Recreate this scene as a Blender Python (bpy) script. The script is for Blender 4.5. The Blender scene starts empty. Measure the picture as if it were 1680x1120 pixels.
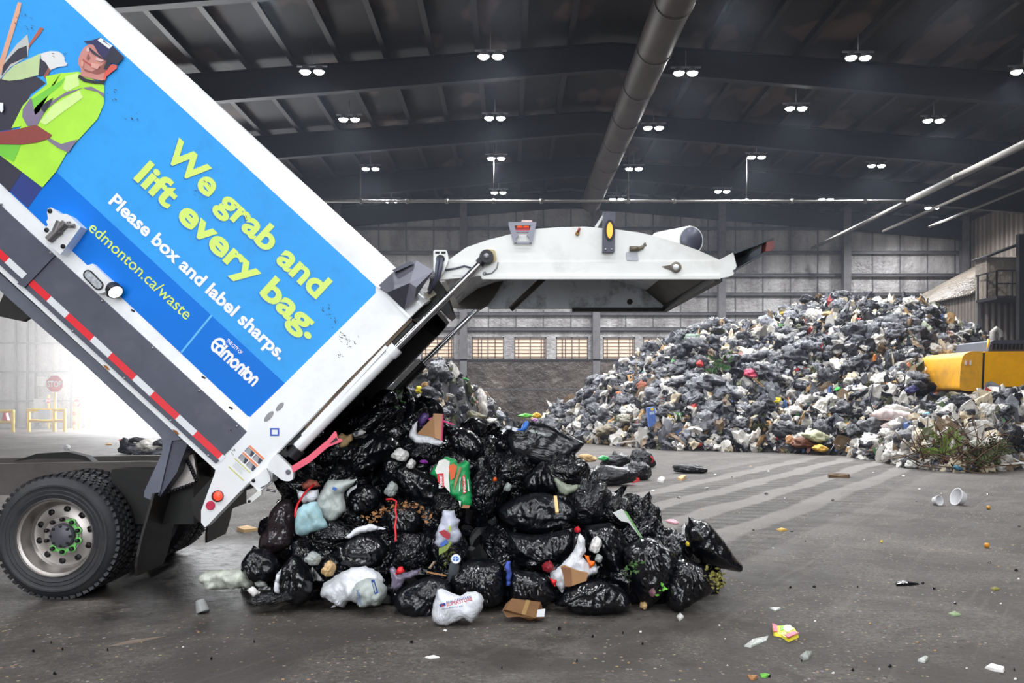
import bpy, bmesh, math, random
import numpy as np
from mathutils import Vector, Matrix, noise, Euler
from mathutils.geometry import delaunay_2d_cdt
random.seed(7)
PI = math.pi
sc = bpy.context.scene
COL = sc.collection
# ---------------------------------------------------------------- camera, world, light, exposure
F = 1390.0            # focal length in pixels of the 1680 px wide frame
VX, VY = 838.0, 651.0 # vanishing point of the hall axis
CZ = 1.6              # eye height
cam_d = bpy.data.cameras.new('camera')
cam_d.sensor_width = 36.0
cam_d.lens = F / 1680.0 * 36.0
cam_d.shift_x = (840 - VX) / 1680.0
cam_d.shift_y = (VY - 560) / 1680.0
cam_d.clip_end = 500
cam = bpy.data.objects.new('camera', cam_d)
COL.objects.link(cam)
cam.location = (0, 0, CZ)
cam.rotation_euler = (PI / 2, 0, 0)
sc.camera = cam

w = bpy.data.worlds.new('daylight'); sc.world = w; w.use_nodes = True
w.node_tree.nodes['Background'].inputs[0].default_value = (0.93, 0.96, 1.0, 1)
w.node_tree.nodes['Background'].inputs[1].default_value = 1.6

def area_light(name, loc, rot, sx, sy, energy, col=(1, 1, 1)):
    d = bpy.data.lights.new(name, 'AREA'); d.shape = 'RECTANGLE'
    d.size = sx; d.size_y = sy; d.energy = energy; d.color = col
    o = bpy.data.objects.new(name, d); COL.objects.link(o)
    o.location = loc; o.rotation_euler = rot
    return o
# daylight through the tipping door behind the photographer, and through the open door far left
DOOR_E, DOOR2_E, LAMP_E, LAMP_NEAR_E = 1650, 5200, 2500, 950
area_light('daylight_tipping_door', (-3, -13.5, 5.0), (PI / 2, 0, 0), 15, 9, DOOR_E, (0.92, 0.96, 1.0))
area_light('daylight_far_door', (-17.5, 43.6, 3.6), (-PI / 2, 0, 0), 8, 7, DOOR2_E, (0.97, 0.98, 1.0))
sc.view_settings.view_transform = 'Standard'
sc.view_settings.look = 'None'
sc.view_settings.gamma = 1
sc.view_settings.exposure = 0.0
sc.cycles.use_denoising = True
sc.cycles.max_bounces = 6
sc.cycles.diffuse_bounces = 4
sc.cycles.glossy_bounces = 3
sc.cycles.transmission_bounces = 4
sc.cycles.transparent_max_bounces = 8
sc.cycles.volume_bounces = 0
sc.cycles.sample_clamp_indirect = 6
sc.cycles.caustics_reflective = False
sc.cycles.caustics_refractive = False

# ---------------------------------------------------------------- helpers
def P(x, y, Y):
    return Vector(((x - VX) / F * Y, Y, CZ - (y - VY) / F * Y))

def lin(c):
    r = []
    for v in c[:3]:
        v = v / 255.0
        r.append(v / 12.92 if v <= 0.04045 else ((v + 0.055) / 1.055) ** 2.4)
    return (r[0], r[1], r[2], 1.0)

class NT:
    """tiny node helper"""
    def __init__(s, m):
        s.t = m.node_tree; s.n = s.t.nodes; s.l = s.t.links
    def add(s, typ, **kw):
        nd = s.n.new(typ)
        for k, v in kw.items():
            if k.startswith('i_'):
                nd.inputs[k[2:].replace('_', ' ')].default_value = v
            else:
                setattr(nd, k, v)
        return nd
    def link(s, a, b): s.l.new(a, b)
    def ramp(s, src, stops):
        r = s.add('ShaderNodeValToRGB')
        els = r.color_ramp.elements
        while len(els) < len(stops): els.new(0.5)
        for e, (p, c) in zip(els, stops):
            e.position = p; e.color = c if len(c) == 4 else (*c, 1)
        s.link(src, r.inputs[0]); return r.outputs[0]
    def noise(s, vec, scale, detail=4, rough=0.55, dist=0.0):
        nd = s.add('ShaderNodeTexNoise'); nd.inputs['Scale'].default_value = scale
        nd.inputs['Detail'].default_value = detail; nd.inputs['Roughness'].default_value = rough
        nd.inputs['Distortion'].default_value = dist
        if vec is not None: s.link(vec, nd.inputs['Vector'])
        return nd.outputs[0]
    def mapping(s, vec, scale=(1, 1, 1), rot=(0, 0, 0), loc=(0, 0, 0)):
        nd = s.add('ShaderNodeMapping')
        nd.inputs['Scale'].default_value = scale; nd.inputs['Rotation'].default_value = rot
        nd.inputs['Location'].default_value = loc
        s.link(vec, nd.inputs['Vector']); return nd.outputs[0]
    def mix(s, fac, a, b, blend='MIX'):
        nd = s.add('ShaderNodeMix'); nd.data_type = 'RGBA'; nd.blend_type = blend
        if isinstance(fac, (int, float)): nd.inputs[0].default_value = fac
        else: s.link(fac, nd.inputs[0])
        for i, v in ((6, a), (7, b)):
            if isinstance(v, (tuple, list)): nd.inputs[i].default_value = v if len(v) == 4 else (*v, 1)
            else: s.link(v, nd.inputs[i])
        return nd.outputs[2]
    def math(s, op, a, b=None, clamp=False):
        nd = s.add('ShaderNodeMath'); nd.operation = op; nd.use_clamp = clamp
        for i, v in ((0, a), (1, b)):
            if v is None: continue
            if isinstance(v, (int, float)): nd.inputs[i].default_value = v
            else: s.link(v, nd.inputs[i])
        return nd.outputs[0]
    def bump(s, h, strength, dist):
        nd = s.add('ShaderNodeBump'); nd.inputs['Strength'].default_value = strength
        nd.inputs['Distance'].default_value = dist
        s.link(h, nd.inputs['Height']); return nd.outputs[0]

MATS = {}
def new_mat(name):
    m = bpy.data.materials.new(name); m.use_nodes = True
    MATS[name] = m
    return m, NT(m), m.node_tree.nodes['Principled BSDF']

def M(name, rgb, rough=0.5, metal=0.0, var=0.12, scale=6.0, bump=0.0, bscale=30.0, coat=0.0, emis=0.0, grime=0.0,
      grime_rgb=(40, 36, 32), gscale=3.0, spec=None, subs=0.0, alpha=1.0, trans=0.0):
    m, t, b = new_mat(name)
    c = lin(rgb)
    tc = t.add('ShaderNodeTexCoord').outputs['Object']
    n = t.noise(tc, scale, 5)
    lo = tuple(max(0, v * (1 - var)) for v in c[:3]); hi = tuple(min(1, v * (1 + var)) for v in c[:3])
    col = t.ramp(n, [(0.3, lo), (0.7, hi)])
    if grime:
        g = t.noise(tc, gscale, 8, 0.65)
        gm = t.ramp(g, [(0.5, (0, 0, 0)), (0.72, (grime,) * 3)])
        col = t.mix(gm, col, lin(grime_rgb))
    t.link(col, b.inputs['Base Color'])
    b.inputs['Roughness'].default_value = rough; b.inputs['Metallic'].default_value = metal
    if coat:
        b.inputs['Coat Weight'].default_value = coat; b.inputs['Coat Roughness'].default_value = 0.08
    if spec is not None: b.inputs['Specular IOR Level'].default_value = spec
    if emis:
        t.link(col, b.inputs['Emission Color']); b.inputs['Emission Strength'].default_value = emis
    if alpha < 1: b.inputs['Alpha'].default_value = alpha
    if trans: b.inputs['Transmission Weight'].default_value = trans
    if subs:
        b.inputs['Subsurface Weight'].default_value = subs; b.inputs['Subsurface Radius'].default_value = (0.03, 0.03, 0.03)
    if bump:
        t.link(t.bump(t.noise(tc, bscale, 4), bump, 0.01), b.inputs['Normal'])
    return m

def plastic_film(name, rgb, rough=0.25, wr=0.6, scale=5.0, subs=0.0, spec=0.5, alpha=1.0, var=0.25, bd=0.05, iso=False):
    """thin crumpled plastic: long creases as bump on top of the modelled folds"""
    m, t, b = new_mat(name)
    tc = t.add('ShaderNodeTexCoord').outputs['Object']
    c = lin(rgb)
    n0 = t.noise(tc, 2.5, 3)
    t.link(t.ramp(n0, [(0.3, tuple(v * (1 - var) for v in c[:3])), (0.7, tuple(min(1, v * (1 + var)) for v in c[:3]))]), b.inputs['Base Color'])
    warp = t.add('ShaderNodeVectorMath'); warp.operation = 'ADD'
    wn = t.add('ShaderNodeTexNoise'); wn.inputs['Scale'].default_value = 1.7; wn.inputs['Detail'].default_value = 2
    t.link(tc, wn.inputs['Vector']); t.link(tc, warp.inputs[0]); t.link(wn.outputs['Color'], warp.inputs[1])
    v1 = t.mapping(warp.outputs[0], (scale * 1.2,) * 3 if iso else (scale * 1.6, scale * 1.1, scale * 0.42))
    a = t.noise(v1, 1.0, 1.5, 0.45)
    ridge = t.math('ABSOLUTE', t.math('SUBTRACT', a, 0.5))
    v2 = t.mapping(warp.outputs[0], (scale * 0.7, scale * 2.4, scale * 1.9), (0.4, 0.7, 0.3))
    a2 = t.noise(v2, 1.0, 1, 0.5)
    r2 = t.math('ABSOLUTE', t.math('SUBTRACT', a2, 0.5))
    h = t.math('ADD', t.math('MULTIPLY', ridge, 1.0), t.math('MULTIPLY', r2, 0.55))
    t.link(t.bump(h, wr, bd), b.inputs['Normal'])
    b.inputs['Roughness'].default_value = rough
    b.inputs['Specular IOR Level'].default_value = spec
    if subs:
        b.inputs['Subsurface Weight'].default_value = subs; b.inputs['Subsurface Radius'].default_value = (0.02, 0.02, 0.02)
    if alpha < 1: b.inputs['Alpha'].default_value = alpha
    return m

def tag(o, label=None, cat=None, group=None, kind=None):
    if label: o['label'] = label
    if cat: o['category'] = cat
    if group: o['group'] = group
    if kind: o['kind'] = kind
    return o

def thing(name, label, cat, loc=(0, 0, 0), group=None):
    o = bpy.data.objects.new(name, None); COL.objects.link(o)
    o.location = loc; o.empty_display_size = 0.1
    return tag(o, label, cat, group)

def world_inv(o):
    mtx = Matrix.Identity(4); c = o
    while c is not None:
        mtx = (c.matrix_parent_inverse if c.parent else Matrix.Identity(4)) @ Matrix.LocRotScale(c.location, c.rotation_euler, c.scale) @ mtx if c is not o else Matrix.LocRotScale(c.location, c.rotation_euler, c.scale)
        if c.parent: mtx = c.matrix_parent_inverse @ mtx
        c = None if c.parent is None else None
    return mtx.inverted()

def link_mesh(name, me, mats, parent=None, smooth=False):
    for m in (mats if isinstance(mats, (list, tuple)) else [mats]): me.materials.append(m)
    if smooth:
        me.polygons.foreach_set('use_smooth', [True] * len(me.polygons))
    o = bpy.data.objects.new(name, me); COL.objects.link(o)
    if parent is not None: set_parent(o, parent)
    return o

ROOTM = {}
def set_parent(o, parent):
    """keep the world placement of o (built in world space) under a parent"""
    o.parent = parent
    top = parent
    m = Matrix.Identity(4)
    while top is not None:
        m = Matrix.LocRotScale(top.location, top.rotation_euler, top.scale) @ m
        if top.parent is not None: m = top.matrix_parent_inverse @ m
        top = top.parent
    o.matrix_parent_inverse = m.inverted()

def obj(name, bm, mats, parent=None, smooth=False, bevel=0.0, auto=None):
    if bevel:
        try:
            es = [e for e in bm.edges if len(e.link_faces) == 2 and e.calc_face_angle(0) > 0.5]
            bmesh.ops.bevel(bm, geom=es, offset=bevel, segments=2, affect='EDGES', clamp_overlap=True)
        except Exception: pass
    bmesh.ops.recalc_face_normals(bm, faces=bm.faces)
    me = bpy.data.meshes.new(name); bm.to_mesh(me); bm.free()
    o = link_mesh(name, me, mats, parent, smooth)
    if smooth and auto:
        lim = math.cos(auto)
        # mark sharp edges by angle
        bm2 = bmesh.new(); bm2.from_mesh(me)
        for e in bm2.edges:
            if len(e.link_faces) == 2 and e.calc_face_angle(0) > auto: e.smooth = False
        bm2.to_mesh(me); bm2.free()
    return o

def B(): return bmesh.new()

def add_box(bm, lo, hi, mi=0):
    vs = [bm.verts.new((x, y, z)) for x in (lo[0], hi[0]) for y in (lo[1], hi[1]) for z in (lo[2], hi[2])]
    for q in ((0, 1, 3, 2), (4, 6, 7, 5), (0, 4, 5, 1), (2, 3, 7, 6), (0, 2, 6, 4), (1, 5, 7, 3)):
        f = bm.faces.new([vs[i] for i in q]); f.material_index = mi
    return vs

def add_bar(bm, a, b, wx, wz, mi=0, up=(0, 0, 1)):
    """rectangular bar from a to b"""
    a, b = Vector(a), Vector(b); d = (b - a).normalized()
    up = Vector(up)
    if abs(d.dot(up)) > 0.95: up = Vector((0, 1, 0))
    s = d.cross(up).normalized(); u = s.cross(d)
    vs = []
    for p in (a, b):
        for i, j in ((-1, -1), (1, -1), (1, 1), (-1, 1)):
            vs.append(bm.verts.new(p + s * wx / 2 * i + u * wz / 2 * j))
    for q in ((3, 2, 1, 0), (4, 5, 6, 7), (0, 1, 5, 4), (1, 2, 6, 5), (2, 3, 7, 6), (3, 0, 4, 7)):
        f = bm.faces.new([vs[i] for i in q]); f.material_index = mi

def add_tube(bm, pts, r, n=12, mi=0, cap=True):
    pts = [Vector(p) for p in pts]; rings = []
    rr = r if isinstance(r, (list, tuple)) else [r] * len(pts)
    prev = None
    for i, p in enumerate(pts):
        d = (pts[min(i + 1, len(pts) - 1)] - pts[max(i - 1, 0)]).normalized()
        if prev is None:
            s = d.cross(Vector((0, 0, 1)) if abs(d.z) < 0.9 else Vector((0, 1, 0))).normalized()
        else:
            s = (prev - d * prev.dot(d)).normalized()
        prev = s; u = d.cross(s)
        rings.append([bm.verts.new(p + (s * math.cos(2 * PI * k / n) + u * math.sin(2 * PI * k / n)) * rr[i]) for k in range(n)])
    for a, b in zip(rings, rings[1:]):
        for k in range(n):
            f = bm.faces.new((a[k], a[(k + 1) % n], b[(k + 1) % n], b[k])); f.material_index = mi; f.smooth = True
    if cap:
        f = bm.faces.new(rings[0][::-1]); f.material_index = mi
        f = bm.faces.new(rings[-1]); f.material_index = mi

def add_lathe(bm, c, prof, axis=(0, 1, 0), n=48, mi=0, close=False):
    """prof: (radius, offset along axis) list turned about axis through c"""
    c = Vector(c); ax = Vector(axis).normalized()
    s = ax.cross(Vector((0, 0, 1)) if abs(ax.z) < 0.9 else Vector((1, 0, 0))).normalized(); u = ax.cross(s)
    rings = []
    for r, o in prof:
        if r < 1e-6: rings.append([bm.verts.new(c + ax * o)])
        else: rings.append([bm.verts.new(c + ax * o + (s * math.cos(2 * PI * k / n) + u * math.sin(2 * PI * k / n)) * r) for k in range(n)])
    pairs = list(zip(rings, rings[1:]))
    if close: pairs.append((rings[-1], rings[0]))
    for a, b in pairs:
        for k in range(n):
            k2 = (k + 1) % n
            if len(a) == 1 and len(b) == 1: continue
            if len(a) == 1: q = (a[0], b[k2], b[k])
            elif len(b) == 1: q = (a[k], a[k2], b[0])
            else: q = (a[k], a[k2], b[k2], b[k])
            f = bm.faces.new(q); f.material_index = mi; f.smooth = True

def add_disc(bm, c, r, h, axis=(0, 1, 0), n=24, mi=0):
    add_lathe(bm, c, [(0, 0), (r, 0), (r, h), (0, h)], axis, n, mi)

def add_prism(bm, pts, Y0, Y1, mi=0, Yref=None):
    """polygon given in image pixels, converted at depth Yref (default Y0), extruded in depth from Y0 to Y1"""
    Yr = Y0 if Yref is None else Yref
    q = [P(x, y, Yr) for x, y in pts]
    a = [bm.verts.new((p.x, Y0, p.z)) for p in q]; b = [bm.verts.new((p.x, Y1, p.z)) for p in q]
    n = len(a)
    f = bm.faces.new(a); f.material_index = mi
    f = bm.faces.new(b[::-1]); f.material_index = mi
    for i in range(n):
        f = bm.faces.new((a[i], b[i], b[(i + 1) % n], a[(i + 1) % n])); f.material_index = mi

def prism(name, pts, Y0, Y1, mat, parent=None, bevel=0.0, Yref=None):
    bm = B(); add_prism(bm, pts, Y0, Y1, 0, Yref)
    return obj(name, bm, mat, parent, bevel=bevel)

def rounded(pts, r=6, n=5):
    """round the corners of a pixel polygon"""
    out = []
    m = len(pts)
    for i in range(m):
        p0, p1, p2 = Vector(pts[i - 1]), Vector(pts[i]), Vector(pts[(i + 1) % m])
        d0, d2 = (p0 - p1), (p2 - p1)
        rr = min(r, d0.length * 0.45, d2.length * 0.45)
        a, b = p1 + d0.normalized() * rr, p1 + d2.normalized() * rr
        for k in range(n + 1):
            t = k / n
            out.append(tuple((1 - t) ** 2 * a + 2 * t * (1 - t) * p1 + t * t * b))
    return out

def ellipse(cx, cy, rx, ry, n=24, rot=0.0):
    c, s = math.cos(rot), math.sin(rot)
    return [(cx + rx * math.cos(2 * PI * k / n) * c - ry * math.sin(2 * PI * k / n) * s,
             cy + rx * math.cos(2 * PI * k / n) * s + ry * math.sin(2 * PI * k / n) * c) for k in range(n)]

def inside(p, poly):
    x, y = p; c = False; n = len(poly)
    for i in range(n):
        x1, y1 = poly[i]; x2, y2 = poly[i - 1]
        if (y1 > y) != (y2 > y) and x < (x2 - x1) * (y - y1) / (y2 - y1) + x1: c = not c
    return c

def seg_dist(p, a, b):
    p, a, b = Vector(p), Vector(a), Vector(b); d = b - a
    t = max(0, min(1, (p - a).dot(d) / max(d.length_squared, 1e-9)))
    return (p - a - d * t).length

def edge_dist(q, poly):
    q = np.asarray(q, float)[:, None, :]; a = np.asarray(poly, float); b = np.roll(a, 1, axis=0)
    d = b - a; t = np.clip(((q - a) * d).sum(-1) / np.maximum((d * d).sum(-1), 1e-9), 0, 1)
    return np.sqrt((((q - a) - d * t[..., None]) ** 2).sum(-1)).min(1)

def puff_bm(pts, Y, thick, step=4.0, edge=14.0, wr=0.25, seed=0, rough=6, knot=None, pleat=0.0, kp=15, crump=0.0):
    """a soft crumpled thing with a given outline (pixels at depth Y): swollen both to the front and to the back"""
    rnd = random.Random(seed)
    m = len(pts); dense = []
    for i in range(m):
        a, b = Vector(pts[i]), Vector(pts[(i + 1) % m]); k = max(1, int((b - a).length / step))
        for j in range(k):
            q = a + (b - a) * j / k
            dense.append((q.x + rnd.uniform(-.25, .25) * step * (j > 0), q.y + rnd.uniform(-.25, .25) * step * (j > 0)))
    nb = len(dense)
    xs = [p[0] for p in dense]; ys = [p[1] for p in dense]
    inner = []
    y = min(ys); row = 0
    while y < max(ys):
        x = min(xs) + (row % 2) * step / 2
        while x < max(xs):
            p = (x + rnd.uniform(-.2, .2) * step, y + rnd.uniform(-.2, .2) * step)
            if inside(p, dense): inner.append(p)
            x += step
        y += step * 0.87; row += 1
    if inner:
        dd_ = edge_dist(inner, dense); inner = [p for p, e in zip(inner, dd_) if e > step * 0.5]
    co = [Vector(p) for p in dense + inner]
    v2, _e, fs, *_ = delaunay_2d_cdt(co, [(i, (i + 1) % nb) for i in range(nb)], [list(range(nb))], 1, 1e-4)
    bm = B()
    front, back = [], []
    o = Vector((seed * 3.1, seed * 1.7, 0))
    ds = edge_dist([(p.x, p.y) for p in v2], dense)
    for p, d in zip(v2, ds):
        d = float(d)
        t = min(1.0, d / edge); s = math.sqrt(max(0, 1 - (1 - t) ** 2))
        q = Vector((p.x, p.y, 0)) * (1.0 / edge)
        wv = (abs(noise.noise(q * 1.1 + o)) + 0.6 * abs(noise.noise(Vector((q.x * 2.3, q.y * 1.0, 3)) + o)) - 0.35)
        h = thick * s * (1 + wr * 2.2 * wv)
        if pleat:       # folds fan out from the knot
            kx, ky = p.x - knot[0], p.y - knot[1]; rr_ = math.hypot(kx, ky) / 60.0
            an = math.atan2(ky, kx)
            fo = 1 - abs(math.sin(kp * an / 2 + 2.2 * noise.noise(Vector((kx * .03, ky * .03, seed)))))
            h += s * pleat * (fo ** 2 - .3) * math.exp(-(rr_ / 1.1) ** 2) * min(1, rr_ * 3)
        if crump:
            w0 = Vector((p.x * .055, p.y * .055, seed * 1.3))
            w0 += Vector((noise.noise(w0 * .8), noise.noise(w0 * .8 + Vector((5, 5, 5))), 0)) * .9
            c1 = 1 - abs(noise.noise(w0)) * 2.4; c2 = 1 - abs(noise.noise(Vector((w0.x * 2.6 + w0.y, w0.y * 1.3, 7)))) * 2.4
            h += s * crump * (max(c1, -.2) ** 2 + .5 * max(c2, -.2) - .4)
        # P at shifted depth keeps the outline; interior bulges along the depth axis
        c = P(p.x, p.y, Y)
        front.append(bm.verts.new((c.x, Y - h, c.z)))
        back.append(bm.verts.new((c.x, Y + h, c.z)) if d > 1e-3 else front[-1])
    for f in fs:
        try: bm.faces.new([front[i] for i in f])
        except Exception: pass
        try: bm.faces.new([back[i] for i in reversed(f)])
        except Exception: pass
    return bm

def puff(name, pts, Y, thick, mat, parent=None, **kw):
    bm = puff_bm(pts, Y, thick, **kw)
    o = obj(name, bm, mat, parent, smooth=True)
    return o

def stagger(bm):
    """overlapping strokes of a letter get hair-thin steps in depth"""
    bmesh.ops.triangulate(bm, faces=bm.faces[:])
    bmesh.ops.split_edges(bm, edges=bm.edges[:])
    for i, f in enumerate(bm.faces):
        for v in f.verts: v.co.y -= (i % 23) * 3e-5
        f.normal_update()
        if f.normal.y > 0: f.normal_flip()
FONT_CACHE = {}
def text_bm(bm, s, p0, p1, cap, Y, bold=0.0, mi=0, vdir=None, shear=0.0):
    """flat lettering: baseline from pixel p0 to p1, cap height in pixels, standing on the plane at depth Y"""
    key = (s, bold, shear)
    if key not in FONT_CACHE:
        cu = bpy.data.curves.new('lettering_curve', 'FONT'); cu.body = s; cu.size = 1.0
        cu.offset = bold; cu.shear = shear; cu.resolution_u = 4; cu.fill_mode = 'FRONT'
        ob = bpy.data.objects.new('lettering_tmp', cu); COL.objects.link(ob)
        dg = bpy.context.evaluated_depsgraph_get(); dg.update()
        me = bpy.data.meshes.new_from_object(ob.evaluated_get(dg))
        FONT_CACHE[key] = ([tuple(v.co) for v in me.vertices], [tuple(p.vertices) for p in me.polygons])
        bpy.data.objects.remove(ob); bpy.data.curves.remove(cu); bpy.data.meshes.remove(me)
    vs, fs = FONT_CACHE[key]
    x0 = min(v[0] for v in vs); x1 = max(v[0] for v in vs)
    p0, p1 = Vector(p0), Vector(p1); d = (p1 - p0)
    L = d.length; d.normalize()
    up = Vector((d.y, -d.x)) if vdir is None else Vector(vdir).normalized()
    capf = 0.73
    out = []
    for v in vs:
        q = p0 + d * ((v[0] - x0) / (x1 - x0) * L) + up * (v[1] / capf * cap)
        out.append(bm.verts.new(P(q.x, q.y, Y)))
    for f in fs:
        try:
            ff = bm.faces.new([out[i] for i in f]); ff.material_index = mi
        except Exception: pass

def lettering(name, s, p0, p1, cap, Y, mat, parent, bold=0.0, **kw):
    bm = B(); text_bm(bm, s, p0, p1, cap, Y, bold, 0, **kw)
    stagger(bm)
    d = (P(*p1, Y) - P(*p0, Y)); L = d.length; d.normalize()
    fs = sorted(bm.faces, key=lambda f: min(v.co.dot(d) for v in f.verts))
    words, end = [[]], None
    gap = 0.36 * cap / F * Y
    for f in fs:            # one mesh for each word
        lo, hi = min(v.co.dot(d) for v in f.verts), max(v.co.dot(d) for v in f.verts)
        if end is not None and lo > end + gap: words.append([])
        words[-1].append([tuple(v.co) for v in f.verts]); end = hi if end is None else max(end, hi)
    bm.free(); o = None
    for wd in words:
        me = bpy.data.meshes.new(name); n = 0; vs, ff = [], []
        for t in wd: ff.append(tuple(range(n, n + len(t)))); vs += t; n += len(t)
        me.from_pydata(vs, [], ff); me.update()
        o = link_mesh(name, me, mat, parent)
    return o
# ---------------------------------------------------------------- materials of the setting
def floor_mat():
    m, t, b = new_mat('dirty_concrete')
    tc = t.add('ShaderNodeTexCoord').outputs['Object']
    big = t.noise(tc, 0.35, 5, 0.6)
    mid = t.noise(tc, 2.2, 8, 0.65)
    fine = t.noise(tc, 22, 6, 0.75)
    col = t.ramp(big, [(0.3, lin((84, 78, 72))), (0.55, lin((106, 100, 95))), (0.75, lin((126, 118, 110)))])
    col = t.mix(t.ramp(mid, [(0.38, (0.75,) * 3), (0.62, (0, 0, 0))]), col, lin((66, 61, 57)))
    col = t.mix(t.ramp(fine, [(0.36, (0.75,) * 3), (0.56, (0, 0, 0))]), col, lin((52, 47, 44)))
    spk = t.noise(tc, 42, 4, 0.7)
    col = t.mix(t.ramp(spk, [(0.56, (0, 0, 0)), (0.66, (0.55,) * 3)]), col, lin((158, 148, 136)))
    patch = t.noise(tc, 0.8, 7, 0.7, 0.6)
    col = t.mix(t.ramp(patch, [(0.44, (0.85,) * 3), (0.55, (0, 0, 0))]), col, lin((66, 60, 56)))
    # wheel tracks of the loaders: bands swept paler, with chevron-like ripples of pressed dirt between them
    rot = math.atan2(9.8, 6.74)
    tr = t.mapping(tc, (1, 1, 1), (0, 0, -rot))
    sep = t.add('ShaderNodeSeparateXYZ'); t.link(tr, sep.inputs[0])
    wob = t.noise(tc, 0.6, 2)
    cross = t.math('ADD', sep.outputs['Y'], t.math('MULTIPLY', wob, 0.45))
    band = t.math('SINE', t.math('MULTIPLY', cross, 7.2))
    bandm = t.ramp(t.math('ADD', t.math('MULTIPLY', band, 0.5), 0.5), [(0.45, (0, 0, 0)), (0.7, (1, 1, 1))])
    # the tracks cover the lane in front of the big heap and fade out
    sp = t.add('ShaderNodeSeparateXYZ'); t.link(tc, sp.inputs[0])
    lane = t.math('MULTIPLY', t.math('SUBTRACT', 1.0, t.math('ABSOLUTE', t.math('DIVIDE', t.math('ADD', sep.outputs['Y'], -4.9), 2.6)), True),
                  t.math('MULTIPLY', t.math('SUBTRACT', sp.outputs['X'], -0.5), 0.6, True), True)
    lane = t.math('MULTIPLY', lane, t.math('MULTIPLY', t.math('SUBTRACT', 24.0, sp.outputs['Y']), 0.25, True), True)
    lane2 = t.math('MULTIPLY', lane, 1.8, True)
    ripple = t.math('SINE', t.math('ADD', t.math('MULTIPLY', sep.outputs['X'], 17.0), t.math('MULTIPLY', sep.outputs['Y'], 7.0)))
    rip = t.math('MULTIPLY', t.math('MULTIPLY', t.math('GREATER_THAN', ripple, 0.25), t.math('SUBTRACT', 1.0, bandm)), lane2)
    rip = t.math('MULTIPLY', rip, t.ramp(t.noise(tc, 1.2, 5), [(0.36, (0, 0, 0)), (0.5, (1, 1, 1))]))
    col = t.mix(t.math('MULTIPLY', t.math('MULTIPLY', bandm, lane2), 0.7), col, lin((130, 125, 120)))
    col = t.mix(t.math('MULTIPLY', rip, 0.9), col, lin((50, 45, 41)))
    # faint scrape lines elsewhere
    v = t.mapping(tr, (0.35, 9, 1))
    scr = t.ramp(t.noise(v, 1.0, 3), [(0.58, (0, 0, 0)), (0.68, (0.18,) * 3)])
    col = t.mix(scr, col, lin((128, 121, 113)))
    # grit: pale and rusty crumbs
    vor = t.add('ShaderNodeTexVoronoi'); vor.inputs['Scale'].default_value = 15; t.link(tc, vor.inputs['Vector'])
    dots = t.math('LESS_THAN', vor.outputs['Distance'], 0.15)
    keep = t.ramp(t.noise(tc, 1.1, 4), [(0.42, (0, 0, 0)), (0.58, (1, 1, 1))])
    col = t.mix(t.math('MULTIPLY', dots, keep), col, t.mix(0.82, vor.outputs['Color'], lin((160, 140, 112))))
    vd = t.add('ShaderNodeTexVoronoi'); vd.inputs['Scale'].default_value = 9; t.link(tc, vd.inputs['Vector'])
    dd = t.math('MULTIPLY', t.math('LESS_THAN', vd.outputs['Distance'], 0.12), t.ramp(t.noise(tc, 0.9, 3), [(0.45, (0, 0, 0)), (0.6, (1, 1, 1))]))
    col = t.mix(dd, col, lin((38, 34, 31)))
    # wet leachate patch around the truck wheels and in front of the load
    cx = t.math('DIVIDE', t.math('ADD', sp.outputs['X'], 2.3), 2.4); cy = t.math('DIVIDE', t.math('ADD', sp.outputs['Y'], -7.9), 1.7)
    rad = t.math('SQRT', t.math('ADD', t.math('MULTIPLY', cx, cx), t.math('MULTIPLY', cy, cy)))
    wet = t.math('SUBTRACT', 1.15, t.math('ADD', rad, t.math('MULTIPLY', t.math('SUBTRACT', t.noise(tc, 1.6, 5), 0.5), 1.8)), True)
    wet = t.math('MULTIPLY', t.math('MULTIPLY', wet, 2.0, True), t.ramp(t.noise(tc, 7, 5, .7), [(0.36, (0.25, 0.25, 0.25)), (0.5, (1, 1, 1))]))
    col = t.mix(t.math('MULTIPLY', wet, 0.88), col, lin((26, 23, 21)))
    t.link(col, b.inputs['Base Color'])
    r = t.ramp(mid, [(0.3, (0.62,) * 3), (0.7, (0.85,) * 3)])
    t.link(t.mix(t.math('MULTIPLY', wet, 0.9), r, (0.3, 0.3, 0.3)), b.inputs['Roughness'])
    h = t.math('ADD', t.math('MULTIPLY', t.noise(tc, 14, 8, 0.7), 0.5), t.math('MULTIPLY', mid, 0.6))
    h = t.math('SUBTRACT', h, t.math('MULTIPLY', rip, 0.35))
    t.link(t.bump(h, 0.75, 0.06), b.inputs['Normal'])
    return m

def wall_mat(name, base, dark, stain=0.8, corr=0.0, sz=1.0):
    m, t, b = new_mat(name)
    tc = t.add('ShaderNodeTexCoord').outputs['Object']
    v = t.mapping(tc, (0.9 * sz, 0.9 * sz, 0.12 * sz))
    st = t.noise(v, 1.0, 8, 0.65)
    n2 = t.noise(tc, 0.35, 4)
    col = t.ramp(st, [(0.32, lin(dark)), (0.55, lin(base)), (0.75, tuple(min(1, c * 1.25) for c in lin(base)[:3]))])
    col = t.mix(t.ramp(n2, [(0.35, (stain * 0.6,) * 3), (0.65, (0, 0, 0))]), col, lin(dark))
    t.link(col, b.inputs['Base Color'])
    b.inputs['Roughness'].default_value = 0.42
    h = t.noise(tc, 1.3, 5, 0.6)
    if corr:
        s = t.add('ShaderNodeSeparateXYZ'); t.link(tc, s.inputs[0])
        ax = t.math('ADD', s.outputs['X'], s.outputs['Y'])
        h = t.math('ADD', t.math('MULTIPLY', t.math('SINE', t.math('MULTIPLY', ax, corr)), 0.6), h)
        t.link(t.bump(h, 0.8, 0.08), b.inputs['Normal'])
    else:
        t.link(t.bump(h, 0.9, 0.25), b.inputs['Normal'])
    return m

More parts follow.
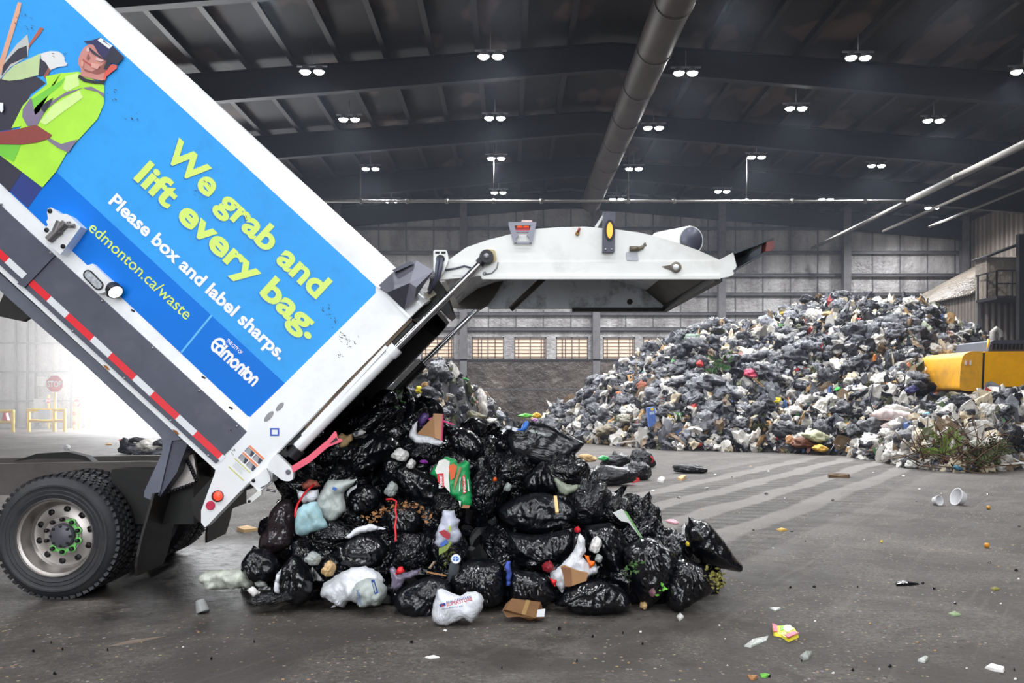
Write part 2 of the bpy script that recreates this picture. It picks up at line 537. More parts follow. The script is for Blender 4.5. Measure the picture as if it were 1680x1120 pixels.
FLOOR_M = floor_mat()
def roof_patches(m):
    t = NT(m); b = t.n['Principled BSDF']; tc = t.add('ShaderNodeTexCoord').outputs['Object']
    old = b.inputs['Base Color'].links[0].from_socket
    v = t.mapping(tc, (0.62, 0.3, 1)); n = t.noise(v, 1.0, 2, .4)
    t.link(t.mix(t.ramp(n, [(0.58, (0, 0, 0)), (0.64, (0.75,) * 3)]), old, lin((88, 72, 66))), b.inputs['Base Color'])
WALL_M = wall_mat('wall_insulation', (172, 169, 168), (112, 108, 107))
RWALL_M = wall_mat('corrugated_wall', (136, 126, 116), (104, 94, 86), corr=14)
LEAN_M = wall_mat('corrugated_roofing', (150, 140, 128), (122, 112, 100), corr=0)
PUSH_M = wall_mat('steel_push_wall', (78, 69, 62), (46, 38, 33), stain=1.0, sz=0.9)
DOORWALL_M = wall_mat('pale_wall', (190, 184, 178), (120, 114, 110))
GIRT_M = M('girt_steel', (86, 85, 88), 0.5, 0.3, grime=0.5)
COLUMN_M = M('column_steel', (104, 102, 104), 0.55, 0.2, grime=0.5)
ROOF_M = M('roof_insulation', (31, 29, 31), 0.75, var=0.4, scale=0.5, grime=0.7, grime_rgb=(17, 16, 17), gscale=0.4)
roof_patches(ROOF_M)
RAFTER_M = M('rafter_steel', (24, 24, 32), 0.6, 0.2)
PURLIN_M = M('purlin_steel', (34, 32, 34), 0.6, 0.2)
PANE_M = M('translucent_panel', (226, 196, 172), 0.6, var=0.06, scale=1.5, emis=0.42)
BAR_M = M('window_bar', (52, 48, 46), 0.6)
FRAME_M = M('window_frame', (92, 88, 86), 0.6)
GROUND_M = M('outdoor_ground', (205, 205, 205), 0.8)
PIPE_M = M('pale_pipe', (112, 108, 102), 0.65, 0.0, grime=0.4)
DUCT_M = M('duct_metal', (66, 57, 51), 0.5, 0.25, var=0.3, scale=0.8, grime=0.5, gscale=1.2)
LAMP_M = M('lamp_housing', (150, 150, 155), 0.4, 0.6)
LENS_M = M('lamp_lens', (255, 255, 255), 0.3, var=0.0, emis=60.0)
YELLOW_M = M('yellow_paint', (238, 196, 30), 0.4, grime=0.25, grime_rgb=(120, 96, 40))
SIGNRED_M = M('sign_red', (214, 40, 60), 0.45)
SIGNWHITE_M = M('sign_white', (240, 240, 240), 0.45, var=0.03)
DARKSTEEL_M = M('dark_steel', (48, 46, 48), 0.5, 0.4, grime=0.4)

# ---------------------------------------------------------------- the hall
def struct(name, bm, mats, parent=None, **kw):
    o = obj(name, bm, mats, parent, **kw)
    if parent is None: o['kind'] = 'structure'
    return o

YB = 52.0                       # back wall
XL, XR = -26.5, 28.0            # side walls
RIDGE_X, RIDGE_Z, SL = 3.5, 14.4, 0.075
def roof_z(x): return RIDGE_Z - abs(x - RIDGE_X) * SL

bm = B(); add_box(bm, (-34, -16, -0.3), (XR + 1, 44.2, 0)); add_box(bm, (-11.4, 44.2, -0.3), (XR + 1, YB + 0.5, 0)); struct('floor', bm, FLOOR_M)
bm = B(); add_box(bm, (-120, 44.2, -0.35), (-11.4, 160, -0.02)); add_box(bm, (-11.4, YB + 0.5, -0.35), (60, 160, -0.02)); add_box(bm, (-80, -60, -0.35), (60, -16.0, -0.02)); struct('ground', bm, GROUND_M)
# ceiling: two slopes of thin deck
bm = B()
for x0, x1, y1 in ((-36, -11.4, 44.3), (-11.4, RIDGE_X, YB + .4), (RIDGE_X, XR + 0.3, YB + .4)):
    a = [(x0, -14.5, roof_z(x0)), (x1, -14.5, roof_z(x1)), (x1, y1, roof_z(x1)), (x0, y1, roof_z(x0))]
    lo = [bm.verts.new(p) for p in a]; hi = [bm.verts.new((p[0], p[1], p[2] + 0.25)) for p in a]
    bm.faces.new(lo); bm.faces.new(hi[::-1])
    for i in range(4): bm.faces.new((lo[i], hi[i], hi[(i + 1) % 4], lo[(i + 1) % 4]))
ceil = struct('ceiling', bm, ROOF_M)
x = XL + 1.0
while x < XR:
    if abs(x - RIDGE_X) > 0.3:
        bm = B(); z = roof_z(x)
        ye = YB if x > -11.4 else 44.1; add_box(bm, (x - 0.05, -14, z - 0.24), (x + 0.05, ye, z - 0.005)); add_box(bm, (x + 0.05, -14, z - 0.24), (x + 0.14, ye, z - 0.215))
        struct('purlin', bm, PURLIN_M, ceil)
    x += 1.62
XJ0 = -11.2
for k in range(8):
    y = YB - 0.3 - 7.2 * k
    bm = B()
    for x0, x1 in ((XL - 4 if y < 44 else XJ0, RIDGE_X), (RIDGE_X, XR)):
        d0 = 0.95 if x0 == RIDGE_X else 1.15; d1 = 0.95 if x1 == RIDGE_X else 1.15
        for (ya, yb, top) in ((-0.02, 0.02, 0.25), ):
            q = [(x0, roof_z(x0) - .25), (x1, roof_z(x1) - .25), (x1, roof_z(x1) - .25 - d1), (x0, roof_z(x0) - .25 - d0)]
            va = [bm.verts.new((p[0], y + ya, p[1])) for p in q]; vb = [bm.verts.new((p[0], y + yb, p[1])) for p in q]
            bm.faces.new(va[::-1]); bm.faces.new(vb)
            for i in range(4): bm.faces.new((va[i], va[(i + 1) % 4], vb[(i + 1) % 4], vb[i]))
        add_bar(bm, (x0, y, roof_z(x0) - .25 - d0), (x1, y, roof_z(x1) - .25 - d1), 0.3, 0.03)
        add_bar(bm, (x0, y, roof_z(x0) - .27), (x1, y, roof_z(x1) - .27), 0.3, 0.03)
    struct('roof_beam_%d' % (k + 1), bm, RAFTER_M)

# back wall: pale sheets above, windows between, steel push wall below
def wz(y): return CZ - (y - VY) / F * YB
ZW0, ZW1 = wz(589), wz(552.5)
XJ = -11.5                      # behind the truck the wall steps forward
wins = [(624, 677), (691, 744.5), (774, 827), (843.5, 896.5), (912, 965), (989, 1042), (1055, 1105), (1119, 1172), (1192, 1245), (1261, 1314)]
bm = B()
def wx(px): return (px - VX) / F * YB
add_box(bm, (XJ, YB, ZW1), (XR, YB + 0.25, 16))
add_box(bm, (XJ, YB, 0), (XR, YB + 0.25, ZW0))
edges_ = [XJ] + [wx(v) for p in wins for v in p] + [XR]
for i in range(0, len(edges_), 2): add_box(bm, (edges_[i], YB, ZW0), (edges_[i + 1], YB + 0.25, ZW1))
wb = struct('wall_back', bm, WALL_M)
# vertical laps of the insulation facing
px = 575
while px < 1590:
    bm = B(); add_box(bm, (wx(px) - 0.03, YB - 0.035, ZW1 + 0.35), (wx(px) + 0.03, YB - 0.001, roof_z(wx(px)) - 0.4)); struct('seam', bm, GIRT_M, wb)
    px += 44.5 + (px % 3)
for n, y in enumerate((340, 374, 413, 450, 481, 513, 538)):
    bm = B(); z = wz(y)
    add_box(bm, (XJ, YB - 0.22, z - 0.02), (XR, YB - 0.001, z + 0.03)); add_box(bm, (XJ, YB - 0.22, z - 0.16), (XR, YB - 0.19, z + 0.0))
    struct('girt', bm, GIRT_M, wb)
for n, px in enumerate((556, 761, 977, 1181, 1384, 1576)):
    bm = B(); xx = wx(px)
    add_box(bm, (xx - 0.22, YB - 0.62, 0), (xx + 0.22, YB - 0.58, 13.6)); add_box(bm, (xx - 0.22, YB - 0.27, 0), (xx + 0.22, YB - 0.23, 13.6)); add_box(bm, (xx - 0.03, YB - 0.6, 0), (xx + 0.03, YB - 0.25, 13.6))
    struct('trim_%d' % (n + 20), bm, COLUMN_M)
for n, (a, b_) in enumerate(wins):
    x0, x1 = wx(a), wx(b_)
    bm = B(); add_box(bm, (x0, YB + 0.1, ZW0), (x1, YB + 0.13, ZW1))
    wo = struct('window_%d' % (n + 1), bm, PANE_M)
    bm = B()
    for q in ((x0, x0 + .07, ZW0, ZW1), (x1 - .07, x1, ZW0, ZW1), (x0, x1, ZW0, ZW0 + .07), (x0, x1, ZW1 - .09, ZW1), ((x0 + x1) / 2 - .03, (x0 + x1) / 2 + .03, ZW0, ZW1)):
        add_box(bm, (q[0], YB + 0.02, q[2]), (q[1], YB + 0.1, q[3]))
    struct('window_frame', bm, FRAME_M, wo)
    bm = B()
    for k in range(6):
        z = ZW0 + (ZW1 - ZW0) * (k + 0.7) / 6.3
        add_box(bm, (x0, YB + 0.05, z - 0.018), (x1, YB + 0.075, z + 0.018))
    for fx in ((0.14, 0.84, 0.93) if n % 2 else (0.2, 0.3, 0.72)):
        xx = x0 + (x1 - x0) * fx
        add_box(bm, (xx - .025, YB + 0.03, ZW0), (xx + .025, YB + 0.06, ZW1))
    struct('window_bars', bm, BAR_M, wo)
# push wall of steel plates with a capping ledge
bm = B()
add_box(bm, (XJ, YB - 0.55, 0), (XR, YB - 0.2, ZW0 - 0.12))
pw = struct('wall_back_lower', bm, PUSH_M)
bm = B(); add_box(bm, (XJ, YB - 0.62, ZW0 - 0.12), (XR, YB - 0.02, ZW0 - 0.02)); struct('ledge', bm, DARKSTEEL_M, pw)
bm = B(); add_box(bm, (XJ, YB - 0.575, 2.05), (XR, YB - 0.55, 2.10)); struct('weld_strip', bm, GIRT_M, pw)
# side walls
bm = B(); add_box(bm, (XR, -14.5, 0), (XR + 0.25, YB + 0.3, 13)); struct('wall_right', bm, RWALL_M)
bm = B(); add_box(bm, (XL - 0.3, -14.5, 0), (XL, 36, 13)); struct('wall_left', bm, DOORWALL_M)
# forward-stepped wall with the open truck door, far left
YD = 44.0
DX0 = (139 - VX) / F * YD; DX1 = DX0 + 9.0; DZ = 7.5
bm = B()
add_box(bm, (-36, YD, 0), (DX0, YD + 0.25, 14)); add_box(bm, (DX0, YD, DZ), (DX1, YD + 0.25, 14)); add_box(bm, (DX1, YD, 0), (XJ + .2, YD + 0.25, 14)); add_box(bm, (XJ, YD + .25, 0), (XJ + 0.2, YB, 14))
wd = struct('wall_back_left', bm, DOORWALL_M)
for z in (1.4, 2.9, 4.4, 5.9, 7.4, 9):
    bm = B(); add_box(bm, (-36, YD - 0.2, z - 0.03), (DX0, YD - 0.001, z + 0.03)); struct('girt', bm, GIRT_M, wd)
for px in (27, 46, 60, 118):
    bm = B(); xx = (px - VX) / F * YD; add_box(bm, (xx - 0.035, YD - 0.12, 0), (xx + 0.035, YD - 0.001, 9.5)); struct('seam', bm, GIRT_M, wd)
bm = B(); xx = DX0; add_box(bm, (xx - 0.22, YD - 0.25, 0), (xx, YD - 0.002, DZ)); add_box(bm, (xx - 0.22, YD - 0.25, DZ), (DX1 + .22, YD - 0.002, DZ + .22)); add_box(bm, (DX1, YD - 0.25, 0), (DX1 + .22, YD - 0.002, DZ)); struct('trim_1', bm, COLUMN_M)
# wall behind the photographer with the tipping door
bm = B(); add_box(bm, (XL, -14.6, 0), (-11, -14.3, 14)); add_box(bm, (5, -14.6, 0), (XR, -14.3, 14)); add_box(bm, (-11, -14.6, 10), (5, -14.3, 14.6)); struct('wall_front', bm, DOORWALL_M)

# corrugated lean-to on the right wall
LX, LY, LZ0, LZ1 = 23.4, 42.4, 7.0, 9.45
bm = B()
n = 48
rows = []
for i in range(n * 4 + 1):
    y = LY + (YB - .7 - LY) * i / (n * 4); h = 0.035 * math.sin(i * PI / 2)
    rows.append([bm.verts.new((LX - 0.35, y, LZ0 - .18 + h)), bm.verts.new((XR - .01, y, LZ1 + h)), bm.verts.new((XR - .01, y, LZ1 + h - 0.06)), bm.verts.new((LX - 0.35, y, LZ0 - .24 + h))])
for a, c in zip(rows, rows[1:]):
    for i in range(4): bm.faces.new((a[i], a[(i + 1) % 4], c[(i + 1) % 4], c[i]))
lean = thing('transfer_booth', 'corrugated lean-to with a sloping roof against the side wall behind the big heap', 'shed', (LX, LY, 0))
obj('roof', bm, LEAN_M, lean)
bm = B(); add_box(bm, (LX, LY + 0.05, 0), (LX + 0.12, YB - .7, LZ0 - 0.12))
q = [(LX, 0), (XR - .02, 0), (XR - .02, LZ1 - .1), (LX, LZ0 - .14)]
va = [bm.verts.new((p[0], LY + .05, p[1])) for p in q]; vb = [bm.verts.new((p[0], LY + 0.17, p[1])) for p in q]
bm.faces.new(va); bm.faces.new(vb[::-1])
for i in range(4): bm.faces.new((va[i], vb[i], vb[(i + 1) % 4], va[(i + 1) % 4]))
obj('cladding', bm, wall_mat('booth_cladding', (128, 118, 110), (98, 90, 84), corr=20), lean)
bm = B(); add_box(bm, (LX - .05, LY - .02, 0), (LX + .1, LY + .1, LZ0 - .15)); obj('corner_post', bm, COLUMN_M, lean)
# catwalk in front of it
cw = thing('access_platform', 'dark steel catwalk with railing and posts beside the corrugated booth', 'platform', (23.6, 40.5, 0))
X0 = (1622 - VX) / F * 40.5
bm = B(); add_box(bm, (X0, 39.8, 6.2), (X0 + 4.4, 41.6, 6.35)); obj('deck', bm, DARKSTEEL_M, cw)
bm = B()
for k in range(7): add_box(bm, (X0 + k * 0.72 - .03, 39.8, 6.35), (X0 + k * .72 + .03, 39.86, 7.55))
for z in (6.9, 7.52): add_box(bm, (X0, 39.8, z), (X0 + 4.4, 39.86, z + .06))
for k in range(3): add_box(bm, (X0 - .03, 39.8 + k * .8, 6.35), (X0 + .03, 39.86 + k * .8, 7.55))
add_box(bm, (X0 - .03, 39.8, 7.5), (X0 + .03, 41.6, 7.56))
obj('railing', bm, DARKSTEEL_M, cw)
for px in (1672,):
    xx = (px - VX) / F * 39.7
    bm = B(); add_box(bm, (xx - .12, 39.5, 0), (xx + .12, 39.75, 9.2)); obj('post', bm, DARKSTEEL_M, cw)
bm = B(); add_bar(bm, (X0 + 1.0, 39.9, 6.2), (X0 + 2.3, 39.9, 4.9), 0.12, 0.12)
for z in (3.6, 4.6): add_box(bm, (X0 + .9, 39.7, z), (X0 + 2.4, 39.85, z + .1))
obj('brace', bm, DARKSTEEL_M, cw)
bm = B(); add_box(bm, (X0 + .3, 41.2, 6.35), (X0 + 4.4, 42.2, 8.4)); obj('booth_cabin', bm, LEAN_M, cw)
bm = B(); q = [(X0 + .1, 8.4), (X0 + 4.4, 10.0), (X0 + 4.4, 9.9), (X0 + .1, 8.3)]
va = [bm.verts.new((p[0], 40.8, p[1])) for p in q]; vb = [bm.verts.new((p[0], 42.3, p[1])) for p in q]
bm.faces.new(va); bm.faces.new(vb[::-1])
for i in range(4): bm.faces.new((va[i], vb[i], vb[(i + 1) % 4], va[(i + 1) % 4]))
obj('canopy', bm, PURLIN_M, cw)

# ---------------------------------------------------------------- ceiling services
duct = thing('ventilation_duct', 'long round brown metal ventilation duct under the roof ridge', 'duct', (4.37, 20, 12.2))
bm = B(); add_tube(bm, [(4.37, -8, 12.2), (4.37, 46.2, 12.2)], 0.53, 28); obj('pipe_shell', bm, DUCT_M, duct, smooth=True, auto=0.6)
y = 4.0
while y < 46:
    bm = B(); add_lathe(bm, (4.37, y, 12.2), [(0.53, -.05), (0.56, -.04), (0.56, .04), (0.53, .05)], (0, 1, 0), 28); obj('collar', bm, DUCT_M, duct, smooth=True)
    y += 3.1
PY = 38.0; PX = (1490 - VX) / F * PY; PZ = CZ + (VY - 330) / F * PY
sp = thing('sprinkler_pipe', 'long pale level pipe hanging across the hall below the lamps', 'pipe', (PX, PY, PZ))
bm = B(); add_tube(bm, [((300 - VX) / F * PY, PY, PZ), (PX, PY, PZ)], 0.062, 10); obj('cross_main', bm, PIPE_M, sp)
for px in (592, 668, 733, 810, 888, 1031, 1106, 1225, 1300, 1420):
    xx = (px - VX) / F * PY
    bm = B(); add_tube(bm, [(xx, PY, PZ - .1), (xx, PY, PZ + .1)], 0.085, 8)
    if px in (592, 810, 1031, 1225): add_tube(bm, [(xx, PY, PZ), (xx, PY, roof_z(xx) - 1.2)], 0.016, 6)
    obj('hanger', bm, PIPE_M, sp)
pm = thing('water_main_pipe', 'thick pale pipe running along the hall to the back wall above the booth', 'pipe', (PX, PY, PZ))
bm = B(); add_tube(bm, [(PX, 8, PZ), (PX, PY, PZ)], 0.14, 12); obj('near_run', bm, PIPE_M, pm, smooth=True)
bm = B(); add_tube(bm, [(PX, PY, PZ), (PX, 50, PZ)], 0.1, 12); obj('far_run', bm, PIPE_M, pm, smooth=True)
for y in (16, 22, 28, 34):
    bm = B(); add_tube(bm, [(PX, y - .12, PZ), (PX, y + .12, PZ)], 0.165, 12); obj('coupling', bm, PIPE_M, pm, smooth=True)
bm = B(); add_tube(bm, [(20.0, 12, 10.5), (20.0, 45.5, 10.5)], 0.07, 10)
tag(obj('conduit_pipe', bm, M('dull_pipe', (120, 114, 108), 0.5, 0.2)), 'thin dull pipe parallel to the thick pale pipe, on its wall side', 'pipe')
bm = B(); add_tube(bm, [(24.0, 20, 11.35), (24.0, 48.6, 11.35)], 0.07, 10)
tag(obj('drain_pipe', bm, PIPE_M), 'thin pale pipe high on the corrugated side wall', 'pipe')

# lamps: pairs of round LED heads on short bars
LZ = 12.3
lamps = [(512, 118), (573, 196), (608, 277), (642, 330), (805, 93), (812, 194), (814, 260), (818, 316), (1125, 120), (1072, 210), (1040, 277), (1012, 327),
         (1408, 95), (1306, 178), (1241, 258), (1185, 314), (1532, 198), (1438, 272), (1355, 327), (1679, 118), (1529, 341), (1203, -9), (428, -14), (812, -30), (1560, -30)]
names = {0: 'twin ceiling lamp right above the truck body, third nearest of its row', 1: 'twin ceiling lamp second along the row nearest the truck', 2: 'twin ceiling lamp third along the row nearest the truck, beside a hanger rod',
         3: 'twin ceiling lamp just above the level pipe beside the truck roof', 4: 'bright twin ceiling lamp nearest in the row above the tailgate bracket', 5: 'twin ceiling lamp second in the row above the tailgate bracket',
         6: 'twin ceiling lamp third in the row above the tailgate bracket, on a pale bar', 7: 'small twin ceiling lamp just over the level pipe above the tailgate bracket', 8: 'bright twin ceiling lamp beside the thick part of the ventilation duct',
         9: 'twin ceiling lamp second along the ventilation duct', 10: 'twin ceiling lamp third along the ventilation duct', 11: 'small twin ceiling lamp at the far end of the ventilation duct',
         12: 'large bright twin ceiling lamp high over the big heap', 13: 'twin ceiling lamp second in the row over the heap', 14: 'twin ceiling lamp above the black chute arm, next to a hanger rod', 15: 'small twin ceiling lamp just above the level pipe over the chute arm',
         16: 'bright twin ceiling lamp nearest in the row before the side wall', 17: 'twin ceiling lamp second in the row before the side wall', 18: 'small twin ceiling lamp over the joint of the level and thick pipes', 19: 'ceiling lamp cut by the frame edge above the thick pipe',
         20: 'lone far ceiling lamp below the thick pipe near the corner', 21: 'ceiling lamp at the top frame edge beside the duct', 22: 'ceiling lamp at the top frame edge above the truck', 23: 'ceiling lamp above the frame over the tailgate', 24: 'ceiling lamp above the frame over the excavator'}
def make_lamp():
    root = thing('ceiling_lamp', None, 'lamp')
    bm = B(); add_box(bm, (-0.5, -.03, 0.17), (0.5, .03, 0.22)); add_tube(bm, [(0, 0, .2), (0, 0, 0.75)], 0.015, 6); obj('crossbar', bm, LAMP_M, root)
    for s in (-1, 1):
        bm = B(); add_lathe(bm, (s * 0.225, 0, 0), [(0, 0.19), (0.1, 0.18), (0.12, 0.1), (0.185, 0.06), (0.195, 0.0), (0.175, 0.0), (0.165, 0.02), (0, 0.02)], (0, 0, 1), 20)
        h = obj('lamp_head', bm, LAMP_M, root, smooth=True, auto=0.7)
        bm = B(); add_lathe(bm, (s * 0.225, 0, 0), [(0.165, 0.015), (0.15, -0.03), (0.1, -.065), (0, -.085)], (0, 0, 1), 20)
        obj('lens', bm, LENS_M, h, smooth=True)
    return root
def copy_tree(o, parent=None):
    c = o.copy(); COL.objects.link(c)
    if parent is not None: c.parent = parent
    for ch in list(o.children):
        if ch.type == 'LIGHT': continue
        copy_tree(ch, c)
    return c
def spot(loc, e, size=2.7, blend=0.6):
    d = bpy.data.lights.new('lamp_light', 'SPOT'); d.energy = e; d.spot_size = size; d.spot_blend = blend; d.shadow_soft_size = 0.3
    d.color = (0.95, 0.97, 1.0)
    o = bpy.data.objects.new('lamp_light', d); COL.objects.link(o); o.location = loc
    return o
lamp0 = make_lamp()
for i, (px, py) in enumerate(lamps):
    o = lamp0 if i == 0 else copy_tree(lamp0)
    Yl = (LZ - CZ) * F / (VY - py)
    p = P(px, py, Yl); o.location = p; o['label'] = names[i]; o['category'] = 'lamp'
    spot(p + Vector((0, 0, -0.16)), LAMP_E if Yl > 33 else (LAMP_E + LAMP_NEAR_E) / 2)
# the lamp grid goes on over and behind the photographer
for xx in (-14, -7.5, -1, 5.2, 11.2):
    for yy in (12, 5.5, -1, -7.5):
        spot((xx, yy, 12.2), LAMP_NEAR_E)
# thin haze volume added beyond the truck to give the lamps halos
HZ_D = 0.0009
hm = bpy.data.materials.new('haze'); hm.use_nodes = True
hn = hm.node_tree.nodes; hn.remove(hn['Principled BSDF'])
vs_ = hn.new('ShaderNodeVolumeScatter'); vs_.inputs['Color'].default_value = (0.74, 0.82, 1.0, 1); vs_.inputs['Density'].default_value = HZ_D; vs_.inputs['Anisotropy'].default_value = 0.35
hm.node_tree.links.new(vs_.outputs[0], hn['Material Output'].inputs['Volume'])
bm = B(); add_box(bm, (-40, 10.0, 0.02), (XR - .1, 43.6, 13.9))
o = obj('haze', bm, hm); tag(o, 'thin haze added in the hall to give the lamps halos', 'haze', kind='stuff')
hm2 = hm.copy(); hm2.name = 'door_glow_haze'  # denser haze added to brighten and wash out the doorway
for nd in hm2.node_tree.nodes:
    if nd.type == 'VOLUME_SCATTER': nd.inputs['Density'].default_value = 0.03; nd.inputs['Color'].default_value = (1, .97, .95, 1)
bm = B(); add_box(bm, (-33.8, 33.0, 0.02), (-12.0, 43.55, 9.5))
o = obj('haze', bm, hm2); tag(o, 'denser haze added in front of the open door to whiten it', 'haze', kind='stuff')
# ---------------------------------------------------------------- the garbage truck (near side plane at depth T0, far side at T1)
T0, T1 = 6.6, 8.89
WHITE_M = M('truck_white', (236, 238, 240), 0.28, coat=0.35, var=0.02, grime=0.16, grime_rgb=(120, 112, 100), gscale=2.0)
WHITE2_M = M('tailgate_white', (228, 229, 226), 0.35, coat=0.2, var=0.03, grime=0.35, grime_rgb=(120, 110, 92), gscale=1.7)
BLUE_M = M('panel_sky_blue', (52, 163, 242), 0.45, spec=0.25, var=0.05, scale=1.2, grime=0.12, grime_rgb=(20, 90, 150), gscale=7)
DBLUE_M = M('panel_deep_blue', (0, 118, 222), 0.45, spec=0.2, var=0.04, scale=1.5)
LIME_M = M('lettering_lime', (214, 240, 110), 0.45, var=0.02)
LSHADE_M = M('lettering_edge_blue', (0, 128, 214), 0.45, var=0.02)
LWHITE_M = M('lettering_white', (246, 248, 250), 0.45, var=0.02)
SKIRT_M = M('skirt_grey', (74, 76, 92), 0.45, var=0.12, grime=0.2, grime_rgb=(110, 108, 110))
RAIL_M = M('rail_grey', (104, 108, 122), 0.5, 0.2, var=0.1, grime=0.4, grime_rgb=(70, 66, 64))
RED_M = M('tape_red', (228, 28, 44), 0.35, var=0.04)
TAPEW_M = M('tape_white', (226, 228, 232), 0.3, var=0.03)
BLACK_M = M('black_grimy_steel', (18, 17, 17), 0.5, 0.2, var=0.4)
RUBBER_M = M('tyre_rubber', (44, 45, 50), 0.62, var=0.25, scale=9, bump=0.2, bscale=60, grime=0.4, grime_rgb=(78, 74, 70), gscale=5)
FLAP_M = M('mud_flap_rubber', (34, 31, 29), 0.5, var=0.35, grime=0.4, grime_rgb=(64, 54, 46))
RIM_M = M('wheel_rim_steel', (176, 170, 166), 0.35, 0.75, var=0.1, grime=0.3, grime_rgb=(90, 80, 72))
HUB_M = M('hub_grey', (96, 96, 104), 0.45, 0.4, grime=0.3)
DARK_M = M('dark_bolt', (40, 40, 44), 0.45, 0.5)
GREEN_M = M('nut_indicator_green', (122, 214, 110), 0.4)
CHROME_M = M('chrome_rod', (196, 198, 204), 0.12, 1.0, var=0.05)
STEEL_M = M('hood_steel', (122, 122, 134), 0.4, 0.35, var=0.1, grime=0.15)
INNER_M = M('scratched_inner_steel', (226, 234, 242), 0.4, 0.0, var=0.08, scale=4, grime=0.95, grime_rgb=(40, 36, 32), gscale=4.6)
BROWN_M = M('soiled_shaded_inner_steel', (66, 62, 54), 0.5, var=0.4, scale=5, grime=0.7, grime_rgb=(24, 22, 20))  # dirt on the hopper, also painted shade on the panel and bar inside
AMBER_M = M('amber_lens', (255, 158, 10), 0.25, var=0.02, emis=0.9)
ORANGE_M = M('orange_lamp', (255, 84, 24), 0.25, var=0.1, emis=0.7)
REDLIT_M = M('lit_tail_lamp', (255, 62, 40), 0.25, var=0.0, emis=1.6)
REDREF_M = M('red_reflector', (206, 44, 80), 0.25)
CLEARL_M = M('clear_lens', (176, 180, 186), 0.2, var=0.4, scale=40)
GLOWL_M = M('lit_work_lamp', (255, 255, 255), 0.2, var=0.0, emis=3.0)
RUST_M = M('rust', (150, 92, 40), 0.8, var=0.4)
FRAME2_M = M('dusty_chassis', (84, 78, 76), 0.75, var=0.2, grime=0.5)

truck = thing('garbage_truck', 'white garbage truck with raised body, blue advertising panel and open tailgate', 'garbage truck', (-3.6, 7.7, 0))
OX, OY = 352.0, 769.0
UX, UY = 0.7361, 0.6769
def uv(u, v):   # truck body frame (pixels at T0): u along the body to the rear, v towards the roof
    return (OX + u * UX + v * UY, OY + u * UY - v * UX)

# body shell
def shell_section(off):
    s = [(off, T0 + off / 210), (417 - off * .3, T0 + off / 210), (433 - off * .7, T0 + 0.03 + off / 210), (441 - off, T0 + 0.08 + off / 250), (445 - off, T0 + 0.15 + off / 250)]
    far = [(v, T0 + T1 - y) for v, y in s[::-1]]
    return s + far
bm = B()
so, si = shell_section(0), shell_section(8)
def sec(sect, u0, k):
    out = []
    for v, y in sect:
        u = u0 if k == 0 else 57 + 0.028 * v
        q = P(*uv(u, v), T0)
        out.append(bm.verts.new((q.x, y, q.z)))
    return out
o0, o1 = sec(so, -1450, 0), sec(so, 0, 1)
i0, i1 = sec(si, -1440, 0), sec(si, 0, 1)
n = len(so)
for a in range(n):
    b_ = (a + 1) % n
    f = bm.faces.new((o0[a], o0[b_], o1[b_], o1[a])); f.material_index = 0; f.smooth = 0 < a < n - 1 and a != n // 2 - 1 and False
    f = bm.faces.new((i0[a], i1[a], i1[b_], i0[b_])); f.material_index = 1
    f = bm.faces.new((o1[a], o1[b_], i1[b_], i1[a])); f.material_index = 0 if a < 4 else 1
bm.faces.new(o0[::-1]); f = bm.faces.new(i0); f.material_index = 1
for f in bm.faces: f.smooth = True
body = obj('truck_body', bm, [WHITE_M, BLACK_M], truck, smooth=True, auto=0.9)

# rear bolster with the tapering tail post
tail = [(616, 468), (673, 521), (566, 628), (454, 743), (449, 760), (447, 790), (437, 768), (407, 792), (342, 860), (336, 865), (330, 857), (330, 837), (352, 777), (354, 768), (405, 708), (410, 684), (466, 630), (616, 481)]
prism('rear_post', tail, T0 - 0.015, T0 + 0.12, WHITE_M, body, bevel=0.006)
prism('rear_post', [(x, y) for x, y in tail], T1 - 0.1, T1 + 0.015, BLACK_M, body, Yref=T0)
bm = B(); add_prism(bm, [(614, 466), (617, 464), (674, 519), (671, 523)], T0 - 0.05, T0); obj('edge_strip', bm, WHITE_M, body)
# advertising panel
prism('advert_panel', [(614, 467), (617.5, 472), (617.5, 479), (615, 483), (472, 633), (-500, -266), (-340, -411)], T0 - 0.004, T0 + 0.001, BLUE_M, body)
prism('advert_band', [(472, 633), (410, 684), (405, 681), (0, 300.5), (-600, -258), (-500, -266)], T0 - 0.0045, T0 + 0.001, DBLUE_M, body)
prism('divider_line', [(346, 516), (348.5, 518), (298.5, 579), (296, 577)], T0 - 0.0055, T0 - 0.004, M('line_pale_blue', (90, 190, 250), 0.4), body)
TX = T0 - 0.008
for s, a, b_, cap in (('We grab and', (267, 254), (519.5, 490), 40), ('lift every bag.', (219.5, 291.5), (508, 556.5), 40)):
    lettering('slogan_lettering', s, (a[0] - 2.2, a[1] + 1.6), (b_[0] - 2.2, b_[1] + 1.6), cap, TX + 0.0015, LSHADE_M, body, bold=0.034)
    lettering('slogan_lettering', s, a, b_, cap, TX, LIME_M, body, bold=0.034)
lettering('notice_lettering', 'Please box and label sharps.', (177.5, 332), (459, 591), 21.5, TX, LWHITE_M, body, bold=0.03)
lettering('web_lettering', 'edmonton.ca/waste', (144, 376), (305, 525), 19.5, TX, LIME_M, body, bold=0.004)
lettering('small_lettering', 'THE CITY OF', (370.5, 559), (394.5, 581.5), 6.2, TX, LWHITE_M, body, bold=0.02)
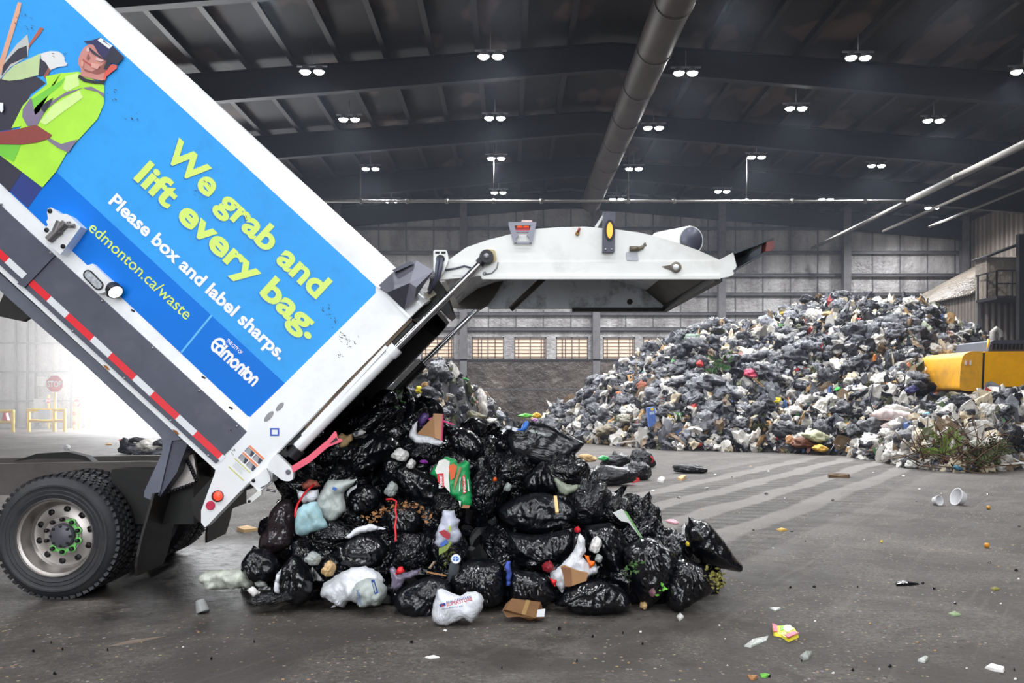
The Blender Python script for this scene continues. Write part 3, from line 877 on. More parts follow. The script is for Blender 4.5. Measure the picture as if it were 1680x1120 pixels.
# rounded city wordmark drawn with fat strokes
def stroke(bm, pts, wd):
    """fat rounded stroke in wordmark space (x along, y up) -> truck side plane"""
    m = len(pts)
    L, R = [], []
    for i in range(m):
        a, b_ = Vector(pts[max(i - 1, 0)]), Vector(pts[min(i + 1, m - 1)])
        d = (b_ - a).normalized(); nn = Vector((-d.y, d.x)) * wd / 2
        L.append(Vector(pts[i]) + nn); R.append(Vector(pts[i]) - nn)
    def W(q):
        px = 344 + q.x * UX + q.y * UY; py = 569.5 + q.x * UY - q.y * UX
        return bm.verts.new(P(px, py, TX))
    lv, rv = [W(q) for q in L], [W(q) for q in R]
    for i in range(m - 1):
        bm.faces.new((lv[i], rv[i], rv[i + 1], lv[i + 1]))
def arc(cx, cy, r, a0, a1, n=14, ry=None):
    return [(cx + r * math.cos(math.radians(a0 + (a1 - a0) * k / n)), cy + (ry or r) * math.sin(math.radians(a0 + (a1 - a0) * k / n))) for k in range(n + 1)]
bm = B()
WD = 5.2
stroke(bm, arc(11, 13, 12, 35, 310, 20), WD)                      # uncial E
stroke(bm, [(0, 13), (11, 13.5)], 4.2)
stroke(bm, arc(19, 9, 6.8, 0, 360, 20), WD); stroke(bm, [(26, 0), (26, 24)], WD)      # d
def letter_n(x, k, h=16):
    for j in range(k):
        stroke(bm, [(x + j * 10, 0), (x + j * 10, h - 5)] + arc(x + j * 10 + 5, h - 5.2, 5, 180, 0, 8), WD)
    stroke(bm, [(x + k * 10, h - 5), (x + k * 10, 0)], WD)
letter_n(32, 2, 17)                                               # m
stroke(bm, arc(64, 9, 7, 0, 360, 20), WD)                         # o
letter_n(76, 1, 17)                                               # n
stroke(bm, [(92.5, 0), (92.5, 22)], WD); stroke(bm, [(87, 15), (99, 17)], 4)            # t
stroke(bm, arc(104, 9, 7, 0, 360, 20), WD)                        # o
letter_n(116, 1, 17)                                              # n
sx_ = 96.0 / 128.0
# squeeze the word to its length on the panel
a0 = P(344, 569.5, TX)
du = Vector((UX, 0, -UY)); dv = Vector((UY, 0, UX))
for v in bm.verts:
    r_ = v.co - a0; v.co = a0 + du * (r_.dot(du) * 0.745) + dv * r_.dot(dv) * 0.92
stagger(bm)
me = bpy.data.meshes.new('city_wordmark'); bm.to_mesh(me); bm.free(); link_mesh('city_wordmark', me, LWHITE_M, body)

# printed picture of a refuse collector (flat print on the panel)
wcols = {'wood': (226, 168, 138), 'wood2': (184, 92, 70), 'bagw': (196, 200, 196), 'glove': (226, 226, 226), 'cuff': (44, 42, 62), 'sleeve': (192, 214, 158), 'dark': (46, 44, 62),
         'shirt': (176, 236, 60), 'shirtd': (118, 206, 60), 'shirtl': (214, 244, 150), 'arm': (142, 62, 56), 'skin': (206, 138, 128), 'skind': (150, 84, 76), 'collar': (24, 26, 40), 'cap': (34, 30, 84), 'capd': (26, 24, 52), 'grey': (128, 116, 142),
         'jeans': (30, 52, 128), 'white': (236, 238, 242), 'red': (226, 90, 80), 'lip': (186, 70, 72), 'glint': (226, 186, 184), 'skinl': (226, 164, 150)}
wk = list(wcols); wm = [M('print_' + k, v, 0.4, var=0.06) for k, v in wcols.items()]
wp = [('jeans', [(0, 1020), (280, 1230), (185, 1365), (0, 1195), (-80, 1120), (-80, 980)]), ('dark', [(-80, 480), (0, 510), (60, 530), (240, 500), (300, 545), (200, 620), (150, 720), (80, 850), (0, 860), (-80, 860)]),
      ('dark', [(0, 1020), (150, 1120), (60, 1260), (-80, 1120), (-80, 980)]),
      ('bagw', [(180, 225), (190, 290), (182, 370), (70, 440), (0, 520), (-20, 480), (50, 370), (110, 290)]), ('dark', [(120, 320), (175, 300), (180, 372), (70, 420), (10, 500), (20, 430), (70, 370)]),
      ('wood', [(118, 12), (142, 20), (130, 80), (10, 470), (-30, 560), (-40, 520), (20, 330)]), ('wood2', [(262, 180), (288, 186), (270, 215), (198, 300), (186, 330), (190, 290)]),
      ('sleeve', [(266, 350), (256, 490), (150, 520), (60, 530), (10, 520), (30, 490), (90, 430), (180, 390)]), ('cuff', [(262, 385), (355, 395), (352, 430), (300, 490), (252, 500)]), ('skind', [(320, 440), (335, 455), (300, 520), (285, 500)]),
      ('glove', [(266, 352), (330, 335), (380, 337), (410, 355), (425, 380), (420, 402), (442, 415), (436, 432), (380, 440), (330, 460), (318, 430), (345, 405), (330, 390), (300, 410), (272, 390)]),
      ('shirt', [(300, 500), (400, 480), (515, 470), (520, 500), (560, 540), (640, 555), (685, 560), (682, 680), (640, 780), (520, 910), (440, 1000), (368, 1125), (278, 1230), (0, 1018), (-80, 960), (-80, 930), (0, 945), (140, 945), (240, 930), (330, 890), (250, 810), (75, 840), (150, 690), (200, 640), (310, 560)]),
      ('shirtd', [(430, 510), (300, 590), (195, 660), (190, 740), (300, 640), (400, 560)]), ('shirtd', [(0, 1018), (-80, 960), (-80, 930), (0, 945), (140, 945), (60, 1000), (90, 1060)]), ('shirtl', [(430, 500), (515, 478), (520, 560), (440, 600), (415, 580)]), ('shirtl', [(520, 590), (545, 640), (420, 730), (300, 820), (260, 800), (350, 690)]),
      ('grey', [(545, 575), (400, 640), (270, 745), (245, 820), (180, 828), (145, 765), (150, 715), (192, 655), (205, 640), (195, 720), (230, 755), (330, 670), (430, 605)]), ('grey', [(545, 575), (600, 568), (682, 612), (682, 642), (640, 602), (560, 584)]), ('grey', [(325, 905), (400, 945), (508, 915), (450, 1000), (380, 970), (310, 920)]), ('cuff', [(350, 640), (320, 700), (290, 740), (265, 710), (300, 670)]),
      ('arm', [(-80, 880), (0, 865), (120, 845), (240, 820), (340, 885), (320, 910), (240, 935), (140, 948), (0, 946), (-80, 940)]),
      ('skin', [(552, 312), (580, 292), (620, 290), (660, 330), (720, 400), (705, 450), (688, 490), (684, 530), (620, 520), (527, 498), (532, 455), (515, 422), (514, 385), (530, 345)]), ('skind', [(690, 400), (720, 405), (700, 470), (640, 490), (560, 470), (540, 445), (600, 470), (660, 440)]), ('red', [(700, 445), (735, 420), (768, 428), (766, 448), (700, 500), (690, 530), (678, 510)]), ('lip', [(540, 385), (600, 425), (595, 434), (545, 400)]),
      ('collar', [(520, 488), (560, 515), (640, 532), (684, 524), (684, 549), (620, 548), (550, 535), (511, 510)]), ('capd', [(700, 395), (740, 400), (700, 460), (680, 450)]),
      ('cap', [(548, 270), (600, 265), (660, 245), (740, 300), (815, 375), (770, 425), (715, 402), (690, 395), (645, 350), (615, 295), (600, 288), (565, 284)]), ('capd', [(740, 310), (815, 375), (770, 425), (700, 400), (690, 380)]), ('white', [(660, 248), (740, 300), (716, 320), (640, 264)]), ('cap', [(680, 262), (735, 300), (728, 306), (672, 268)]),
      ('glint', [(575, 308), (590, 325), (582, 342), (564, 332)]), ('glint', [(632, 372), (682, 398), (662, 406), (628, 392)]), ('skind', [(578, 350), (590, 380), (575, 392), (566, 384)]), ('skinl', [(535, 395), (548, 410), (545, 440), (530, 430)]), ('skinl', [(600, 410), (660, 425), (640, 455), (600, 440)]), ('cuff', [(588, 310), (640, 355), (690, 390), (690, 395), (630, 365), (600, 345), (582, 318)]), ('white', [(-20, 670), (20, 675), (22, 720), (10, 740), (-20, 700)])]
bm = B()
for k, (c, pts) in enumerate(wp):
    vs = [bm.verts.new(P(x / 4.0, y / 4.0, T0 - 0.0052 - 0.0006 * k)) for x, y in pts]
    f = bm.faces.new(vs); f.material_index = wk.index(c)
stagger(bm)
me = bpy.data.meshes.new('printed_worker'); bm.to_mesh(me); bm.free()
pw_ = link_mesh('printed_worker', me, wm, body); pw_['label'] = 'flat printed picture of a man in cap and lime shirt'

# scuffs on the paint and panel
bm = B(); rnd = random.Random(3)
for (cx, cy, sx, sy, k) in ((560, 550, 7, 6, 10), (573, 560, 14, 10, 16), (555, 582, 8, 5, 8), (535, 505, 14, 10, 8), (545, 528, 6, 8, 5), (215, 190, 20, 12, 6), (185, 155, 12, 14, 6), (95, 85, 14, 10, 5), (40, 35, 22, 22, 10), (335, 310, 20, 16, 6), (395, 350, 18, 14, 6), (380, 705, 8, 10, 5), (380, 738, 6, 6, 8)):
    for j in range(k):
        x, y = cx + rnd.gauss(0, sx * .5), cy + rnd.gauss(0, sy * .5); L = rnd.uniform(1.2, 5); a = rnd.gauss(0.75, 0.4); wd = rnd.uniform(.4, 1.1)
        q = [(x, y), (x + L * math.cos(a), y + L * math.sin(a)), (x + L * math.cos(a) - wd, y + L * math.sin(a) + wd * .6), (x - wd, y + wd)]
        vs = [bm.verts.new(P(*p, T0 - 0.0165)) for p in q]; bm.faces.new(vs)
for f in bm.faces:
    f.normal_update()
    if f.normal.y > 0: f.normal_flip()
me = bpy.data.meshes.new('scuff_marks'); bm.to_mesh(me); bm.free(); link_mesh('scuff_marks', me, M('scuff', (62, 62, 66), 0.6), body)
for cx, cy, rx, ry in ((441, 683, 11, 4.5), (459, 667, 9, 4)):
    prism('worn_patch', ellipse(cx, cy, rx, ry, 18, -0.85), T0 - 0.017, T0 - 0.015, M('worn_paint', (150, 150, 154), 0.6), body)

# skirt, tape, bolts
prism('side_skirt', [(404.5, 708), (-700, -308), (-751, -256), (353.5, 760)], T0 - 0.015, T0 + 0.02, SKIRT_M, truck)
sk = bpy.data.objects['side_skirt']
xs_ = [-105, -70, -30, 11.6, 43, 80, 110, 151, 180.5, 220.5, 249.5, 291, 320, 361.5, 366.5]
for i, (a, b_) in enumerate(zip(xs_, xs_[1:])):
    ya, yb = 749 + .921 * (a - 361.5), 749 + .921 * (b_ - 361.5)
    dx, dy = UY * 5.6, UX * 5.6
    prism('reflective_tape', [(a + dx, ya - dy), (b_ + dx, yb - dy), (b_ - dx, yb + dy), (a - dx, ya + dy)], T0 - 0.018, T0 - 0.014, RED_M if i % 2 == 0 else TAPEW_M, sk)
for px, py in ((327, 641), (389, 699), (168, 493.6), (251, 570.7), (204, 620), (280, 690), (342, 747), (119.5, 543), (34, 465), (83.6, 415), (2, 335)):
    bm = B(); p = P(px, py, T0 - .015); add_lathe(bm, p, [(0.011, 0), (0.009, -.008), (0, -.011)], (0, 1, 0), 10); obj('bolt', bm, LAMP_M, sk, smooth=True)
prism('skirt_strap', [(79, 413.5), (90, 419), (40, 471.5), (28, 465.5)], T0 - 0.03, T0 - 0.014, SKIRT_M, sk, bevel=0.004)
bm = B()
for px, py in ((174, 602), (288, 708)): add_prism(bm, [(px - 5, py - 4), (px + 1, py - 2), (px + 6, py + 4), (px + 3, py + 5), (px - 3, py)], T0 - .004, T0 + .002)
for f in bm.faces: pass
obj('rust_stain', bm, RUST_M, body)

# latch, marker lamp and work lamp on the white sill
lp = [(x / 5.6, 280 + y / 5.6) for x, y in ((440, 345), (470, 338), (560, 400), (605, 395), (640, 415), (742, 515), (555, 768), (425, 660), (388, 590), (400, 540), (440, 498), (425, 465), (440, 440), (432, 380))]
latch = prism('side_latch', lp, T0 - 0.11, T0, WHITE_M, truck, bevel=0.006)
bm = B()
for (a, b_, r) in (((445, 635), (600, 480), 0.030), ((520, 560), (560, 470), 0.034), ((600, 500), (685, 505), 0.016), ((630, 470), (640, 520), 0.014), ((470, 600), (560, 560), 0.02)):
    add_tube(bm, [P(a[0] / 5.6, 280 + a[1] / 5.6, T0 - .13), P(b_[0] / 5.6, 280 + b_[1] / 5.6, T0 - .13)], r, 12)
obj('latch_mechanism', bm, M('latch_grey', (120, 116, 116), 0.4, 0.5, grime=0.5), latch, smooth=True, auto=0.8)
bm = B()
for x, y in ((460, 370), (520, 535), (580, 695), (430, 545)): add_disc(bm, P(x / 5.6, 280 + y / 5.6, T0 - .11), 0.018, -0.006, (0, 1, 0), 12)
obj('latch_bolt', bm, DARK_M, latch)
hp = [(x / 5.6, 280 + y / 5.6) for x, y in ((790, 872), (850, 853), (1032, 1022), (985, 1110), (900, 1130), (740, 960))]
house = prism('marker_housing', hp, T0 - 0.06, T0, WHITE_M, truck, bevel=0.008)
c0, c1 = (808 / 5.6, 280 + 955 / 5.6), (902 / 5.6, 280 + 1050 / 5.6)
def stadium(c0, c1, r, n=10):
    a = math.atan2(c1[1] - c0[1], c1[0] - c0[0])
    return [(c1[0] + r * math.cos(a - PI / 2 + PI * k / n), c1[1] + r * math.sin(a - PI / 2 + PI * k / n)) for k in range(n + 1)] + [(c0[0] + r * math.cos(a + PI / 2 + PI * k / n), c0[1] + r * math.sin(a + PI / 2 + PI * k / n)) for k in range(n + 1)]
prism('gasket', stadium(c0, c1, 8.2), T0 - 0.068, T0 - 0.055, DARK_M, house, bevel=0.003)
prism('marker_lens', stadium(c0, c1, 5.8), T0 - 0.075, T0 - 0.06, CLEARL_M, house, bevel=0.003)
c = P(186, 474, T0 - .09)
ax = Vector((0.62, -0.45, -0.64))
bm = B(); add_lathe(bm, c, [(0, -0.05), (0.03, -0.05), (0.058, -0.01), (0.062, 0.04), (0.054, 0.04), (0, 0.036)], ax, 20); add_tube(bm, [c, P(178, 484, T0)], 0.018, 8)
wl = obj('work_lamp', bm, DARK_M, truck, smooth=True, auto=0.8)
bm = B(); add_lathe(bm, c + ax.normalized() * .0, [(0.053, 0.041), (0.03, 0.05), (0, 0.053)], ax, 20); obj('lamp_glass', bm, GLOWL_M, wl, smooth=True)
for px, py in ((218, 509.5), (334, 619), (378.5, 669)):
    prism('drain_slot', stadium((px - 2, py - 1), (px + 2, py + 1), 1.6), T0 - .002, T0 + .01, DARK_M, body)

# long under-body rail with its pivot leg, chassis and running gear
YR = 6.74
prism('lift_rail', [(-400, 85), (283, 706), (297, 721), (282, 723), (261, 812), (250, 821), (236, 815), (237, 805), (266, 742), (267, 722), (259, 711), (133, 593), (53, 524), (-400, 118)], YR, YR + 0.14, RAIL_M, truck, bevel=0.008)
prism('rail_web', [(-400, 96), (278, 711), (262, 713), (130, 589), (-400, 110)], YR + 0.14, YR + 0.2, BLACK_M, truck)
prism('pivot_side', [(297, 721), (310, 722), (290, 775), (262, 815), (262, 808), (283, 722)], YR + 0.02, YR + 0.16, SKIRT_M, truck)
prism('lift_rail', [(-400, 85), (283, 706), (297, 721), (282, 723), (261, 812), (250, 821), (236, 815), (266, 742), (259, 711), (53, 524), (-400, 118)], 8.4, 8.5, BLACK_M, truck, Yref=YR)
for y0 in (7.25, 8.05):
    prism('chassis_rail', [(-420, 768), (235, 757), (330, 760), (325, 800), (250, 812), (-420, 812)], y0, y0 + 0.12, FRAME2_M, truck, Yref=7.25)
prism('hydraulic_hose', [(20, 757), (60, 744), (110, 741), (140, 748), (152, 757), (120, 752), (60, 752)], 7.35, 7.45, BLACK_M, truck)
bm = B(); add_box(bm, (-3.3, 7.0, 0.55), (-2.62, 8.4, 1.0)); add_bar(bm, P(300, 770, 7.2), P(330, 730, 7.6), 0.18, 0.2); add_box(bm, (-2.9, 7.4, 0.9), (-2.2, 8.2, 1.15)); obj('rear_crossmember', bm, BLACK_M, truck)
prism('step_bracket', [(300, 748), (317, 745), (325, 790), (272, 808), (284, 776)], 6.9, 6.94, RIM_M, truck, bevel=0.003)
bm = B()
for k in range(11):
    t_ = k / 10.0
    add_disc(bm, P(303 + 20 * t_, 744 + 44 * t_, 6.89), 0.016, -0.012, (0, 1, 0), 8)
    add_disc(bm, P(272 + 50 * t_, 809 - 18 * t_, 6.89), 0.014, -0.012, (0, 1, 0), 8)
obj('bracket_bolts', bm, DARK_M, truck)
prism('tail_guard', [(352, 779), (314, 820), (318, 845), (332, 860), (334, 838)], T0 + .05, T0 + 0.1, BLACK_M, truck)
prism('rubber_flap', [(7, 480), (-10, 517), (37, 527), (49, 519), (40, 505)], 7.6, 7.66, FLAP_M, truck)
# mud flaps hang across the truck behind the wheels
def mud_flap(y0, y1):
    bm = B(); pts = []
    rows = []
    for k in range(9):
        t_ = k / 8; z = 0.84 - 0.66 * t_; x = -2.80 - 0.16 * t_ ** 1.4 - 0.03 * math.sin(t_ * PI)
        ins = 0.06 if k == 8 else (0.015 if k == 7 else 0)
        rows.append([bm.verts.new((x, y0 + ins, z)), bm.verts.new((x, y1 - ins, z)), bm.verts.new((x - .02, y1 - ins, z)), bm.verts.new((x - .02, y0 + ins, z))])
    for a, c_ in zip(rows, rows[1:]):
        for i in range(4): bm.faces.new((a[i], a[(i + 1) % 4], c_[(i + 1) % 4], c_[i]))
    bm.faces.new(rows[0]); bm.faces.new(rows[-1][::-1])
    obj('mud_flap', bm, FLAP_M, truck)
mud_flap(6.66, 7.28); mud_flap(8.2, 8.86)

def wheel(cx, cz, yo, s, detail):
    """one dual-tyre wheel; yo = outer face, s = +1 when the axle lies at larger depth"""
    ax = (0, s, 0); c = Vector((cx, yo, cz)); R = 0.497
    bm = B()
    add_lathe(bm, c, [(0.305, 0.05), (0.312, 0.012), (0.33, .004), (0.345, -.003), (0.352, .003), (0.375, -.002), (0.382, .002), (0.40, 0.0), (0.408, -.006), (0.422, -.006), (0.43, .006), (0.445, 0.014), (0.468, 0.035), (0.485, 0.06), (0.49, 0.09), (0.49, 0.24), (0.48, 0.275), (0.45, 0.305), (0.40, 0.32), (0.33, 0.31), (0.305, 0.27)], ax, 72, close=True)
    # tread lugs
    for k in range(56):
        a = 2 * PI * k / 56
        for o_, w_, sh in ((0.04, 0.07, 0.0), (0.125, 0.055, .5), (0.19, 0.055, .0), (0.25, 0.07, .5)):
            a1 = a + sh * 2 * PI / 56
            da = 0.62 * 2 * PI / 56
            vs = []
            for rr in (0.468 if o_ in (0.04, 0.25) else 0.484, 0.5):
                for (aa, yy) in ((a1, o_), (a1 + da, o_ + .012), (a1 + da, o_ + w_), (a1, o_ + w_ - .012)):
                    vs.append(bm.verts.new((c.x + rr * math.cos(aa), c.y + s * yy, c.z + rr * math.sin(aa))))
            for q in ((4, 5, 6, 7), (0, 1, 5, 4), (1, 2, 6, 5), (2, 3, 7, 6), (3, 0, 4, 7)): bm.faces.new([vs[i] for i in q])
    t = obj('tyre', bm, RUBBER_M, truck, smooth=True, auto=0.55)
    if not detail: return
    bm = B()
    add_lathe(bm, c, [(0.306, 0.0), (0.312, 0.012), (0.306, 0.03), (0.285, 0.04), (0.272, 0.10), (0.262, 0.15), (0.245, 0.168), (0.215, 0.172), (0.15, 0.15), (0.148, 0.142), (0.10, 0.142), (0.10, 0.17), (0.12, 0.185), (0.215, 0.19), (0.26, 0.19), (0.29, 0.1), (0.3, 0.03)], ax, 64)
    rim = obj('wheel_rim', bm, RIM_M, t, smooth=True, auto=0.5)
    for k in range(10):
        a = 2 * PI * (k + .35) / 10
        bm = B(); add_lathe(bm, c + Vector((0.208 * math.cos(a), s * 0.163, 0.208 * math.sin(a))), [(0.026, 0.012), (0.026, 0), (0, 0)], ax, 16)
        obj('hand_hole', bm, BLACK_M, rim)
    bm = B(); add_lathe(bm, c, [(0.098, 0.16), (0.098, 0.12), (0.088, 0.105), (0.05, 0.095), (0, 0.09)], ax, 28); hub = obj('hub', bm, HUB_M, t, smooth=True, auto=0.5)
    bm = B()
    for k in range(8):
        a = 2 * PI * k / 8; add_disc(bm, c + Vector((0.078 * math.cos(a), s * 0.106, 0.078 * math.sin(a))), 0.011, -s * 0.014 if False else -0.014, ax, 6)
    obj('hub_bolts', bm, DARK_M, hub)
    for k in range(10):
        a = 2 * PI * (k + .5) / 10
        q = c + Vector((0.13 * math.cos(a), s * 0.14, 0.13 * math.sin(a)))
        bm = B(); add_lathe(bm, q, [(0.017, 0), (0.017, -.03), (0.012, -.036), (0, -.036)], ax, 6); nut = obj('wheel_nut', bm, DARK_M, t)
        if k not in (2, 3, 4, 5):
            bm = B(); add_lathe(bm, q, [(0.029, 0), (0.029, -.006), (0.017, -.006)], ax, 14)
            d = Vector((math.cos(a + 1.9), 0, math.sin(a + 1.9))); add_bar(bm, q + d * .02 + Vector((0, -.004 * s, 0)), q + d * .052 + Vector((0, -.004 * s, 0)), 0.006, 0.02)
            obj('nut_indicator', bm, GREEN_M, nut)
WXC = (88 - VX) / F * 6.66
wheel(WXC, 0.49, 6.66, 1, True); wheel(WXC, 0.49, 7.02, 1, False)
wheel(WXC, 0.49, 8.5, 1, False); wheel(WXC, 0.49, 8.14, 1, False)
bm = B(); add_tube(bm, [(WXC, 6.85, .49), (WXC, 8.7, .49)], 0.09, 12); obj('axle', bm, BLACK_M, truck)

# tail post fittings
TP = T0 - 0.016
bm = B(); add_lathe(bm, P(357.5, 813.5, TP), [(0.046, 0), (0.044, -.02), (0.037, -.024), (0, -.022)], (0, 1, 0), 24); tl = obj('tail_lamp', bm, M('lamp_bezel', (96, 30, 34), .4), truck, smooth=True, auto=.6)
bm = B(); add_lathe(bm, P(357.5, 813.5, TP - .022), [(0.036, 0), (0.028, -.014), (0, -.02)], (0, 1, 0), 24); obj('lamp_lens', bm, REDLIT_M, tl, smooth=True)
bm = B(); add_lathe(bm, P(345.5, 829, TP), [(0.036, 0), (0.035, -.008), (0.03, -.012), (0, -.012)], (0, 1, 0), 24); obj('reflector', bm, REDREF_M, truck, smooth=True, auto=.6)
# warning decal with lines of tiny print, all laid along the body direction
dec = thing('warning_decal', None, None, P(411, 752, TP)); set_parent(dec, truck)
def dquad(name, u0, u1, v0, v1, mat, dy, base=(411.5, 752)):
    pts = [(base[0] + u * UX + v * UY, base[1] + u * UY - v * UX) for u, v in ((u0, v0), (u1, v0), (u1, v1), (u0, v1))]
    return prism(name, pts, TP - dy - .0006, TP - dy, mat, dec)
ORL_M = M('decal_orange', (232, 140, 96), .5); INK_M = M('decal_ink', (52, 54, 72), .5); YL_M = M('decal_yellow', (206, 200, 60), .5)
dquad('decal_sheet', -17, 17, -15, 16, LWHITE_M, 0)
for j in (0, 1):
    v1 = 15.5 - j * 15.5
    dquad('decal_header', -16.5, 16.5, v1 - 3.6, v1, ORL_M, .001); dquad('decal_text', -16.5, -1, v1 - 13.5, v1 - 4.4, INK_M, .001); dquad('decal_text', 1, 16.5, v1 - 13.5, v1 - 4.4, INK_M, .001)
    for h in (-16, 1.5):
        for r_ in range(4): dquad('text_line', h + .8, h + 8 + (r_ * 37 % 6), v1 - 6.6 - r_ * 2.0, v1 - 5.8 - r_ * 2.0, LWHITE_M, .002)
dquad('yellow_rule', -20, 15, -18.5, -17.2, YL_M, .001); dquad('yellow_rule', -18, 16, -35, -33.6, YL_M, .001)
for r_ in range(4): dquad('text_line', -14, 8 - (r_ * 5 % 7), -21.5 - r_ * 2.4, -21 - r_ * 2.4, M('faint_ink_%d' % r_, (170, 170, 176), .5), .001)
# blue square outline
bm = B()
for q in ([(443, 702), (458, 702), (458, 704.5), (443, 704.5)], [(443, 712.5), (458, 712.5), (458, 715), (443, 715)], [(443, 704.5), (445.5, 704.5), (445.5, 712.5), (443, 712.5)], [(455.5, 704.5), (458, 704.5), (458, 712.5), (455.5, 712.5)]): add_prism(bm, q, TP - .002, TP)
obj('blue_square_sticker', bm, M('sticker_blue', (30, 74, 190), .4), truck)
# tail locks
lk = prism('tailgate_lock', rounded([(452, 742), (482, 771), (480, 789), (464, 789), (437, 766)], 9), TP - .06, TP, WHITE_M, truck, bevel=.004)
bm = B(); add_lathe(bm, P(473, 774, TP - .06), [(0.02, 0), (0.02, -.008), (0, -.01)], (0, 1, 0), 14); obj('lock_pin', bm, HUB_M, lk, smooth=True, auto=.5)
prism('lock_box', [(434, 768), (447, 779), (446, 791), (425, 807), (410, 792)], TP - .04, TP + .02, WHITE_M, truck, bevel=.004)
prism('lock_link', stadium((409, 822), (425, 809), 4.2), TP - .06, TP - .03, WHITE2_M, truck, bevel=.003)
bm = B(); add_lathe(bm, P(409, 822, TP - .06), [(0.012, 0), (0.012, -.008), (0, -.01)], (0, 1, 0), 12); add_lathe(bm, P(416, 788, TP - .04), [(0.014, 0), (0.014, -.01), (0, -.01)], (0, 1, 0), 12); obj('lock_bolts', bm, DARK_M, truck)
bm = B(); add_tube(bm, [P(438, 768, TP - .05), P(443, 778, TP - .06), P(445, 788, TP - .05), P(438, 795, TP - .05), P(428, 800, TP - .05)], .005, 6); add_tube(bm, [P(438, 803, TP), P(452, 806, TP)], .01, 8); obj('lock_cable', bm, LAMP_M, truck)

# near lift cylinder
YC = T0 - .05
cyl = thing('hydraulic_cylinder', None, None, P(490, 733, YC)); set_parent(cyl, truck)
bm = B(); add_tube(bm, [P(486, 737, YC + .06), P(646, 575, YC + .06)], .046, 18); add_tube(bm, [P(640, 581, YC + .06), P(651, 570, YC + .06)], .056, 18); obj('barrel', bm, WHITE_M, cyl, smooth=True, auto=.7)
bm = B(); add_tube(bm, [P(648, 573, YC + .06), P(800, 420, YC - .02)], .027, 16); obj('rod', bm, CHROME_M, cyl, smooth=True, auto=.7)
bm = B(); add_lathe(bm, P(798, 420, YC - .06), [(0.022, 0), (0.05, 0), (0.055, .02), (0.055, .08), (0.022, .08)], (0, 1, 0), 20, close=True); add_tube(bm, [P(786, 433, YC - .02), P(794, 424, YC - .02)], .038, 12); re_ = obj('rod_end', bm, DARK_M, cyl, smooth=True, auto=.6)
bm = B(); add_lathe(bm, P(798, 420, YC - .065), [(0.023, 0), (0.019, -.01), (0, -.012)], (0, 1, 0), 14); obj('pin', bm, LAMP_M, re_, smooth=True)
bm = B(); add_tube(bm, [P(478, 748, YC + .05), P(490, 735, YC + .05)], .06, 14); add_lathe(bm, P(476, 736, YC), [(0.03, 0), (.03, .12)], (0, 1, 0), 14); obj('base_clevis', bm, DARK_M, cyl, smooth=True, auto=.6)
prism('guide_channel', [(494, 712), (500, 706), (632, 566), (636, 570), (505, 713), (498, 718)], T0 - .03, T0 + .02, WHITE_M, truck, bevel=.003)
prism('guide_gap', [(456, 744), (500, 702), (566, 632), (672, 524), (679, 530), (640, 572), (498, 720), (470, 750)], T0 + .02, T0 + .1, BLACK_M, truck)
prism('dirt_seal', [(500, 700), (566, 628), (672, 521), (676, 526), (570, 634), (502, 706)], T0 - .004, T0 + .04, M('seal_brown', (96, 80, 64), .7, var=.3), truck)
# far lift cylinder
YF = T1 + .06
cyf = thing('hydraulic_cylinder', None, None, P(600, 680, YF)); set_parent(cyf, truck)
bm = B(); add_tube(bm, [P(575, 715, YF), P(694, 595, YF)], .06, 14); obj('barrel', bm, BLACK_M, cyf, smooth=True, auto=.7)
bm = B(); add_tube(bm, [P(690, 599, YF), P(813, 478, YF)], .028, 12); obj('rod', bm, CHROME_M, cyf, smooth=True, auto=.7)
prism('guide_channel', [(560, 718), (640, 634), (685, 590), (690, 594), (645, 640), (566, 726)], T1 - .02, T1 + .02, WHITE2_M, truck, Yref=T1)
# grey hinge hood
bm = B()
def V3(x, y, Y): return bm.verts.new(P(x, y, Y))
a, b_, c_, d_, e_, f_, g_ = V3(618, 471, 6.58), V3(645, 446, 6.62), V3(683, 427, 6.6), V3(711, 444, 6.5), V3(683, 471, 6.42), V3(672, 464, 6.42), V3(635, 480, 6.46)
bm.faces.new((a, g_, f_, b_)); bm.faces.new((b_, f_, e_, d_, c_))
h_, i_ = V3(680, 491, 6.46), V3(663, 508, 6.56)
bm.faces.new((g_, i_, h_, e_, f_))
k2, k3 = V3(711, 444, 6.75), V3(680, 491, 6.7)
bm.faces.new((e_, h_, k3, k2, d_))
bmesh.ops.solidify(bm, geom=bm.faces[:], thickness=0.006)
obj('hinge_hood', bm, STEEL_M, truck)
prism('hood_flange', [(643, 443), (648, 446), (677, 433), (675, 428), (668, 430)], 6.56, 6.6, SKIRT_M, truck)
prism('hinge_cheek', [(664, 509), (682, 492), (708, 473), (716, 482), (690, 500), (672, 522)], 6.72, 6.78, M('cheek_soiled', (196, 190, 168), .5, var=.1, grime=.8, grime_rgb=(40, 36, 30), gscale=6), truck)
prism('seal_plate', [(706, 456), (720, 459), (728, 470), (742, 512), (735, 519), (716, 500), (690, 520), (676, 524), (700, 486)], 6.85, 7.3, BLACK_M, truck, Yref=6.85)

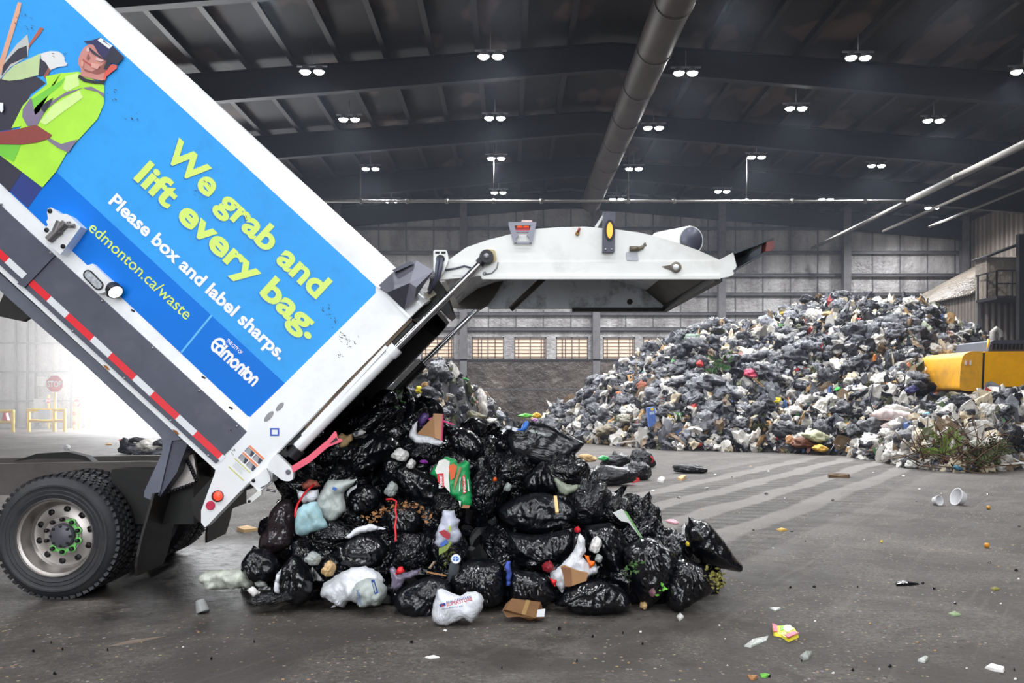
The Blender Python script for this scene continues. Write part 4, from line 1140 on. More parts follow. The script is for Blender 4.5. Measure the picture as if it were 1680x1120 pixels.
# ---------------------------------------------------------------- raised tailgate
tg = thing('tailgate', None, None, P(725, 445, 7.7)); set_parent(tg, truck)
top = [(722, 440), (735, 427), (765, 405.6), (799.6, 393.6), (838, 384), (882.6, 375), (920, 372.5), (960, 371.6), (1010, 376), (1047, 381), (1078, 388), (1108, 397), (1146, 410.5), (1180, 426), (1183, 440)]
near = [(721, 459)] + top + [(1182, 457), (791, 457), (788, 452)]
prism('side_plate', near, T0, T0 + .04, WHITE2_M, tg, bevel=.006)
prism('side_plate', near, T1 - .03, T1 + .0, INNER_M, tg, Yref=T0)
prism('bottom_flange', [(791, 452), (1182, 452), (1182, 457.5), (791, 457.5)], T0 - .03, T0 + .005, WHITE2_M, tg, bevel=.003)
prism('belt_line', [(742, 430), (1184, 428), (1184, 452), (742, 452)], T0 - .008, T0 + .005, WHITE2_M, tg)
bm = B(); rows = []
for x, y in top:
    q = P(x, y, T0); rows.append([bm.verts.new((q.x, T0 + .01, q.z)), bm.verts.new((q.x, T1 - .01, q.z)), bm.verts.new((q.x * .985, T1 - .01, q.z - .04)), bm.verts.new((q.x * .985, T0 + .01, q.z - .04))])
for a, c_ in zip(rows, rows[1:]):
    for i in range(4): f = bm.faces.new((a[i], a[(i + 1) % 4], c_[(i + 1) % 4], c_[i])); f.material_index = 0 if i == 0 else 1
bm.faces.new(rows[0]); bm.faces.new(rows[-1][::-1])
obj('top_shell', bm, [WHITE2_M, INNER_M], tg)
# hopper lip across the open end, sloping panel inside it
bm = B()
xr = (1183 - VX) / F * T0; zb = CZ - (457 - VY) / F * T0
for (pp, mi) in (([(xr, zb), (xr, zb + .05), (xr - .28, zb + .28), (xr - .31, zb + .26)], 0),):
    va = [bm.verts.new((p[0], T0 + .03, p[1])) for p in pp]; vb = [bm.verts.new((p[0], T1 - .03, p[1])) for p in pp]
    bm.faces.new(va); bm.faces.new(vb[::-1])
    for i in range(4): bm.faces.new((va[i], vb[i], vb[(i + 1) % 4], va[(i + 1) % 4]))
obj('hopper_panel', bm, BROWN_M, tg)
bm = B(); add_box(bm, (xr - .05, T0, zb - .025), (xr + .01, T1, zb + .03)); add_box(bm, (xr - 1.0, T1 - .06, zb - .03), (xr, T1 + .01, zb + .01)); obj('hopper_rim', bm, BLACK_M, tg)
prism('shaded_inner_panel', [(724, 462), (826, 459), (812, 484), (800, 500), (790, 507), (738, 505)], T1 - .1, T1 - .05, BROWN_M, tg, Yref=T1 - .1)  # front inner panel, its lack of light put into the dark brown
bm = B(); add_tube(bm, [P(893, 455, 8.4), P(838, 507, 8.5)], .03, 8); obj('inner_shadow_bar', bm, BROWN_M, tg)  # dark tube added in place of a shadow across the far plate
bm = B(); add_lathe(bm, P(1033, 495, T1 - .03), [(0.03, 0), (0.03, -.02), (0, -.02)], (0, 1, 0), 8); obj('inner_stud', bm, BROWN_M, tg)
prism('lip_bracket', [(1180, 426), (1203, 414), (1208.5, 436), (1203, 451), (1195, 454), (1182, 456)], T0 - .01, T0 + .03, WHITE2_M, tg, bevel=.003)
bm = B(); add_prism(bm, [(1203, 413), (1246, 399), (1254, 394.7), (1269.5, 390), (1270, 392.5), (1254, 398), (1206, 416)], T0 - .02, T0 + .7); add_prism(bm, [(1203, 443), (1270, 404), (1270, 408), (1266, 411), (1230, 430), (1204, 446)], T0 - .02, T0 + .7); add_prism(bm, [(1203, 414), (1269, 391), (1270, 406), (1204, 444)], T0 + .66, T0 + .7); arm = obj('chute_arm', bm, M('chute_steel', (58, 64, 72), .45, .3, grime=.5), tg)
prism('worn_tip', [(1258, 397), (1270, 393), (1270.5, 406), (1264, 412), (1256, 412)], T0 - .026, T0 + .1, M('worn_red', (120, 66, 66), .6, grime=.7), arm)
# hinge bracket with hoses
hb = prism('hinge_bracket', rounded([(711, 410), (733, 410), (736, 426), (727, 448), (719, 454), (711, 444)], 3), T0 - .06, T0, WHITE2_M, tg, bevel=.003)
bm = B(); add_disc(bm, P(722.5, 425, T0 - .06), .034, -.004, (0, 1, 0), 20); add_prism(bm, [(714, 412.5), (721, 412.5), (721, 416), (714, 416)], T0 - .064, T0 - .06); add_prism(bm, [(724, 412.5), (731, 412.5), (731, 416), (724, 416)], T0 - .064, T0 - .06); obj('bracket_hole', bm, BLACK_M, hb)
for dx in (0, 6):
    bm = B(); add_tube(bm, [P(719 + dx, 424, T0 - .06), P(717 + dx, 438, T0 - .1), P(716 + dx * .6, 455, T0 - .09), P(710 + dx * .4, 466, T0 - .05), P(704, 474 + dx, T0 + .05)], .015, 8); obj('hydraulic_hose', bm, SKIRT_M, hb, smooth=True)
bm = B(); add_tube(bm, [P(724, 444, T0 - .02), P(748, 440, T0 - .015), P(762, 436, T0 - .015), P(775, 440, T0 - .015)], .008, 6); obj('wire', bm, SKIRT_M, tg)
prism('pivot_plate', rounded([(797, 408), (812, 410), (815, 424), (812, 430), (795, 428)], 3), T0 - .02, T0, M('plate_yellowed', (206, 190, 140), .5, grime=.5), tg)
bm = B(); pts = [P(817, 430, T0 - .01), P(815, 440, T0 - .012), P(807, 448, T0 - .012), P(797, 450, T0 - .012)]; add_tube(bm, pts, .006, 6); add_disc(bm, P(795, 449, T0), .016, -.012, (0, 1, 0), 12); obj('grease_line', bm, LAMP_M, tg)
# lamp bracket with cut-outs, orange lamps behind it
bk = thing('lamp_bracket', None, None, P(857, 380, T0)); set_parent(bk, tg)
bm = B()
for q in ([(834, 364), (880, 364), (879, 369.5), (835, 369.5)], [(835, 369.5), (844, 369.5), (846, 378), (851, 386), (846, 391), (848, 399.5), (843, 399.5)], [(879, 369.5), (871, 369.5), (869, 378), (864, 386), (869, 391), (868, 399.5), (873, 399.5)], [(848, 399.5), (868, 399.5), (868, 396), (848, 396)], [(846, 378), (869, 378), (867, 380.5), (848, 380.5)]): add_prism(bm, q, T0 - .05, T0 - .03)
obj('bracket_plate', bm, STEEL_M, bk)
bm = B()
for x in (853, 863.5): add_lathe(bm, P(x, 374, T0 + .06), [(0.024, 0), (0.02, -.03), (0, -.04)], (0, 1, 0), 12)
obj('orange_lamp', bm, ORANGE_M, bk, smooth=True)
prism('lamp_base', [(846, 373), (870, 373), (870, 378), (846, 378)], T0 + .02, T0 + .1, M('lamp_red_base', (190, 40, 44), .4), bk)
bm = B()
for x, y in ((846, 397.5), (870, 397.5)): add_disc(bm, P(x, y, T0 - .05), .009, -.006, (0, 1, 0), 8)
obj('bracket_bolt', bm, LAMP_M, bk)
prism('lamp_top', [(856, 361), (872, 361), (874, 364.5), (855, 364.5)], T0 + .0, T0 + .08, M('lamp_pink', (236, 200, 196), .4), bk)
# amber side marker
am = prism('marker_bracket', [(990, 347), (1010, 347), (1008, 413), (989, 413)], T0 - .07, T0 - .01, SKIRT_M, tg, bevel=.005)
prism('marker_gasket', ellipse(1000.5, 377.5, 8.6, 17.5, 28), T0 - .078, T0 - .07, DARK_M, am, bevel=.002)
prism('amber_lens', ellipse(1000.5, 377.5, 4.8, 13, 28), T0 - .088, T0 - .075, AMBER_M, am, bevel=.003)
bm = B()
for x, y in ((993.5, 409), (1003.5, 409)): add_disc(bm, P(x, y, T0 - .07), .009, -.006, (0, 1, 0), 8)
obj('bracket_bolt', bm, LAMP_M, am)
prism('marker_stay', [(976, 371), (990, 350), (993, 352), (981, 372)], T0 + .02, T0 + .06, WHITE2_M, tg)
# other fittings
prism('hinge_tab', rounded([(1027, 413), (1046, 413), (1048, 428), (1028, 427)], 3), T0 - .012, T0, M('tab_grey', (176, 178, 186), .4, .2), tg)
bm = B(); add_tube(bm, [P(1033, 408, T0 - .03), P(1047, 408, T0 - .03)], .02, 10); add_tube(bm, [P(1045, 409, T0 - .02), P(1055, 405, T0 - .01)], .016, 8); obj('door_catch', bm, M('catch_grey', (120, 112, 96), .5, .3, grime=.6), tg)
bm = B(); add_lathe(bm, P(1108, 439, T0), [(0.042, 0), (0.042, -.03), (0.03, -.04), (0.024, -.04)], (0, 1, 0), 20); bs = obj('boss', bm, M('boss_soiled', (120, 112, 100), .5, grime=.8), tg, smooth=True, auto=.6)
bm = B(); add_lathe(bm, P(1109, 438, T0 - .04), [(0.024, 0), (0.02, -.016), (0, -.02)], (0, 1, 0), 14); obj('pin', bm, WHITE_M, bs, smooth=True)
bm = B(); add_prism(bm, [(1085, 437), (1102, 434), (1102, 444), (1092, 441)], T0 - .0095, T0 - .007); add_prism(bm, [(1055, 400), (1059, 397), (1061, 403), (1056, 406)], T0 - .0015, T0 + .001); obj('grease_stain', bm, M('grease', (98, 92, 84), .6), tg)
bm = B(); add_lathe(bm, P(947, 383.5, T0), [(0.016, 0), (0.016, -.02), (0, -.022)], (0, 1, 0), 12); obj('catch_knob', bm, M('knob_ochre', (150, 108, 30), .5), tg, smooth=True, auto=.6)
bm = B(); add_tube(bm, [P(948, 381, T0 - .02), P(951, 374, T0 - .02)], .01, 8); obj('catch_lever', bm, M('lever_red', (150, 60, 50), .5), tg)
bm = B(); add_lathe(bm, P(1134, 394, 7.15), [(0.0, 0.0), (0.118, 0.0), (0.122, .02), (0.122, .5), (0, .5)], (-0.35, 0.93, 0.08), 28)
dr = obj('end_drum', bm, WHITE2_M, tg, smooth=True, auto=.6)
bm = B(); add_lathe(bm, P(1134, 394, 7.148), [(0.0, -0.004), (0.108, -0.004), (0.108, 0.0)], (-0.35, 0.93, 0.08), 28); obj('drum_face', bm, M('drum_face_grey', (88, 90, 104), .4, .3), dr)
# ---------------------------------------------------------------- rubbish bags
BAG_M = plastic_film('black_plastic', (14, 15, 20), rough=0.17, wr=0.8, scale=1.9, spec=0.75, bd=0.06)
PBAG_M = plastic_film('black_plastic_sheet', (14, 15, 20), rough=0.17, wr=0.7, scale=8.0, spec=0.75, bd=0.014)
PBAG2_M = plastic_film('crumpled_black_plastic', (19, 20, 26), rough=0.22, wr=0.8, scale=11, spec=0.65, bd=0.010, iso=True)
BAG2_M = plastic_film('black_plastic_matt', (17, 18, 24), rough=0.22, wr=0.8, scale=2.3, spec=0.65, bd=0.05, iso=True)
BAG3_M = plastic_film('thin_dark_plastic', (40, 32, 35), rough=0.18, wr=0.8, scale=10, spec=0.8, bd=.012)
HBAG_M = plastic_film('dusty_dark_plastic', (48, 49, 55), rough=0.36, wr=0.8, scale=2.6, spec=0.5)
HBAG2_M = plastic_film('dusty_grey_plastic', (100, 101, 108), rough=0.42, wr=0.8, scale=2.6)
WBAG_M = plastic_film('white_plastic', (224, 226, 232), rough=0.4, wr=0.45, scale=3.0, subs=0.15, var=0.06)
WFILM_M = plastic_film('white_film', (226, 228, 234), rough=0.35, wr=0.9, scale=13, subs=0.05, var=0.05, bd=.018)
HWBAG_M = plastic_film('soiled_white_plastic', (190, 186, 180), rough=0.5, wr=0.5, scale=3.0, var=0.12)
CLEAR_M = plastic_film('cloudy_film', (176, 180, 174), rough=0.25, wr=0.8, scale=16, var=0.25, bd=.012)
GREYBAG_M = plastic_film('pale_grey_plastic', (176, 184, 180), rough=0.4, wr=0.6, scale=11, var=0.06, bd=.010)
CARD_M = M('cardboard', (172, 130, 90), .8, var=.1, scale=4, grime=.2, grime_rgb=(110, 80, 54))
CARD2_M = M('cardboard_dark', (140, 98, 68), .8, var=.12, scale=4)
DIRT_M = M('heap_core', (40, 38, 38), .8, var=.5, scale=3, bump=.6, bscale=6)

def bag_mesh(name, seed, sub, pleat=0.10, crumple=0.085, knot=True, squash=0.0, low=0.22):
    rnd = random.Random(seed)
    bm = B(); bmesh.ops.create_icosphere(bm, subdivisions=sub, radius=1.0)
    o = Vector((seed * 7.13, seed * 3.7, seed * 1.9))
    k1 = rnd.randint(9, 14); ph = rnd.random() * 6
    for v in bm.verts:
        d = v.co.normalized()
        th = math.acos(max(-1, min(1, d.z))); phi = math.atan2(d.y, d.x)
        r = 1.0 + low * noise.noise(d * 1.3 + o) + 0.10 * noise.noise(d * 2.6 + o)
        # creases: folded ridges
        w1 = d + 0.25 * Vector((noise.noise(d * 2 + o), noise.noise(d * 2 + o * 2), noise.noise(d * 2 - o)))
        a = 1 - abs(noise.noise(w1 * 3.1 + o)) * 2.2
        b_ = 1 - abs(noise.noise(Vector((w1.x * 6.5, w1.y * 6.5, w1.z * 3.2)) + o * 1.3)) * 2.2
        r += crumple * (a * 0.9 + b_ * 0.4 - .6)
        if sub >= 5:
            c_ = 1 - abs(noise.noise(w1 * 13 + o)) * 2
            r += crumple * 0.08 * c_
        if knot:
            p = math.sin(k1 * phi + 2.5 * noise.noise(d * 1.5 + o) + ph)
            r += pleat * (0.6 * p + .4 * abs(p)) * math.exp(-((th - 0.42) / 0.62) ** 2)
            r -= 0.20 * math.exp(-((th - 0.26) / 0.13) ** 2)
            r += (0.30 + 0.12 * math.sin(3 * phi + ph)) * math.exp(-(th / 0.15) ** 2)
        v.co = d * r
        if squash: v.co.z *= 1 - squash
        if v.co.z < -0.72: v.co.z = -0.72 + (v.co.z + 0.72) * 0.35     # slumped underside
    for f in bm.faces: f.smooth = True
    me = bpy.data.meshes.new(name); bm.to_mesh(me); bm.free()
    return me
BAGS = [bag_mesh('bag_shape', 11 + i * 3, 5, pleat=(.10, .07, .13, .06)[i % 4], crumple=(.03, .045, .025, .055)[i % 4], knot=i % 3 != 1, low=(.2, .3, .26)[i % 3]) for i in range(9)]
BAGCACHE = {}
def bag_with(i, mat):
    k = (i, mat.name)
    if k not in BAGCACHE:
        me = BAGS[i].copy(); me.materials.append(mat); BAGCACHE[k] = me
    return BAGCACHE[k]

def pile_Y(px, py, base=6.12, slope=0.95):
    k = (py - VY) / F
    return (base + slope * CZ) / (1 + slope * k)

def put_bag(name, label, cat, px, py, wpx, hpx, roll=0.0, var=0, mat=None, Y=None, depth=None, spin=None, group=None, dy=0.0, tilt=0.0):
    Y = (pile_Y(px, py) if Y is None else Y) + dy
    c = P(px, py, Y)
    sx, sz = wpx / 2 * Y / F / 1.02, hpx / 2 * Y / F / .95
    o = bpy.data.objects.new(name, bag_with(var, mat or BAG_M)); COL.objects.link(o)
    d = depth if depth is not None else min(sx, sz) * 0.9 + 0.04
    o.scale = (sx, d, sz)
    # first the bag's own pose, then roll in the picture plane
    base = Matrix.Rotation(math.radians(roll), 4, 'Y')
    o.rotation_euler = (base @ Matrix.Rotation(math.radians(tilt), 4, 'X')).to_euler()
    low = math.sqrt((sx * math.sin(math.radians(roll))) ** 2 + (sz * math.cos(math.radians(roll))) ** 2)
    c.y += d * 0.5
    c.z = max(c.z, low * 0.80)
    o.location = c
    return tag(o, label, cat, group)

BK = 'rubbish bag'
front = [
 # px, py, w, h, roll, variant, material, label
 (632, 668, 96, 84, 10, 0, BAG_M, 'black rubbish bag topmost on the load right under the truck body'),
 (588, 706, 150, 58, -28, 4, BAG_M, 'long black rubbish bag sliding out above the bag with the pink strap'),
 (604, 745, 112, 78, -8, 1, BAG2_M, 'smooth round black rubbish bag at the forked end of the pink strap'),
 (545, 742, 90, 60, -38, 7, BAG_M, 'black rubbish bag in the shade behind the pink strap'),
 (625, 790, 120, 56, 8, 3, BAG_M, 'wide wrinkled black rubbish bag beneath the smooth round one'),
 (697, 806, 118, 62, 40, 2, BAG_M, 'streaky black rubbish bag lying aslant left of the green beer carton'),
 (766, 732, 68, 66, 15, 6, BAG_M, 'shiny black rubbish bag behind the top of the green beer carton'),
 (692, 744, 66, 46, -10, 5, BAG_M, 'small black rubbish bag below the open brown box with pink edges'),
 (832, 726, 76, 66, 5, 0, BAG_M, 'dark rubbish bag under the blue film scrap on the crest of the load'),
 (838, 768, 84, 48, 0, 8, BAG_M, 'dark rubbish bag in the hollow below the pointed black sheet'),
 (888, 786, 74, 76, -12, 2, BAG2_M, 'peaked black rubbish bag standing above the big crumpled bag with the wooden stick'),
 (883, 843, 134, 80, 8, 3, BAG2_M, 'big finely crumpled black rubbish bag with a wooden stick on it'),
 (888, 903, 122, 74, -8, 4, BAG_M, 'broad black rubbish bag directly below the one with the wooden stick'),
 (968, 830, 78, 78, 12, 0, BAG2_M, 'knobbly black rubbish bag behind the green and white carton'),
 (798, 812, 66, 78, 20, 6, BAG_M, 'upright black rubbish bag just right of the green beer carton'),
 (790, 872, 92, 74, -20, 1, BAG_M, 'black rubbish bag with folded mouth above the large taut black bag'),
 (785, 944, 102, 108, 4, 2, BAG2_M, 'large taut black rubbish bag behind the white printed shop bag'),
 (697, 984, 108, 76, -6, 3, BAG_M, 'glittering crumpled black rubbish bag left of the white printed shop bag'),
 (862, 958, 92, 70, 0, 7, BAG_M, 'dark low rubbish bag behind the torn brown carton on the floor'),
 (978, 978, 112, 58, 4, 8, BAG_M, 'flat black rubbish bag with a tail, right of the torn brown carton'),
 (1062, 922, 128, 128, 22, 4, BAG2_M, 'very large bluish black rubbish bag with a hole showing green leaves'),
 (1131, 960, 92, 84, 30, 6, BAG2_M, 'plump black rubbish bag at the lower end of the load next to yellowish weeds'),
 (1166, 893, 122, 82, 38, 1, BAG2_M, 'long bulging black rubbish bag leaning out at the far right tip of the load'),
 (1082, 868, 100, 54, 14, 5, BAG_M, 'black rubbish bag behind the very large bluish one, under a pink scrap'),
 (1003, 884, 84, 92, -8, 0, BAG_M, 'puckered black rubbish bag between the green carton and the white film with orange'),
 (1010, 838, 62, 50, 20, 3, BAG_M, 'small black rubbish bag peeping out behind the green and white carton'),
 (466, 850, 64, 120, 14, 7, BAG3_M, 'tall translucent brownish dark bag hanging below the tail lock'),
 (430, 928, 74, 66, -10, 5, BAG_M, 'pitch black rubbish bag behind the clear film bag on the floor'),
 (487, 945, 78, 84, -18, 8, BAG_M, 'shiny black rubbish bag left of the big white tied bag'),
 (441, 984, 74, 17, -6, 6, BAG_M, 'flat black plastic flap lying on the floor beside the clear film bag'),
 (545, 878, 88, 44, 10, 4, BAG_M, 'low black rubbish bag under the pale blue cushion'),
 (598, 908, 104, 62, -22, 2, BAG2_M, 'ribbed dark rubbish bag behind the top of the big white tied bag'),
 (604, 828, 84, 66, 12, 3, BAG_M, 'black rubbish bag right beside the pale grey plastic bag'),
 (662, 862, 70, 66, 5, 0, BAG_M, 'black rubbish bag with the dangling red ribbon across it'),
 (676, 908, 72, 58, -15, 1, BAG_M, 'dark rubbish bag between the ribbon bag and the red and clear wrapper'),
 (480, 795, 62, 60, -35, 2, BAG_M, 'bluish black bag jammed under the tail lock of the truck'),
 (735, 838, 60, 52, 20, 5, BAG_M, 'black rubbish bag under the lower end of the green beer carton'),
 (735, 905, 62, 58, -10, 8, BAG_M, 'black rubbish bag behind the bottle with the blue cap'),
 (930, 776, 76, 56, 20, 6, BAG_M, 'black rubbish bag below the tip of the pointed black sheet'),
 (1000, 782, 92, 34, -4, 4, BAG2_M, 'long black rubbish bag on the floor with a red tie at its end'),
 (1046, 774, 48, 32, 8, 0, BAG2_M, 'grey black rubbish bag next to the long one with the red tie'),
 (1054, 755, 44, 28, 12, 2, BAG2_M, 'rounded black rubbish bag farthest back behind the load on the open floor'),
 (1012, 758, 50, 24, -10, 3, BAG2_M, 'half hidden black bag beneath the green bottle behind the load'),
 (1134, 770, 54, 15, 2, 7, BAG2_M, 'flattened black bag lying alone on the tracked floor'),
]
def C4(pts): return [(380 + x / 3.733, 580 + y / 3.733) for x, y in pts]
def C5(pts): return [(300 + x / 3.733, 780 + y / 3.733) for x, y in pts]
def C6(pts): return [(680 + x / 4.0, 780 + y / 4.0) for x, y in pts]
def C7(pts): return [(660 + x / 3.733, 580 + y / 3.733) for x, y in pts]
def C8(pts): return [(880 + x / 3.5, 720 + y / 3.5) for x, y in pts]
# bags whose own outline shows: (start of the label, outline, knot, crumpled?)
traced = [
 ('long bulging', C8([(870, 435), (905, 462), (980, 470), (1040, 540), (1090, 600), (1150, 690), (1190, 725), (1170, 765), (1100, 752), (1020, 735), (940, 700), (890, 650), (862, 590), (850, 510), (876, 480)]), 0, 1, .19, 0),
 ('very large', C8([(495, 640), (530, 590), (590, 565), (660, 560), (720, 600), (790, 640), (830, 690), (815, 760), (770, 840), (720, 900), (660, 950), (640, 975), (600, 950), (555, 880), (525, 800), (500, 720)]), 2, 1, .2, 0),
 ('plump black', C8([(800, 690), (880, 690), (960, 730), (1010, 780), (1028, 830), (1000, 890), (900, 940), (830, 985), (795, 992), (755, 965), (732, 900), (745, 830), (770, 760)]), 1, 1, .16, 0),
 ('black rubbish bag behind the very large', C8([(560, 470), (640, 450), (720, 470), (800, 505), (870, 540), (905, 600), (930, 660), (860, 660), (760, 640), (690, 610), (590, 580)]), 0, 1, .12, 0),
 ('flat black rubbish bag with a tail', C8([(150, 880), (200, 840), (280, 800), (360, 795), (440, 830), (520, 880), (548, 930), (535, 975), (440, 1000), (330, 1015), (230, 1005), (175, 970), (158, 945), (95, 958), (112, 932)]), 14, 0, .15, 0),
 ('puckered', C8([(270, 500), (350, 485), (430, 475), (480, 520), (525, 600), (510, 700), (530, 800), (450, 810), (395, 750), (355, 680), (290, 600)]), 1, 0, .15, 0),
 ('big finely crumpled', C6([(548, 230), (580, 190), (660, 140), (760, 115), (850, 108), (930, 130), (1010, 170), (1060, 210), (1072, 260), (1030, 310), (950, 352), (880, 378), (780, 388), (690, 362), (600, 312), (555, 272)]), 8, 1, .17, 1),
 ('broad black', C6([(615, 360), (700, 380), (800, 388), (900, 375), (1000, 345), (1055, 400), (1052, 470), (1000, 540), (900, 590), (800, 622), (720, 602), (650, 562), (606, 480)]), 8, 0, .16, 0),
 ('large taut', C6([(225, 610), (300, 588), (350, 556), (420, 540), (500, 552), (580, 575), (602, 660), (608, 760), (580, 835), (480, 865), (400, 850), (300, 800), (245, 750), (220, 680)]), 3, 1, .19, 0),
 ('black rubbish bag with folded mouth', C6([(270, 470), (330, 400), (400, 335), (500, 330), (570, 370), (600, 450), (590, 560), (500, 540), (440, 530), (380, 570), (318, 632), (320, 540)]), 9, 0, .15, 0),
 ('glittering', C6([(-10, 700), (60, 668), (140, 655), (210, 680), (262, 740), (220, 800), (150, 850), (120, 945), (40, 962), (-40, 935), (-110, 885), (-142, 830), (-120, 780), (-70, 730)]), 2, 0, .16, 1),
 ('dark low', C6([(630, 600), (720, 625), (830, 635), (900, 690), (965, 780), (900, 830), (800, 845), (680, 845), (612, 800), (620, 700)]), 0, 1, .14, 0),
 ('smooth round', C4([(650, 600), (700, 540), (770, 500), (860, 478), (950, 488), (1010, 518), (1048, 572), (1010, 630), (930, 670), (860, 725), (780, 758), (700, 735), (652, 675)]), 11, 1, .17, 0),
 ('streaky', C4([(1000, 690), (1080, 675), (1180, 710), (1265, 780), (1335, 870), (1320, 955), (1240, 968), (1150, 930), (1070, 880), (1005, 790)]), 0, 0, .14, 0),
 ('wide wrinkled', C4([(770, 775), (840, 700), (940, 655), (1030, 660), (1015, 720), (1030, 800), (960, 830), (860, 820), (785, 835)]), 2, 0, .12, 0),
 ('black rubbish bag right beside', C4([(710, 860), (770, 805), (860, 795), (920, 850), (910, 930), (850, 980), (780, 1005), (720, 960)]), 1, 1, .13, 0),
 ('black rubbish bag topmost', C4([(800, 380), (840, 300), (880, 245), (940, 208), (1005, 235), (1035, 300), (1020, 370), (950, 410), (860, 405)]), 3, 1, .14, 0),
 ('shiny black rubbish bag behind', C7([(280, 490), (350, 445), (430, 475), (492, 540), (505, 600), (465, 665), (395, 655), (330, 610), (290, 560)]), 1, 1, .14, 0),
 ('dark rubbish bag under', C7([(565, 540), (595, 488), (660, 455), (725, 478), (768, 520), (750, 605), (700, 630), (620, 612), (575, 585)]), 2, 1, .13, 0),
 ('peaked', C7([(730, 770), (785, 710), (835, 668), (870, 655), (905, 720), (955, 810), (960, 868), (880, 860), (800, 868), (735, 840)]), 3, 1, .13, 0),
 ('tall translucent', C5([(525, 235), (585, 150), (650, 135), (690, 200), (695, 320), (665, 435), (590, 465), (540, 505), (505, 450), (460, 445), (468, 370), (515, 320)]), 2, 0, .12, 0),
 ('shiny black rubbish bag left', C5([(590, 580), (640, 510), (680, 478), (725, 508), (765, 560), (805, 640), (798, 745), (725, 798), (640, 775), (582, 730), (595, 650)]), 2, 1, .14, 0),
 ('ribbed dark', C5([(920, 465), (1000, 395), (1100, 345), (1190, 362), (1250, 420), (1262, 485), (1190, 550), (1080, 572), (980, 562), (930, 510)]), 9, 0, .14, 0),
 ('pitch black', C5([(362, 525), (415, 448), (500, 440), (570, 500), (600, 560), (550, 650), (440, 655), (385, 610), (358, 562)]), 1, 1, .15, 0),
 ('black rubbish bag with the dangling', C4([(930, 960), (990, 920), (1090, 915), (1170, 960), (1180, 1040), (1130, 1110), (1040, 1120), (960, 1080)]), 1, 1, .14, 0),
]
tr_i = 0
def traced_bag(lab):
    global tr_i
    for key, pts, kn, smooth_, th, cr in traced:
        if lab.startswith(key) or (' ' + key + ' ') in lab[:60]:
            tr_i += 1
            xs = [p[0] for p in pts]; ys = [p[1] for p in pts]
            cx_, cy_ = sum(xs) / len(xs), sum(ys) / len(ys)
            dim = min(max(xs) - min(xs), max(ys) - min(ys))
            mt = BAG3_M if 'translucent' in lab else (PBAG2_M if cr else PBAG_M)
            o = puff('rubbish_bag', rounded(pts, 9, 3), pile_Y(cx_, cy_) + .06, th, mt, None, step=3.2, edge=dim * .46, wr=.10, seed=tr_i * 5, knot=pts[kn], pleat=.05, kp=17 + tr_i % 7, crump=.030 if cr else .020)
            return tag(o, lab, BK)
    return None
for (px, py, w_, h_, roll, var, mt, lab) in front:
    if traced_bag(lab): continue
    Y = None
    if py < 790 and px > 985: Y = CZ * F / (py + h_ * .42 - VY)   # on the floor behind the load
    put_bag('rubbish_bag', lab, BK, px, py, w_, h_, roll, var, mt, Y=Y)
# the dark innermost rubbish of the load
# more bags bedded behind and between, filling the load under the tailgate opening
rnd = random.Random(21)
fill = []
for (px, py) in ((560, 790), (520, 770), (575, 850), (640, 720), (670, 700), (720, 770), (700, 860), (755, 770), (800, 760), (640, 890), (850, 800), (830, 900), (920, 880), (945, 900), (1040, 880), (1015, 930), (560, 930), (620, 930), (740, 960), (820, 950), (910, 940), (1030, 960), (1095, 920), (480, 890), (520, 910), (610, 690), (560, 750), (670, 770), (930, 830), (1050, 850), (700, 930)):
    w_ = rnd.uniform(85, 120)
    put_bag('rubbish_bag', 'black rubbish bag bedded in the dumped load, half hidden by others', BK, px, py, w_, w_ * rnd.uniform(.6, .85), rnd.uniform(-40, 40), rnd.randrange(9), BAG_M, group='black bags buried in the dumped load', dy=0.26)

# pointed black sheet
def soft(name, label, cat, pts, Y, thick, mat, group=None, **kw):
    o = puff(name, pts, Y, thick, mat, None, **kw)
    return tag(o, label, cat, group)
soft('plastic_sheet', 'pointed matt black plastic sheet sticking out over the crest of the load', 'plastic sheet', [(830, 705), (868, 690), (905, 698), (960, 728), (942, 745), (922, 760), (900, 765), (860, 760), (835, 745)], 7.15, 0.05, PBAG2_M, step=6, edge=16, seed=3)

# ---------------------------------------------------------------- the coloured rubbish in the load
PY_ = pile_Y
def s_(name, label, cat, pts, mat, thick=0.04, dy=-0.1, Y=None, **kw):
    kw.setdefault('crump', min(.035, thick * .38))
    cx_ = sum(p[0] for p in pts) / len(pts); cy_ = sum(p[1] for p in pts) / len(pts)
    return soft(name, label, cat, pts, (PY_(cx_, cy_) if Y is None else Y) + dy, thick, mat, **kw)
def pick(name, rgb, **kw):
    return MATS[name] if name in MATS else M(name, rgb, **kw)
def film(name, rgb, **kw):
    return MATS[name] if name in MATS else plastic_film(name, rgb, **kw)

# pink strap with forked end
bm = B(); add_prism(bm, C4([(365, 690), (375, 728), (480, 665), (590, 572), (680, 535), (668, 520), (650, 520), (640, 478), (630, 476), (590, 525), (470, 625)]), 6.52, 6.535)
o = obj('pink_strap', bm, M('pink_plastic', (238, 92, 116), .45, var=.06, grime=.15), bevel=.002); tag(o, 'flat pink plastic strap with a forked end hanging from the tail lock', 'strap')
bm = B(); add_prism(bm, C4([(600, 550), (640, 512), (650, 528), (618, 545)]), 6.515, 6.522); obj('fork_gap', bm, BLACK_M, o)
s_('paper_scrap', 'crumpled tan paper at the forked end of the pink strap', 'paper', C4([(650, 560), (690, 510), (735, 490), (740, 530), (700, 570), (660, 575)]), pick('tan_paper', (206, 172, 124), rough=.8), .02, dy=-.16, step=3, edge=5, seed=5)
s_('paper_scrap', 'white scrap with black print above the smooth round bag', 'paper', C4([(735, 490), (790, 462), (822, 478), (800, 500), (750, 515)]), pick('white_paper', (228, 226, 222), rough=.7), .012, dy=-.14, step=3, edge=5, seed=6)
